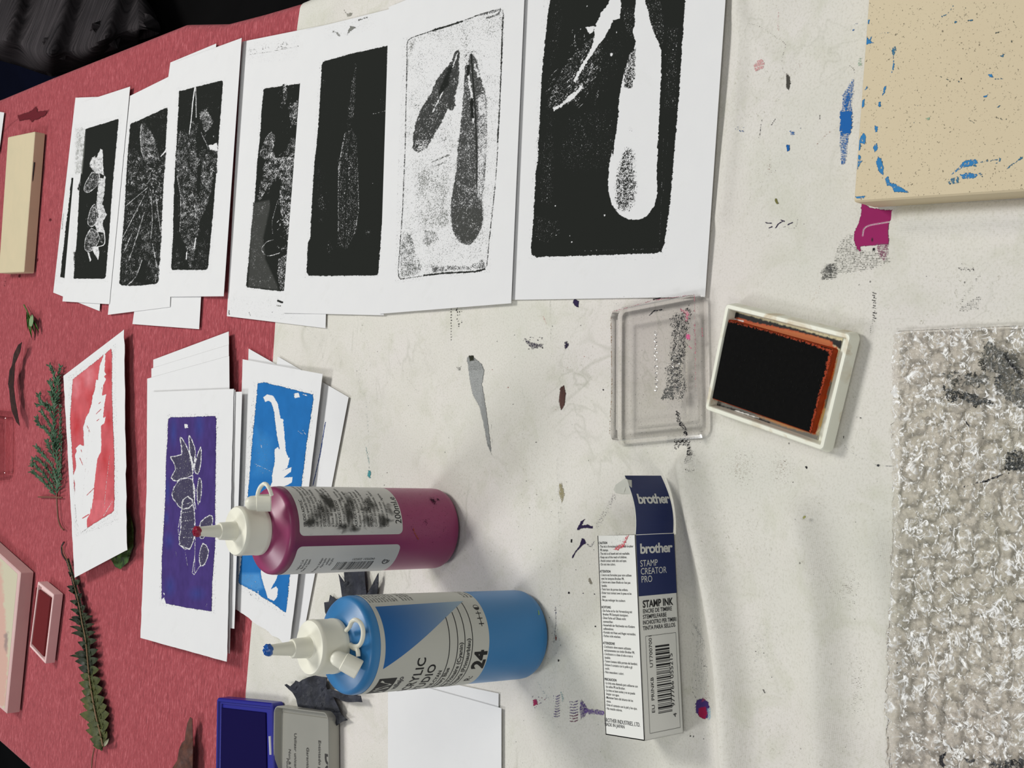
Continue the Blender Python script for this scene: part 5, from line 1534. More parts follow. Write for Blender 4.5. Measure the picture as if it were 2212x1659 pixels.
for h_ in (0, BH):
    for a, bdep in ((0, 0), (Lb, 0), (Lb, dep), (0, dep)):
        c8.append(fb + lu * a - nu_ * bdep + UPZ * h_)
# walls with thickness, open at the flap end
mb = MB()
def slab(mb, A, B, C, D, n, th, m_=0):
    A, B, C, D = [np.array(x, float) for x in (A, B, C, D)]; n = np.array(n, float) * th
    V = [A, B, C, D, A - n, B - n, C - n, D - n]
    mb.add(V, [(0, 1, 2, 3), (7, 6, 5, 4), (0, 4, 5, 1), (1, 5, 6, 2), (2, 6, 7, 3), (3, 7, 4, 0)], m_)
CT = .0005
slab(mb, c8[0], c8[1], c8[5], c8[4], nu_, CT)          # viewer side
slab(mb, c8[2], c8[3], c8[7], c8[6], -nu_, CT)         # far side
slab(mb, c8[4], c8[5], c8[6], c8[7], UPZ, CT)          # top
slab(mb, c8[3], c8[2], c8[1], c8[0], -UPZ, CT)         # bottom
slab(mb, c8[1], c8[2], c8[6], c8[5], lu, CT)           # closed end
o = mb.build('box_body', [card], BX, False); 
# far end tuck that rises slightly
dc = Decal(frame_quad(fb + UPZ * BH, -UPZ, -lu, nu_))   # side face: x runs down the face, y runs back along the box
NB = .0290
dc.rect(0.0003, -NB, BH, -0.0001, lin(30, 42, 88), .00002)
cw = lin(206, 206, 200)
def face_xy(px, py):
    dr = ray(px, py); t = ((fb - CAMP) @ nu_) / (dr @ nu_); p = CAMP + dr * t - (fb + UPZ * BH)
    return -p[2], -(p @ lu)
def ft(s, k, x, y, cap, col, **kw):
    X_, Y_ = face_xy(*cp(k, x, y)[0]); dc.text(s, X_, Y_, cap, col, **kw)
ft('brother', 'H', 1008, 1082, .0046, cw, bold=.03, sx=1.22, spacing=.9)
ft('STAMP', 'H', 1010, 1240, .0031, cw, sx=.92); ft('CREATOR', 'H', 1015, 1335, .0031, cw, sx=.92); ft('PRO', 'H', 1022, 1430, .0031, cw, sx=.92)
ft('STAMP INK', 'J', 1042, 70, .0033, INK, sx=.90, bold=.03)
for i, s_ in enumerate(['ENCRE DE TIMBRE', 'STEMPELFARBE', 'INCHIOSTRO PER TIMBRI', 'TINTA PARA SELLOS']):
    ft(s_, 'J', 1043, 138 + i * 68, .0019, INK, sx=(.92, .92, .78, .92)[i], bold=.012)
lx0, ly0 = face_xy(*cp('J', 1075, 412)[0]); lx1, ly1 = face_xy(*cp('J', 1490, 1500)[0]); lx1 = min(lx1, BH - .0012)
for a, b in (((lx0, ly0), (lx1, ly0)), ((lx1, ly0), (lx1, ly1)), ((lx1, ly1), (lx0, ly1)), ((lx0, ly1), (lx0, ly0))): dc.line([a, b], .00018, lin(90, 90, 88))
bx0, by0 = face_xy(*cp('J', 1190, 525)[0]); bx1, by1 = face_xy(*cp('J', 1395, 1300)[0])
rr = random.Random(11); y_ = by0
while y_ > by1:
    w_ = rr.choice([.00025, .00035, .0007, .0009]); dc.rect(bx0, y_ - w_, bx1, y_, INK); y_ -= w_ + rr.choice([.0003, .00045, .0007])
X_, Y_ = face_xy(*cp('J', 1418, 1250)[0]); dc.text('977766 055215', X_ + .0004, Y_, .0024, INK, rot=math.pi / 2, sx=1.18)
X_, Y_ = face_xy(*cp('J', 1450, 1372)[0]); dc.text('4', X_ - .0002, Y_, .0024, INK, rot=math.pi / 2, sx=1.2)
X_, Y_ = face_xy(*cp('J', 1195, 1325)[0]); dc.text('EU  PRINKB     UT7007001', X_ - .0004, Y_, .0021, INK, rot=math.pi / 2, sx=1.08)
dc.build('side_print', BX)
td = Decal(frame_quad(fb + UPZ * BH - nu_ * dep, nu_, -lu, UPZ))
TXT = ['#CAUTION', '- The ink is formulated for use with brother', '  PR stamps.', '- The ink is oil based and not washable.', '- Keep out of the reach of children.', '- Avoid contact with skin and eyes.', '- Do not mix colors.', '', '#ATTENTION',
       "- L'encre est formulee pour etre utilisee", '  avec les tampons Brother PR.', "- L'encre est a base d'huile et n'est pas", '  lavable.', '- Tenir hors de portee des enfants.', '- Eviter tout contact avec la peau et les', '  yeux.', '- Ne pas melanger les couleurs', '', '#ACHTUNG',
       '- Die Farbe ist fur die Verwendung mit', '  Brother PR Stempeln konzipiert.', '- Diese Farbe auf Olbasis nicht', '  auswaschbar.', '- Ausserhalb der Reichweite von Kindern', '  aufbewahren.', '- Kontakt mit Haut und Augen vermeiden.', '- Farben nicht mischen.', '', '#ATTENZIONE',
       "- L'inchiostro deve essere utilizzato", '  esclusivamente con timbri Brother PR.', "- L'inchiostro e a base di olio e non e", '  lavabile.', '- Tenere lontano dalla portata dei bambini.', '- Evitare il contatto con la pelle e gli', '  occhi.', '- Non mescolare i colori.', '', '#PRECAUCION',
       '- La tinta esta disenada para utilizarse con', '  los sellos PR de Brother.', '- La tinta es base aceite y no se puede', '  limpiar con agua.', '- Mantener fuera del alcance de los', '  ninos.', '- Evite el contacto con la piel y los ojos.', '- No mezcle colores.', '']
def top_xy(px, py):
    zt_ = fb[2] + BH; dr = ray(px, py); t = (zt_ - CAMP[2]) / dr[2]; p = CAMP + dr * t - (fb + UPZ * BH - nu_ * dep)
    return p @ nu_, -(p @ lu)
ta = top_xy(*cp('H', 498, 970)[0]); tb_ = top_xy(*cp('J', 585, 1325)[0])
for i, s_ in enumerate(TXT):
    f_ = i / (len(TXT) - 1); hd = s_.startswith('#')
    td.text(s_.lstrip('#'), ta[0] + (tb_[0] - ta[0]) * f_ * .4 + .0012, ta[1] + (tb_[1] - ta[1]) * f_, .00115, lin(48, 48, 46), bold=.02 if hd else .006, sx=.80)
q_ = top_xy(*cp('J', 585, 1430)[0]); td.text('BROTHER INDUSTRIES, LTD.', q_[0], q_[1], .0019, INK, sx=.70)
q_ = top_xy(*cp('J', 585, 1478)[0]); td.text('MADE IN JAPAN', q_[0], q_[1], .0016, INK, sx=.84)
td.build('small_print', BX)
# open end flap: continues the side face, bowing away from the viewer, with a tongue
FL = .0285
mb = MB(); nn = 14; g1 = []; g2 = []
for i in range(nn):
    t = i / (nn - 1); base = fb - lu * (.0002 + FL * t) - nu_ * (.0052 * t ** 1.7 - .0016 * math.sin(t * 3.14))
    top_ = BH - .0002 - .0008 * t + .0012 * t * t; bot_ = .0004 + .0012 * t * t
    g1.append((base + UPZ * bot_, base + UPZ * top_))
for i in range(nn - 1):
    slab(mb, g1[i + 1][0], g1[i][0], g1[i][1], g1[i + 1][1], nu_, CT, 0)
fl = mb.build('end_flap', [navy, inner], BX, True)
for p_ in fl.data.polygons:
    p_.use_smooth = False
    if p_.index % 6: p_.material_index = 1
def flap_f(V2, lift):
    # x down the face, y back along the box past the corner
    t = np.clip(V2[:, 1] / FL, 0, 1)
    base = fb[None] - lu * (.0002 + FL * t)[:, None] - nu_ * (.0052 * t ** 1.7 - .0016 * np.sin(t * 3.14))[:, None]
    return base + UPZ * (BH - V2[:, :1]) + nu_ * (lift + .00012)
fd = Decal(flap_f); fd.text('brother', .0030, .0148, .0046, cw, bold=.03, sx=1.20, maxlen=.003, spacing=.9); fd.build('flap_print', fl)
e_ = g1[-1][1]; e2 = g1[-5][1]
mb = MB(); P0, P1 = W(1363, 1037, BH), W(1368, 1068, BH + .001)
sh = [W(1355, 1036, BH + .0018), W(1350, 1033, BH + .002), W(1330, 1047, BH + .002), W(1325, 1058, BH + .002), W(1330, 1065, BH + .002), W(1345, 1068, BH + .0015), W(1364, 1067, BH)]
top_loop = [P0] + sh + []
V = [tuple(p) for p in top_loop] + [tuple(np.array(p) - UPZ * CT) for p in top_loop]; m_ = len(top_loop)
mb.add(V, [tuple(range(m_)), tuple(range(2 * m_ - 1, m_ - 1, -1))] + [(i, (i + 1) % m_, (i + 1) % m_ + m_, i + m_) for i in range(m_)])
mb.build('tongue', [inner], fl, False)
# far-end thin navy tuck edge and red smear
rd = Decal(td.f)
def red_s(p):
    p.poly(cp('H', 680, 1030, 720, 1000, 790, 960, 830, 890, 880, 850, 860, 900, 840, 960, 830, 1000, 770, 1030, 720, 1050), .52, lin(200, 84, 94), 2.5, 1.5, 3)
patch('red_smear', [(1318, 1150), (1362, 1150), (1362, 1196), (1318, 1196)], lambda x, y: x * 0 + (fb[2] - TZ) + BH, red_s, PR, BX, .8, .0002)
def blk_s(p):
    p.poly([(1430, 1273), (1446, 1270), (1461, 1273), (1460, 1279), (1446, 1277)], .7, BLK, 1.5, 1.2, 2)


# ---------------------------------------------------------------- rounded quads
def rounded(pts, r, inset, n=6):
    """pts: 4 xy corners (any winding); inset rounded outline"""
    P = [np.array(p[:2], float) for p in pts]; c = sum(P) / 4
    out = []
    for i in range(4):
        p, a, b = P[i], P[i - 1], P[(i + 1) % 4]
        ua = (a - p) / np.linalg.norm(a - p); ub = (b - p) / np.linalg.norm(b - p)
        cosA = ua @ ub; s_ = math.sin(math.acos(np.clip(cosA, -1, 1)))
        k = max(r, inset); ctr = p + (ua + ub) / s_ * k
        rad = max(r - inset, 0.00005)
        # arc from normal of the side towards a, to the normal of the side towards b
        na = -(ub - ua * (ub @ ua)); na /= np.linalg.norm(na); nb = -(ua - ub * (ua @ ub)); nb /= np.linalg.norm(nb)
        for j in range(n + 1):
            t = j / n; v = na * (1 - t) + nb * t; v /= np.linalg.norm(v); out.append(ctr + v * rad)
    return out


def loft(name, pts, r, prof, mat, parent=None, cap=True, bottom=True, smooth_=False, origin=None):
    """prof: list of (inset, z above the table)"""
    V = []; Fc = []; n = None
    for ins, z in prof:
        L_ = rounded(pts, r, ins); n = len(L_); V += [(p[0], p[1], TZ + z) for p in L_]
    A = sum(pts[i][0] * pts[(i + 1) % 4][1] - pts[(i + 1) % 4][0] * pts[i][1] for i in range(4))
    for i in range(len(prof) - 1):
        for k in range(n):
            f = (i * n + k, i * n + (k + 1) % n, (i + 1) * n + (k + 1) % n, (i + 1) * n + k)
            Fc.append(f if A > 0 else f[::-1])
    if bottom: f = tuple(range(n)); Fc.append(f[::-1] if A > 0 else f)
    if cap: f = tuple((len(prof) - 1) * n + k for k in range(n)); Fc.append(f if A > 0 else f[::-1])
    return mesh_obj(name, V, Fc, mat, parent, smooth_, origin=origin)


def squad(px4, z): return [tuple(W(x, y, z)) for x, y in px4]


def ctr_of(pts, z=0.001): return (sum(p[0] for p in pts) / 4, sum(p[1] for p in pts) / 4, TZ + z)


# ---------------------------------------------------------------- black ink pad
q4 = squad([(1568, 655), (1839, 722), (1778, 974), (1522, 884)], .0085)
wp = Mat('yellowed_white_plastic')
wp.set(color=wp.mix(m1 := wp.math('MULTIPLY', wp.math('SUBTRACT', wp.noise(70, 4, .6, .6), .56), 4, clamp=True), lin(222, 222, 206), lin(176, 150, 104)), rough=.38, spec=.5)
ip = thing('ink_pad', ctr_of(q4), 'open white ink pad with a black cushion rimmed in orange', 'ink pad')
loft('case', q4, .0022, [(.0012, .0006), (.0001, .0012), (-.0010, .0030), (0, .0080), (.0004, .0085), (.0020, .0085), (.0024, .0080), (.0030, .0034)], wp.m, ip)
def pad_floor(p):
    p.rgb[:] = lin(206, 196, 160); p.a[:] = 0.9
    O1, O2, DK = lin(190, 74, 20), lin(226, 120, 40), lin(38, 38, 38)
    p.poly(cp('K', 1095, 235, 1935, 465, 1930, 530, 1850, 480, 1400, 370, 1100, 300), 1.2, DK, 3, 2, 4)
    p.poly(cp('K', 1120, 290, 1200, 300, 1300, 330, 1500, 370, 1700, 420, 1860, 470, 1880, 540, 1100, 340), 1.2, lin(190, 92, 56), 3, 2, 4)
    p.poly(cp('K', 1250, 335, 1300, 340, 1700, 420, 1840, 460, 1860, 500, 1750, 490, 1300, 370), 1.2, lin(190, 110, 66), 3, 2, 3)
    p.poly(cp('K', 1840, 500, 1900, 510, 1880, 700, 1830, 900, 1740, 1150, 1690, 1150, 1740, 900, 1820, 700), 1.2, O1, 4, 2.5, 3)
    p.poly(cp('K', 1900, 600, 1880, 760, 1850, 900, 1780, 1100, 1760, 1080, 1850, 800), 1.2, lin(216, 180, 110), 4, 2, 3)
    p.poly(cp('K', 1850, 750, 1870, 800, 1830, 960, 1800, 960), 1.1, lin(120, 116, 100), 3, 2, 3)
    p.poly(cp('K', 930, 880, 1200, 950, 1500, 1070, 1760, 1160, 1750, 1225, 1400, 1100, 930, 940), 1.2, lin(120, 118, 110), 3, 2, 4)
    p.line(cp('K', 1000, 925, 1200, 985, 1400, 1065), 3.5, 1.2, DK, 2, jag=1.5); p.line(cp('K', 1150, 975, 1320, 1030), 2, 1.2, lin(232, 232, 226), 1.5, jag=1.2)
    p.poly(cp('K', 1300, 1010, 1520, 1060, 1720, 1150, 1500, 1090), 1.2, lin(190, 140, 90), 3, 1.5, 3)
    p.line(cp('K', 1110, 295, 1210, 320), 2, 1.2, lin(226, 226, 220), 1.2, jag=1)
patch('stained_well', [(1574, 664), (1821, 730), (1764, 960), (1530, 873)], lambda x, y: x * 0 + .0036, pad_floor, overlay('ink_residue', 900, 6, 0, .5, rough=.5, spec=.12), ip, 1.5)
fe = Mat('black_ink_felt'); fe.set(color=fe.mix(fe.noise(500, 3), (.0035, .0035, .0035), (.007, .0068, .0065)), rough=.8, spec=.04)
p4 = squad([(1573, 689), (1801, 753), (1751, 936), (1531, 859)], .0074)
rust = plain('rust_soaked_foam', lin(138, 50, 18), .7, .1, .6, 220)
cu = loft('ink_cushion', p4, .0012, [(0, .0037), (0, .0068), (.0004, .0074)], [rust, fe.m], ip)
cu.data.polygons[len(cu.data.polygons) - 1].material_index = 1
def pad_edge(p):
    p.poly(cp('K', 1100, 312, 1400, 390, 1700, 475, 1868, 528, 1850, 620, 1790, 820, 1705, 1140, 1690, 1130, 1770, 820, 1820, 620, 1835, 545, 1690, 490, 1390, 400, 1100, 325), .72, lin(150, 52, 16), 4, 1, 4)
patch('rust_edge', [(1572, 688), (1803, 752), (1753, 940), (1531, 858)], lambda x, y: x * 0 + .0075, pad_edge, ATTR.get('x') or overlay('rust_edge', 900, 3, 0, .5, rough=.5), ip, 1.5, .0001)

# ---------------------------------------------------------------- clear lid of the ink pad
CP = clear_plastic('clear_plastic', (.975, .965, .96), .07, 1.0, .03)
l4 = squad([(1319, 672), (1500, 636), (1505, 935), (1318, 953)], .0078)
q1 = squad([(1357, 694), (1499, 662), (1500, 925), (1357, 945)], .0078)
cl = thing('clear_cover', ctr_of(l4), 'clear plastic ink pad lid lying beside the black pad', 'plastic lid')
lo = loft('lid_shell', l4, .003, [(-.0022, .0016), (-.0005, .0020), (-.0003, .0070), (.0004, .0078), (.0052, .0078), (.0056, .0092), (.0066, .0092), (.0071, .0070), (.0086, .0070), (.0090, .0058)], CP, cl, True, False, False)
def lid_marks(p):
    for q in ((235, 250, 240, 500, 245, 800, 225, 1150),): p.line(cp('K', *q), 1.6, .6, lin(140, 110, 80), 1, jag=.8)
    p.line(cp('K', 245, 250, 550, 165, 850, 122), 1.8, .55, lin(176, 120, 130), 1, jag=.8)
    p.line(cp('K', 548, 160, 600, 148), 3, 1, BLK, 1, jag=.8)
    p.line(cp('K', 850, 130, 855, 500, 858, 800), 2.5, .45, lin(190, 120, 130), 1.5)
    p.poly(cp('K', 670, 290, 740, 260, 800, 200, 830, 230, 800, 420, 790, 560, 750, 640, 670, 640, 680, 420), .50, lin(50, 50, 50), 8, 5, 3)
    p.poly(cp('K', 640, 640, 750, 620, 780, 760, 800, 830, 760, 900, 610, 890, 640, 800), .44, lin(70, 70, 68), 8, 5, 3)
    p.poly(cp('K', 640, 790, 700, 820, 690, 890, 610, 890), .7, lin(80, 80, 78), 5, 4)
    p.mottle(.2, 5, 4)
    p.line(cp('K', 520, 275, 560, 240, 620, 235), 3, .7, BLK, 1.4, jag=1.5); p.line(cp('K', 750, 230, 800, 260, 790, 310), 5, .5, lin(200, 90, 120), 2, jag=1.5)
    p.poly(cp('K', 790, 410, 820, 420, 815, 460, 790, 450), .7, lin(200, 80, 130), 2, 1.5); p.line(cp('K', 810, 500, 825, 520), 3, .6, lin(200, 80, 120), 1.5)
    p.line(cp('K', 905, 370, 910, 430), 2.5, .5, lin(200, 100, 120), 1.5)
    p.line(cp('K', 725, 990, 740, 1060, 780, 1110, 790, 1150), 8, .6, BLK, 2, jag=3, js=3)
patch('ink_marks', [(1316, 640), (1524, 634), (1524, 965), (1316, 965)], lambda x, y: x * 0 + .0080, lid_marks, PRC, cl, 1.3, .0009)
# raised lettering on the clear lid, unreadable swirls
mb = MB()
for i in range(9):
    y = 720 + i * 15; x = 1417
    mb.tube([tuple(W(x + 4 * math.cos(t) * (1 if i % 2 else .7), y + 5 * math.sin(t), .0070)) for t in np.linspace(.6 * i, .6 * i + 4.6, 9)], .00025, 5)
for i in range(5):
    y = 775 + i * 14
    mb.tube([tuple(W(1460 + 9 * math.cos(t), y + 6 * math.sin(t), .0070)) for t in np.linspace(0, 6.2, 14)], .0004, 5)
mb.build('raised_lettering', [CP], cl)

# ---------------------------------------------------------------- cream carving block, upper right
zF = .0165
C0 = W(1843, 437, zF); Ca = W(1875, 0, zF); Cb = W(2212, 412, zF)
da = (Ca - C0) / np.linalg.norm(Ca - C0); db = (Cb - C0) / np.linalg.norm(Cb - C0)
fo = [tuple(C0), tuple(C0 + da * .15), tuple(C0 + da * .15 + db * .11), tuple(C0 + db * .11)]
fmx = Mat('cream_rubber')
fmx.set(color=fmx.mix(fmx.noise(30, 4), lin(198, 182, 151), lin(204, 190, 159)), rough=.6, spec=.3); fmx.bump(fmx.noise(900, 2), .06, .0003)
fbk = loft('carving_block', fo, .0012, [(.0006, .0012), (0, .0018), (0, zF - .0008), (.0007, zF)], fmx.m)
tag(fbk, 'thick cream rubber carving block scuffed with blue paint', 'carving block')
B2 = lin(52, 122, 176); B3 = lin(60, 110, 140); Gs = lin(110, 118, 110)
def fo_m(p):
    for q, a, c in (((1045, 330, 1050, 250, 1075, 295, 1100, 260, 1085, 300, 1115, 315, 1060, 325), .9, B2), ((1065, 140, 1085, 145, 1075, 170, 1060, 185), .8, B2),
                    ((1245, 350, 1270, 340, 1275, 370, 1255, 420, 1243, 400), .7, B3), ((1255, 420, 1262, 470, 1255, 510, 1228, 570, 1245, 510), .85, B2), ((1185, 640, 1205, 625, 1195, 670, 1170, 710), .85, B2),
                    ((1145, 750, 1165, 745, 1160, 780, 1145, 782), .9, B2), ((1115, 920, 1145, 930, 1140, 960, 1120, 972), .85, B2), ((1105, 1080, 1130, 1045, 1145, 1080, 1120, 1120), .7, B2),
                    ((1125, 1190, 1140, 1150, 1165, 1160, 1185, 1230, 1180, 1290, 1150, 1260), .9, B2), ((1190, 1310, 1215, 1290, 1230, 1340, 1275, 1350, 1370, 1412, 1260, 1405, 1240, 1370, 1210, 1360), .85, B2),
                    ((985, 1100, 990, 1040, 1040, 970, 1055, 1000, 1045, 1060, 1015, 1050, 1010, 1110), .85, B2), ((970, 1160, 1010, 1130, 1025, 1180, 990, 1240, 972, 1220), .7, B2),
                    ((1020, 740, 1045, 725, 1040, 780, 1020, 790), .8, B2), ((1040, 660, 1065, 625, 1060, 660), .8, B2), ((955, 1430, 970, 1400, 980, 1440, 1050, 1435, 1040, 1455, 960, 1455), .7, B2),
                    ((1665, 1290, 1730, 1230, 1770, 1180, 1850, 1165, 1890, 1190, 1830, 1215, 1760, 1230, 1700, 1270), .72, B2), ((1740, 1280, 1800, 1265, 1880, 1280, 1840, 1310, 1760, 1310), .7, B2),
                    ((1650, 1310, 1740, 1290, 1730, 1350, 1660, 1350), .42, B3), ((1950, 545, 1975, 540, 1985, 565, 1960, 565), .9, B2), ((1485, 865, 1525, 855, 1520, 880, 1490, 882), .55, lin(140, 165, 140)),
                    ((1915, 705, 1945, 695, 1940, 712, 1915, 715), .9, B2), ((2010, 790, 2040, 765, 2030, 785), .8, B3), ((1700, 155, 1725, 158, 1715, 170, 1700, 168), .8, B3), ((1800, 150, 1840, 140, 1835, 155), .8, B3), ((2035, 410, 2070, 395, 2060, 420), .7, B3)):
        p.poly(cp('L', *q), a, c, 1.6, .8, 3)
    for q, w_, a in (((1610, 120, 1650, 105, 1695, 40), 2, .6), ((1730, 115, 1785, 60), 1.5, .5), ((1990, 580, 2055, 580), 2.4, .8), ((1580, 550, 1620, 575, 1690, 595, 1715, 560), 1.6, .5), ((1770, 845, 1800, 870, 1855, 905), 1.4, .6),
                     ((2080, 1240, 2150, 1190, 2205, 1150), 2.5, .6), ((1150, 242, 1215, 242), 2.4, .42), ((2110, 290, 2150, 340), 1.4, .6), ((1990, 245, 2040, 232), 1.3, .6), ((2000, 860, 2070, 885, 2110, 855), 1.2, .6), ((1890, 1190, 2040, 1165, 2010, 1200), 3, .5), ((1850, 1210, 1900, 1290), 5, .36)):
        p.line(cp('L', *q), w_, a, Gs if w_ < 2 else B3, 1.4, jag=1.4, js=4)
    for k_ in range(20):
        c = cp('L', R_.uniform(1100, 2212), R_.uniform(0, 1350))[0]; p.blob(c, R_.uniform(.6, 1.5), R_.uniform(.6, 1.6), .8, (Gs, B3)[k_ % 2], soft=.8)
    p.blob(cp('L', 1752, 577)[0], 2.3, 2.3, 1.2, BLK, soft=.5)
patch('paint_scuffs', [(1878, 4), (2209, 4), (2209, 409), (1847, 433)], lambda x, y: x * 0 + zF, fo_m, overlay('scuffed_paint', 1200, 5, 0, .6), fbk, 1.5, .0001)
# wet magenta rising on the block's side
def fo_s(p): pass

# ---------------------------------------------------------------- blocks, pads at the far left end
pinkish = lambda a, b, nm: (lambda m: (m.set(color=m.mix(m.noise(45, 4, .6, .4), a, b), rough=.65, spec=.25), m.m)[1])(Mat(nm))
cb = loft('rubber_block', squad([(17, 296), (75, 284), (51, 588), (-3, 590)], .0125), .002, [(.0010, .0006), (0, .0012), (0, .0118), (.0008, .0125)], pinkish(lin(190, 180, 150), lin(203, 188, 156), 'beige_rubber'))
tag(cb, 'small beige carving block near the far corner of the red cloth', 'carving block')
mb = MB(); e0_, e1_ = W(74, 352, .0103), W(54, 560, .0098)
mb.tube([tuple(e0_ + np.array([.0006, -.0008, 0])), tuple((e0_ + e1_) / 2 + np.array([0.0003, -.0008, 0.0004])), tuple(e1_ + np.array([0, -.0008, 0]))], .0008, 6)
mb.build('split', [plain('dark_gap', (.01, .01, .01), .9)], cb)
ws4 = squad([(-40, 1160), (44, 1237), (14, 1542), (-70, 1470)], .0150)
wb = loft('rubber_block', ws4, .0015, [(.0008, .0006), (0, .0012), (0, .0142), (.0010, .0150)], pinkish(lin(196, 160, 158), lin(206, 178, 172), 'pink_stained_rubber'))
tag(wb, 'large pale slab with pink-stained sides at the left end, beside the red ink pad', 'carving block')
def wbt(p):
    p.rgb[:] = lin(190, 184, 160); p.a[:] = 1.2
    p.poly(cp('FA', 0, 60, 20, 300, 40, 560, 60, 860, 40, 1200, -100, 1200, -100, 0), None, lin(196, 160, 146), 5, 4, 8)
    p.poly(cp('FA', 35, 660, 60, 640, 50, 800, 30, 760), None, lin(150, 130, 124), 4, 2)
patch('worn_top', [(-34, 1172), (38, 1240), (10, 1532), (-62, 1466)], lambda x, y: x * 0 + .0150, wbt, ink_over, wb, 1.5, .0001)
r4 = squad([(82, 1256), (116, 1284), (98, 1434), (64, 1397)], .0105)
rp = thing('ink_pad', ctr_of(r4), 'small white-framed red ink pad on the red cloth', 'ink pad')
loft('case', r4, .0012, [(.0008, .0006), (0, .0010), (0, .0100), (.0004, .0105), (.0028, .0105), (.0034, .0070)], pinkish(lin(212, 176, 175), lin(222, 194, 190), 'pink_stained_case'), rp)
redp = plain('red_ink_felt', lin(96, 14, 18), .6, .3, .1, 300)
loft('ink_cushion', squad([(77, 1269), (108, 1292), (93, 1418), (64, 1386)], .0096), .0006, [(0, .0060), (0, .0092), (.0004, .0096)], redp, rp)
c4 = squad([(-45, 894), (11, 900), (10, 1024), (-50, 1032)], .0080)
cl2 = thing('clear_cover', ctr_of(c4), 'clear plastic lid at the left end, beside the conifer sprig', 'plastic lid')
loft('lid_shell', c4, .003, [(-.007, .0010), (-.0065, .0016), (-.0010, .0016), (-.0002, .0074), (.0006, .0080), (.006, .0080), (.0066, .0072)], CP, cl2, True, False, False)

# ---------------------------------------------------------------- blue stamp pad tin
zB = .0105
b4 = squad([(468, 1507), (588, 1519), (596, 1900), (462, 1900)], zB)
bt = thing('stamp_pad_tin', ctr_of(b4), 'open stamp pad tin with a dark blue pad and grey metal lid', 'stamp pad')
bp = plain('blue_plastic', lin(28, 30, 128), .35, .5, .04)
loft('pad_frame', b4, .0030, [(.0010, .0006), (0, .0014), (0, zB - .0008), (.0008, zB), (.0026, zB), (.0034, zB - .0016), (.0046, zB - .0018), (.0050, zB - .0030)], bp, bt)
loft('ink_cushion', squad([(477, 1529), (573, 1540), (579, 1890), (471, 1890)], .0086), .0008, [(0, .0070), (0, .0082), (.0004, .0086)], plain('blue_ink_felt', lin(17, 12, 60), .8, .05, .08, 400), bt)
zL = .0100
t4 = squad([(592, 1525), (709, 1540), (712, 1900), (586, 1900)], zL)
tm = Mat('grey_painted_tin'); tm.set(color=tm.mix(tm.noise(40, 3), lin(146, 145, 136), lin(156, 154, 145)), rough=.33, spec=.5); tm.b.inputs['Metallic'].default_value = .35
tl = loft('tin_lid', t4, .0058, [(.0008, .0010), (0, .0018), (-.0003, zL - .0006), (0, zL), (.0007, zL), (.0012, zL - .0008), (.0020, .0052), (.0030, .0046), (.0044, .0046), (.0050, .0052), (.0062, .0052)], tm.m, bt, True, True, True)
def lidf(V2, lift):  # x runs picture-down, y runs towards picture-left
    return V2
a0 = W(600, 1560, .0054); lx = W(600, 1700, .0054) - a0; lx /= np.linalg.norm(lx); ly = np.array([-lx[1], lx[0], 0]); 
if ly[1] > 0: ly = -ly
# letters' tops face the viewer's side (picture right)
td = Decal(frame_quad(a0, lx, ly, UPZ))
def lid_xy(px, py):
    p = W(px, py, .0054) - a0; return p @ lx, p @ ly
for s_, x, y, cap, bo in (('DO', 1800, 1045, .0075, .03), ('Entintado p', 1697, 845, .0032, .006), ('Garantiz', 1513, 955, .0032, .006), ('Utilizar unicamente', 1325, 735, .0032, .006), ('Non & Nec', 1238, 980, .0030, 0), ('Pour un', 1205, 1120, .0030, 0)):
    X_, Y_ = lid_xy(*cp('ZT', x, y)[0]); td.text(s_, X_, Y_, cap, lin(44, 42, 40), bold=bo, shear=0, sx=.95)
td.build('lid_lettering', tl)
mb = MB()
for y in (1590, 1660):
    mb.tube([tuple(W(584, y, zB - .001)), tuple(W(586, y + 40, zB - .001))], .0013, 8)
mb.build('hinge', [plain('steel', (.55, .55, .55), .3, .5)], bt)


# ================================================================== plants
def leaf_blade(mb, base, tip, wpx, z0, z1, arch=.002, cup=.0012, side=0, m=0, prof=(0.15, .8, 1, .85, .5, .02), teeth=0):
    """leaflet between two photo points, cupped across"""
    b, t = np.array(base, float), np.array(tip, float); n = len(prof)
    d = t - b; L_ = np.linalg.norm(d); d /= L_; nn = np.array([-d[1], d[0]])
    V = []
    for i in range(n):
        u = i / (n - 1); c = b + d * L_ * u + nn * side * math.sin(u * 3.14) * L_
        z = z0 + (z1 - z0) * u + arch * math.sin(u * 3.14)
        for k in (-1, 0, 1):
            w_ = wpx / 2 * prof[i] * (1 + (teeth if i % 2 else -teeth)); q = c + nn * k * w_
            V.append(tuple(W(q[0], q[1], z + (0 if k else -cup))))
    Fc = []
    for i in range(n - 1):
        for k in range(2):
            a = i * 3 + k; Fc.append((a, a + 1, a + 4, a + 3))
    mb.add(V, Fc, m)


def leafmat(name, c1, c2, scale=90, rough=.5, spec=.35, veins=None):
    m = Mat(name); n = m.noise(scale, 4, .6, .4)
    m.set(color=m.ramp(n, [(.35, c1), (.65, c2)]), rough=rough, spec=spec); m.bump(m.noise(420, 3), .3, .0006); return m.m


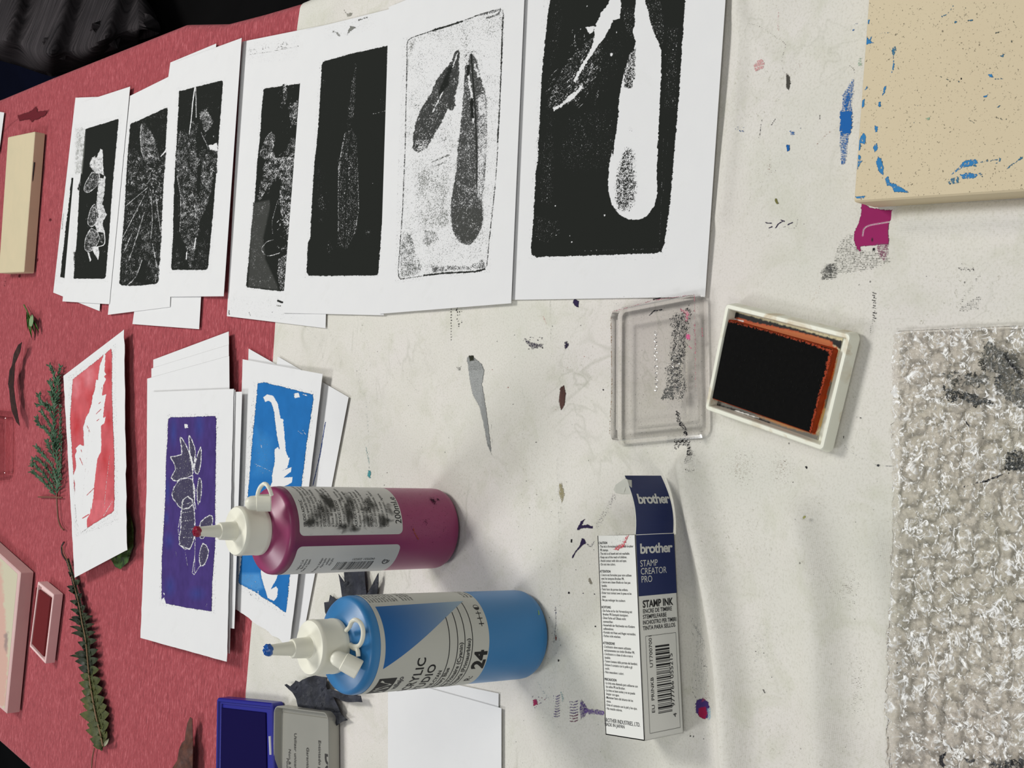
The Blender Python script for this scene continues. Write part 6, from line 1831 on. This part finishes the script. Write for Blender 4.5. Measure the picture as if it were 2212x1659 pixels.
def blob_leaf(name, outline, zfn, mat, parent=None, label=None, cat=None, cuts=3, th=.0004, group=None):
    bm = bmesh.new()
    vs = [bm.verts.new((x, y, 0)) for x, y in outline]; f_ = bm.faces.new(vs); f_.normal_update(); bm.normal_update()
    bmesh.ops.triangulate(bm, faces=bm.faces)
    for _ in range(cuts):
        e = [e for e in bm.edges if e.calc_length() > 6]
        if not e: break
        bmesh.ops.subdivide_edges(bm, edges=e, cuts=1); bmesh.ops.triangulate(bm, faces=[f for f in bm.faces if len(f.verts) > 3])
    bm.verts.index_update()
    P = np.array([v.co[:2] for v in bm.verts]); Fc = [tuple(v.index for v in f.verts) for f in bm.faces]; bm.free()
    z = zfn(P[:, 0], P[:, 1]); V = W(P[:, 0], P[:, 1], z)
    a, b, c = V[list(Fc[0])]
    if np.cross(b - a, c - a)[2] < 0: Fc = [f[::-1] for f in Fc]
    o = mesh_obj(name, V, Fc, mat, parent, False)
    s_ = o.modifiers.new('thickness', 'SOLIDIFY'); s_.thickness = th; s_.offset = 1
    if label: tag(o, label, cat, group)
    return o


G1m = leafmat('conifer_green', lin(40, 70, 48), lin(74, 108, 80))
Stm = plain('reddish_stem', lin(110, 74, 56), .6)
con = thing('conifer_sprig', tuple(W(*cp('FB', 362, 1280)[0], .001)), 'feathery green conifer sprig lying left of the red print', 'sprig')
mb = MB(); rc_ = random.Random(12)
BR = [(355, 1270, 300, 1210, 240, 1150, 210, 1125), (352, 1240, 290, 1150, 225, 1080, 212, 1075), (357, 1200, 300, 1100, 245, 1045, 215, 1040), (365, 1180, 330, 1080, 270, 1010, 235, 965),
      (364, 1275, 368, 1100, 360, 950, 345, 850, 350, 700, 350, 600, 385, 460), (355, 930, 300, 860, 250, 820, 235, 785), (345, 860, 300, 790, 265, 740), (345, 780, 300, 710, 262, 680, 248, 635), (350, 740, 300, 690, 240, 695),
      (350, 640, 330, 580, 320, 555), (355, 570, 340, 490, 322, 452), (350, 700, 325, 620), (372, 1150, 392, 1050, 392, 900), (365, 1000, 385, 850, 385, 700), (360, 700, 378, 600, 372, 530), (360, 1050, 320, 980, 300, 930), (350, 1000, 330, 900), (368, 1230, 395, 1150)]
for bi, q in enumerate(BR):
    pts = smooth(cp('FB', *q), 6); n = len(pts); h = rc_.uniform(.002, .008)
    zz = [0.0015 + h * math.sin(3.0 * i / n) for i in range(n)]
    mb.tube([tuple(W(x, y, z)) for (x, y), z in zip(pts, zz)], [.0011 * (1 - .55 * i / n) for i in range(n)], 5)
    for i in range(1, n):
        (x, y), (x0, y0) = pts[i], pts[i - 1]; a0_ = math.atan2(y - y0, x - x0)
        for sgn in (-1, 1):
            for rep in range(2 if bi == 4 else 1):
                a = a0_ + sgn * rc_.uniform(.35, .75); L_ = rc_.uniform(5, 13) * (1.25 if bi == 4 and i < n * .8 else .9)
                ex_, ey2 = x + L_ * math.cos(a), y + L_ * math.sin(a)
                if ex_ > 136: continue
                mx_, my_ = x + L_ * .55 * math.cos(a - sgn * .15), y + L_ * .55 * math.sin(a - sgn * .15)
                z1_ = zz[i] + rc_.uniform(-.001, .0025)
                mb.tube([tuple(W(x, y, zz[i])), tuple(W(mx_, my_, (zz[i] + z1_) / 2 + .0004)), tuple(W(ex_, ey2, max(.0008, z1_)))], [.0008, .00075, .0004], 4)
mb.build('foliage', [G1m], con)
mb = MB(); mb.tube([tuple(W(x, y, .0022)) for x, y in smooth(cp('FB', 362, 1260, 366, 1340, 372, 1420, 388, 1470, 408, 1494), 4)], .0009, 6)
mb.tube([tuple(W(x, y, .002)) for x, y in cp('FB', 245, 1283, 320, 1284, 398, 1287)], .0008, 6); mb.build('stem', [Stm], con)

fr = thing('fern_frond', tuple(W(*cp('FA', 650, 800)[0], .001)), 'dark green curling fern frond lying on the red cloth', 'frond')
DG = leafmat('dark_fern', lin(34, 38, 28), lin(54, 62, 40)); OG = leafmat('olive_fern', lin(54, 62, 32), lin(84, 86, 46))
RA = [(465, 0), (478, 50), (505, 110), (540, 230), (565, 330), (592, 440), (612, 560), (640, 700), (655, 850), (670, 1000), (695, 1150), (720, 1280), (750, 1400), (770, 1495)]
ra = smooth([cp('FA', *p_)[0] for p_ in RA], 5)
mb = MB()
LT = [(508, 190, 12), (498, 300, 16), (510, 330, 14), (520, 408, 16), (524, 470, 15), (530, 530, 16), (512, 545, 14), (520, 600, 13), (532, 650, 16), (580, 715, 20), (518, 820, 14), (556, 800, 20), (560, 860, 24), (585, 905, 26), (600, 960, 26), (588, 1020, 28), (610, 1080, 30), (598, 1148, 32), (620, 1190, 30), (594, 1255, 38), (650, 1330, 34), (640, 1375, 34), (672, 1440, 34), (695, 1490, 30)]
for x, y, w_ in LT:
    px_, py_ = cp('FA', x, y)[0]
    b = min(ra, key=lambda p_: (p_[1] - (py_ + 9 + (0 if y < 1200 else 3))) ** 2 + .02 * (p_[0] - px_) ** 2)
    leaf_blade(mb, b, (px_, py_), w_ / 3.463 * 2.3, .003, .0045 + (.003 if y < 900 else .001), .0025, .001, .10, 0 if y < 950 else 1)
    leaf_blade(mb, (b[0], b[1] - 3), (b[0] * .45 + px_ * .55, b[1] * .4 + py_ * .6), w_ / 3.463 * 3.0, .002, .004, .002, .001, 0, 0 if y < 1050 else 1)
RT = [(600, 250, 16), (612, 350, 16), (640, 440, 16), (655, 500, 14), (695, 520, 12), (710, 580, 12), (718, 640, 14), (728, 700, 18), (735, 770, 20), (738, 840, 22), (742, 920, 26), (755, 990, 28), (768, 1060, 30), (782, 1130, 32), (800, 1190, 34), (818, 1250, 36), (815, 1320, 36), (800, 1385, 34), (780, 1440, 26)]
for x, y, w_ in RT:
    px_, py_ = cp('FA', x, y)[0]
    b = min(ra, key=lambda p_: (p_[1] - (py_ + 10)) ** 2 + .02 * (p_[0] - px_) ** 2)
    leaf_blade(mb, b, (px_, py_), w_ / 3.463 * 2.6, .003, .0035, .002, .001, -.08, 0 if y < 900 else 1)
for i in range(10, len(ra) - 1):
    w0 = 2 + 7.5 * min(1, max(0, (i - 14) / 40)); (x, y), (x2, y2) = ra[i], ra[i + 1]
    for sd_ in (-1, 1):
        leaf_blade(mb, (x2, y2 + 2), (x + sd_ * w0 * 1.15, y - 7), 6.5, .0026, .0044, .0012, .0008, 0, 0 if y < 1455 else 1)
mb.build('leaflets', [DG, OG], fr)
mb = MB(); mb.tube([tuple(W(x, y, .0050)) for x, y in ra], [.0004 + .0005 * i / len(ra) for i in range(len(ra))], 6); mb.build('midrib', [plain('tan_midrib', lin(124, 96, 66), .6)], fr)
mb = MB(); leaf_blade(mb, cp('FA', 775, 1498)[0], cp('FA', 815, 1436)[0], 7, .004, .006); mb.build('pale_leaflet', [plain('pale_leaf', lin(150, 150, 124), .6)], fr)

def zn(b, a, s_, sd): return lambda x, y: b + a * (vnoise(x, y, s_, sd, 2))
blob_leaf('dark_leaf', [(48, 739), (44, 760), (33, 785), (31, 815), (30, 835), (33, 862), (38, 890), (43, 920), (36, 912), (26, 888), (22, 862), (21, 845), (18, 830), (21, 800), (26, 790), (30, 765), (40, 745)], lambda x, y: .0075 + .004 * vnoise(x, y, 12, 3), leafmat('blackish_leaf', lin(38, 24, 22), lin(58, 34, 30)), None,
          'long narrow dark brown leaf near the left end of the red cloth', 'leaf', 2)
blob_leaf('green_leaf', cp('D', 1070, 60, 1095, 100, 1120, 150, 1140, 250, 1138, 400, 1112, 470, 1095, 530, 1060, 560, 1030, 590, 985, 570, 940, 490, 900, 420, 960, 200), lambda x, y: .0012 + .0030 * vnoise(x, y, 14, 5), leafmat('deep_green_leaf', lin(24, 34, 24), lin(66, 100, 40), 140), None,
          'glossy dark green leaf poking out beneath the red print', 'leaf', 3)
blob_leaf('brown_leaf', cp('FA', 1425, 1278, 1440, 1290, 1446, 1480, 1442, 1760, 1240, 1760, 1295, 1655, 1330, 1600, 1342, 1520, 1365, 1468, 1385, 1450, 1392, 1390, 1405, 1320), lambda x, y: .004 + .0045 * vnoise(x, y, 22, 6), leafmat('brown_leaf', lin(58, 34, 28), lin(92, 56, 44)), None,
          'brown folded leaf at the bottom edge, left of the stamp pad tin', 'leaf', 3)
mb = MB(); mb.tube([tuple(W(x, y, .002)) for x, y in cp('FA', 705, 1512, 690, 1590, 684, 1680)], .0007, 6)
tag(mb.build('twig', [Stm]), 'thin bare twig below the fern frond', 'twig')
mb = MB(); mb.tube([tuple(W(x, y, .002)) for x, y in smooth(cp('FB', 410, 1572, 394, 1600, 396, 1640, 410, 1670, 425, 1690), 3)], .0009, 6)
tag(mb.build('twig', [plain('dark_stem', lin(50, 34, 30), .6)]), 'short dark curved stem beside the red print', 'twig')
bud = thing('green_bud', tuple(W(65, 700, .001)), 'small bright green leaf bud between the blocks and the red print', 'bud')
mb = MB(); mb.tube([tuple(W(x, y, .003)) for x, y in cp('FB', 153, 55, 172, 90, 190, 140)], .0009, 6); mb.build('stem', [plain('bud_stem', lin(92, 110, 60), .6)], bud)
mb = MB()
for b, t, w_ in (((172, 110), (205, 275), 22), ((170, 100), (180, 225), 14), ((195, 120), (252, 236), 18), ((180, 100), (225, 250), 16)):
    leaf_blade(mb, cp('FB', *b)[0], cp('FB', *t)[0], w_ / 2.96 * .8, .004, .0022, .002, .0012)
mb.build('leaves', [leafmat('bud_green', lin(48, 82, 34), lin(84, 120, 52))], bud)
mb = MB(); leaf_blade(mb, cp('FB', 195, 192)[0], cp('FB', 206, 118)[0], 9, .007, .007, .001, .0008, 0, 0, (.5, .9, 1, .9, .7, .2)); mb.build('pale_leaf', [plain('pale_green', lin(120, 146, 104), .6)], bud)

# indigo-black leaves under the bottles
IL = leafmat('indigo_black_leaf', lin(22, 24, 30), lin(44, 46, 56), 60, .55, .3)
blob_leaf('lobed_leaf', [(732, 1240), (745, 1258), (744, 1234), (760, 1225), (788, 1228), (790, 1262), (793, 1284), (804, 1264), (818, 1238), (818, 1262), (815, 1290), (800, 1330), (780, 1370), (745, 1380), (712, 1345), (703, 1322), (701, 1301), (711, 1300), (714, 1285), (724, 1294), (740, 1292), (737, 1268)],
          lambda x, y: .0008 + .0040 * vnoise(x, y, 20, 8, 3) * np.clip((1300 - y) / 30 + .4, .0, 1), IL, None, 'blackish lobed leaf with pointed tips between the two paint bottles', 'leaf', 4)
blob_leaf('lobed_leaf', cp('E', 1245, 950, 1262, 942, 1292, 962, 1330, 930, 1340, 912, 1370, 926, 1400, 905, 1450, 885, 1500, 868, 1560, 880, 1610, 885, 1600, 950, 1610, 990, 1660, 1050, 1700, 1130, 1730, 1200, 1785, 1250, 1740, 1262, 1690, 1296, 1672, 1250, 1640, 1200, 1580, 1175, 1480, 1150, 1360, 1135, 1345, 1070, 1310, 1010, 1270, 975),
          lambda x, y: .0014 + .0060 * vnoise(x, y, 22, 9, 3), IL, None, 'blackish jagged leaf between the blue bottle and the stamp pad tin', 'leaf', 4)
blob_leaf('lobed_leaf', cp('E', 1600, 990, 1640, 985, 1720, 1010, 1790, 1030, 1860, 1035, 1895, 1042, 1908, 1098, 1850, 1095, 1790, 1098, 1735, 1085, 1690, 1060, 1650, 1045, 1610, 1020), lambda x, y: .0040 + .0030 * vnoise(x, y, 16, 10, 3), IL, None,
          'slim blackish leaf tip curling from under the blue bottle', 'leaf', 3)

# ================================================================== bubble wrap
def bub(X, Y):
    """air bubbles in staggered rows, most of them squashed"""
    sx_, sy_ = .0098, .0085
    row = np.round(Y / sy_); xo = X - (row % 2) * sx_ / 2; colm = np.round(xo / sx_)
    dx = xo - colm * sx_; dy = Y - row * sy_; r = np.hypot(dx, dy) / .0043
    hh = .0007 + .0022 * hash2(colm.astype(int) + 500, row.astype(int) + 500, 3)
    dome = np.sqrt(np.clip(1 - r ** 2, 0, 1)) * hh
    cr = np.abs(vnoise(X * 1000 + 900, Y * 1000 + 900, 2.6, 21, 2) - .5) * 2
    c2 = np.abs(vnoise(X * 1000 + 1900, Y * 1000 + 100, 7, 22, 2) - .5) * 2
    return .0009 + dome * (.45 + .75 * cr) + .0012 * (1 - c2) ** 2 + .0007 * cr
wa, wb_ = W(1936, 722), W(1936, 1740)
xs = np.arange(min(wa[0], wb_[0]) - .002, max(wa[0], wb_[0]) + .004, .0006); ys = np.arange(.160, .285, .0006)
XX, YY = np.meshgrid(xs, ys, indexing='ij')
px1, py1 = PX(np.stack([XX.ravel(), YY.ravel(), np.full(XX.size, TZ)], 1))
lim = np.interp(py1, [700, 716, 760, 1100, 1560, 1740], [2300, 1946, 1934, 1936, 1934, 1944]) + 7 * (vnoise(py1, py1 * 0, 9, 4, 2) - .5)
# pull the border in to the traced edge
Yl = W(lim, py1)[:, 1]
Yc = np.minimum(YY.ravel(), Yl)
zb_ = bub(XX.ravel(), Yc)
V = np.stack([XX.ravel(), Yc, TZ + zb_ + hz(XX.ravel(), Yc)], 1)
Fa = grid_faces(len(xs), len(ys))
A = V[Fa]; area_ = np.linalg.norm(np.cross(A[:, 2] - A[:, 0], A[:, 3] - A[:, 1]), axis=1)
Fa = Fa[area_ > 1e-9]
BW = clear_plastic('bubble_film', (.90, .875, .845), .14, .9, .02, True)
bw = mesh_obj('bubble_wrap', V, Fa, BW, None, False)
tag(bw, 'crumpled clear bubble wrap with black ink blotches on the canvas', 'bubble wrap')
def bw_ink(p):
    for q in ((1510, 130, 1560, 150, 1620, 170, 1700, 185, 1760, 200, 1850, 235, 1950, 270, 1900, 300, 1850, 290, 1780, 330, 1740, 290, 1650, 250, 1560, 285), (1700, 40, 1760, 20, 1850, 40, 1820, 110, 1730, 110), (1960, 60, 2060, 30, 2130, 100, 2120, 180, 2050, 220, 1980, 180),
              (2060, 710, 2150, 695, 2220, 720, 2220, 860, 2140, 870, 2070, 860, 2000, 860, 2050, 820)):
        p.poly(cp('O', *q), .66, lin(52, 54, 52), 4, 4, 3, 2)
    for q in ((1880, 1290, 1950, 1150, 2050, 1210, 2150, 1240, 2200, 1340, 2212, 1400, 2212, 1640, 2130, 1600, 2060, 1560, 2000, 1500, 2060, 1400, 1960, 1370, 1890, 1350), (1620, 1380, 1720, 1370, 1760, 1420, 1800, 1400, 1920, 1380, 1960, 1430, 1900, 1480, 1800, 1470, 1700, 1470)):
        p.poly(cp('N', *q), .55, lin(84, 84, 78), 5, 5, 3, 2)
    p.poly(cp('N', 2060, 1220, 2100, 1270, 2190, 1380, 2212, 1440, 2150, 1360, 2080, 1290), .9, lin(36, 36, 36), 3, 3, 2)
    p.line(cp('O', 1700, 1010, 1800, 975, 1900, 955, 2000, 910, 2080, 890), 3, .68, BLK, 2, jag=2, js=4); p.line(cp('O', 1700, 430, 1740, 490), 3, .7, BLK, 1.5, jag=1)
    p.blob(cp('O', 1890, 1250)[0], 9, 9, .5, GRY, soft=1, jag=.4)
    p.poly(cp('U', 1590, 1570, 1640, 1545, 1640, 1570, 1610, 1600, 1640, 1640, 1620, 1659, 1590, 1630), .9, BLK, 2, 2, 2); p.poly(cp('U', 1770, 1585, 1850, 1600, 1850, 1620, 1800, 1620), .8, lin(60, 60, 60), 2, 1.5)
    p.poly(cp('U', 1950, 1630, 2060, 1600, 2212, 1590, 2212, 1700, 1950, 1700), .62, lin(60, 60, 60), 4, 4, 2)
def bzf(x, y):
    P = W(x, y, .002); return bub(P[..., 0], P[..., 1]) + hz(P[..., 0], P[..., 1]) + .0002
patch('ink_blotches', [(2015, 730), (2214, 730), (2214, 1664), (2015, 1664)], bzf, bw_ink, overlay('blotch_ink', 700, 4, 0, .8, rough=.3, spec=.5), bw, 1.5, .0002)

# ================================================================== garments beyond the table edge
def garment(name, px0, px1, py0, py1, zf_, mat, label, nx=70, ny_=50, th=.03):
    g = np.linspace(0, 1, nx); h = np.linspace(0, 1, ny_)
    U_, V_ = [a.ravel() for a in np.meshgrid(g, h, indexing='ij')]
    x = px0 + (px1 - px0) * U_; y0_ = py0(x); y1_ = py1(x); y = y0_ + (y1_ - y0_) * V_
    P = W(x, y, zf_(U_, V_, x, y))
    o = mesh_obj(name, P, grid_faces(nx, ny_), mat, None, True)
    s_ = o.modifiers.new('thickness', 'SOLIDIFY'); s_.thickness = th; s_.offset = 1
    return tag(o, label, 'clothing')
gmx = Mat('charcoal_ribbed_cloth')
gw_ = gmx.noise(1.0, 3, .5, .2, gmx.coords((7, 330, 30)))
gmx.set(color=gmx.mix(gmx.math('MULTIPLY', gmx.math('MULTIPLY', gmx.math('SUBTRACT', gw_, .3), 2.2, clamp=True), gmx.noise(11, 4)), lin(30, 28, 30), lin(96, 90, 92)), rough=.85, spec=.15); gmx.bump(gw_, .5, .003)
lowb = lambda x: np.interp(x, [-120, 0, 40, 80, 112, 160, 240, 300], [120, 131, 142, 156, 166, 158, 124, 98])
garment('charcoal_garment', -120, 300, lambda x: x * 0 - 240, lowb, lambda u, v, x, y: -.05 - .10 * u ** 1.5 - .05 * (1 - v) - .06 * np.clip(v - .86, 0, 1) / .14 * np.clip(v - .86, 0, 1) / .14 + .008 * np.sin(x / 17 + y / 60), gmx.m,
        'charcoal ribbed garment beyond the corner of the red tablecloth')
gmb = Mat('shaded_cloth'); gmb.set(color=gmb.mix(gmb.noise(18, 3), (.002, .002, .002), (.006, .0055, .006)), rough=.9, spec=.08)  # the garment's shade painted in: its dark right part as a black piece
garment('shaded_garment', 210, 900, lambda x: x * 0 - 260, lambda x: np.interp(x, [210, 392, 481, 650, 900], [138, 60, 58, 12, -60]), lambda u, v, x, y: -.22 - .02 * u - .03 * (1 - v) + .010 * np.sin(x / 40 + y / 80), gmb.m, 'shaded part of the charcoal garment, painted black, beyond the edge of the red tablecloth')
nv = Mat('navy_cloth'); nv.set(color=nv.mix(nv.noise(20, 3), (.002, .003, .012), (.004, .006, .022)), rough=.9, spec=.1)
garment('navy_garment', -160, 180, lambda x: x * 0 - 60, lambda x: np.interp(x, [-160, 0, 180], [290, 222, 148]), lambda u, v, x, y: -.32 - .06 * v + .01 * np.sin(x / 30), nv.m, 'dark navy cloth below the charcoal garment')


for o in list(sc.objects):
    if '_o' in o: del o['_o']
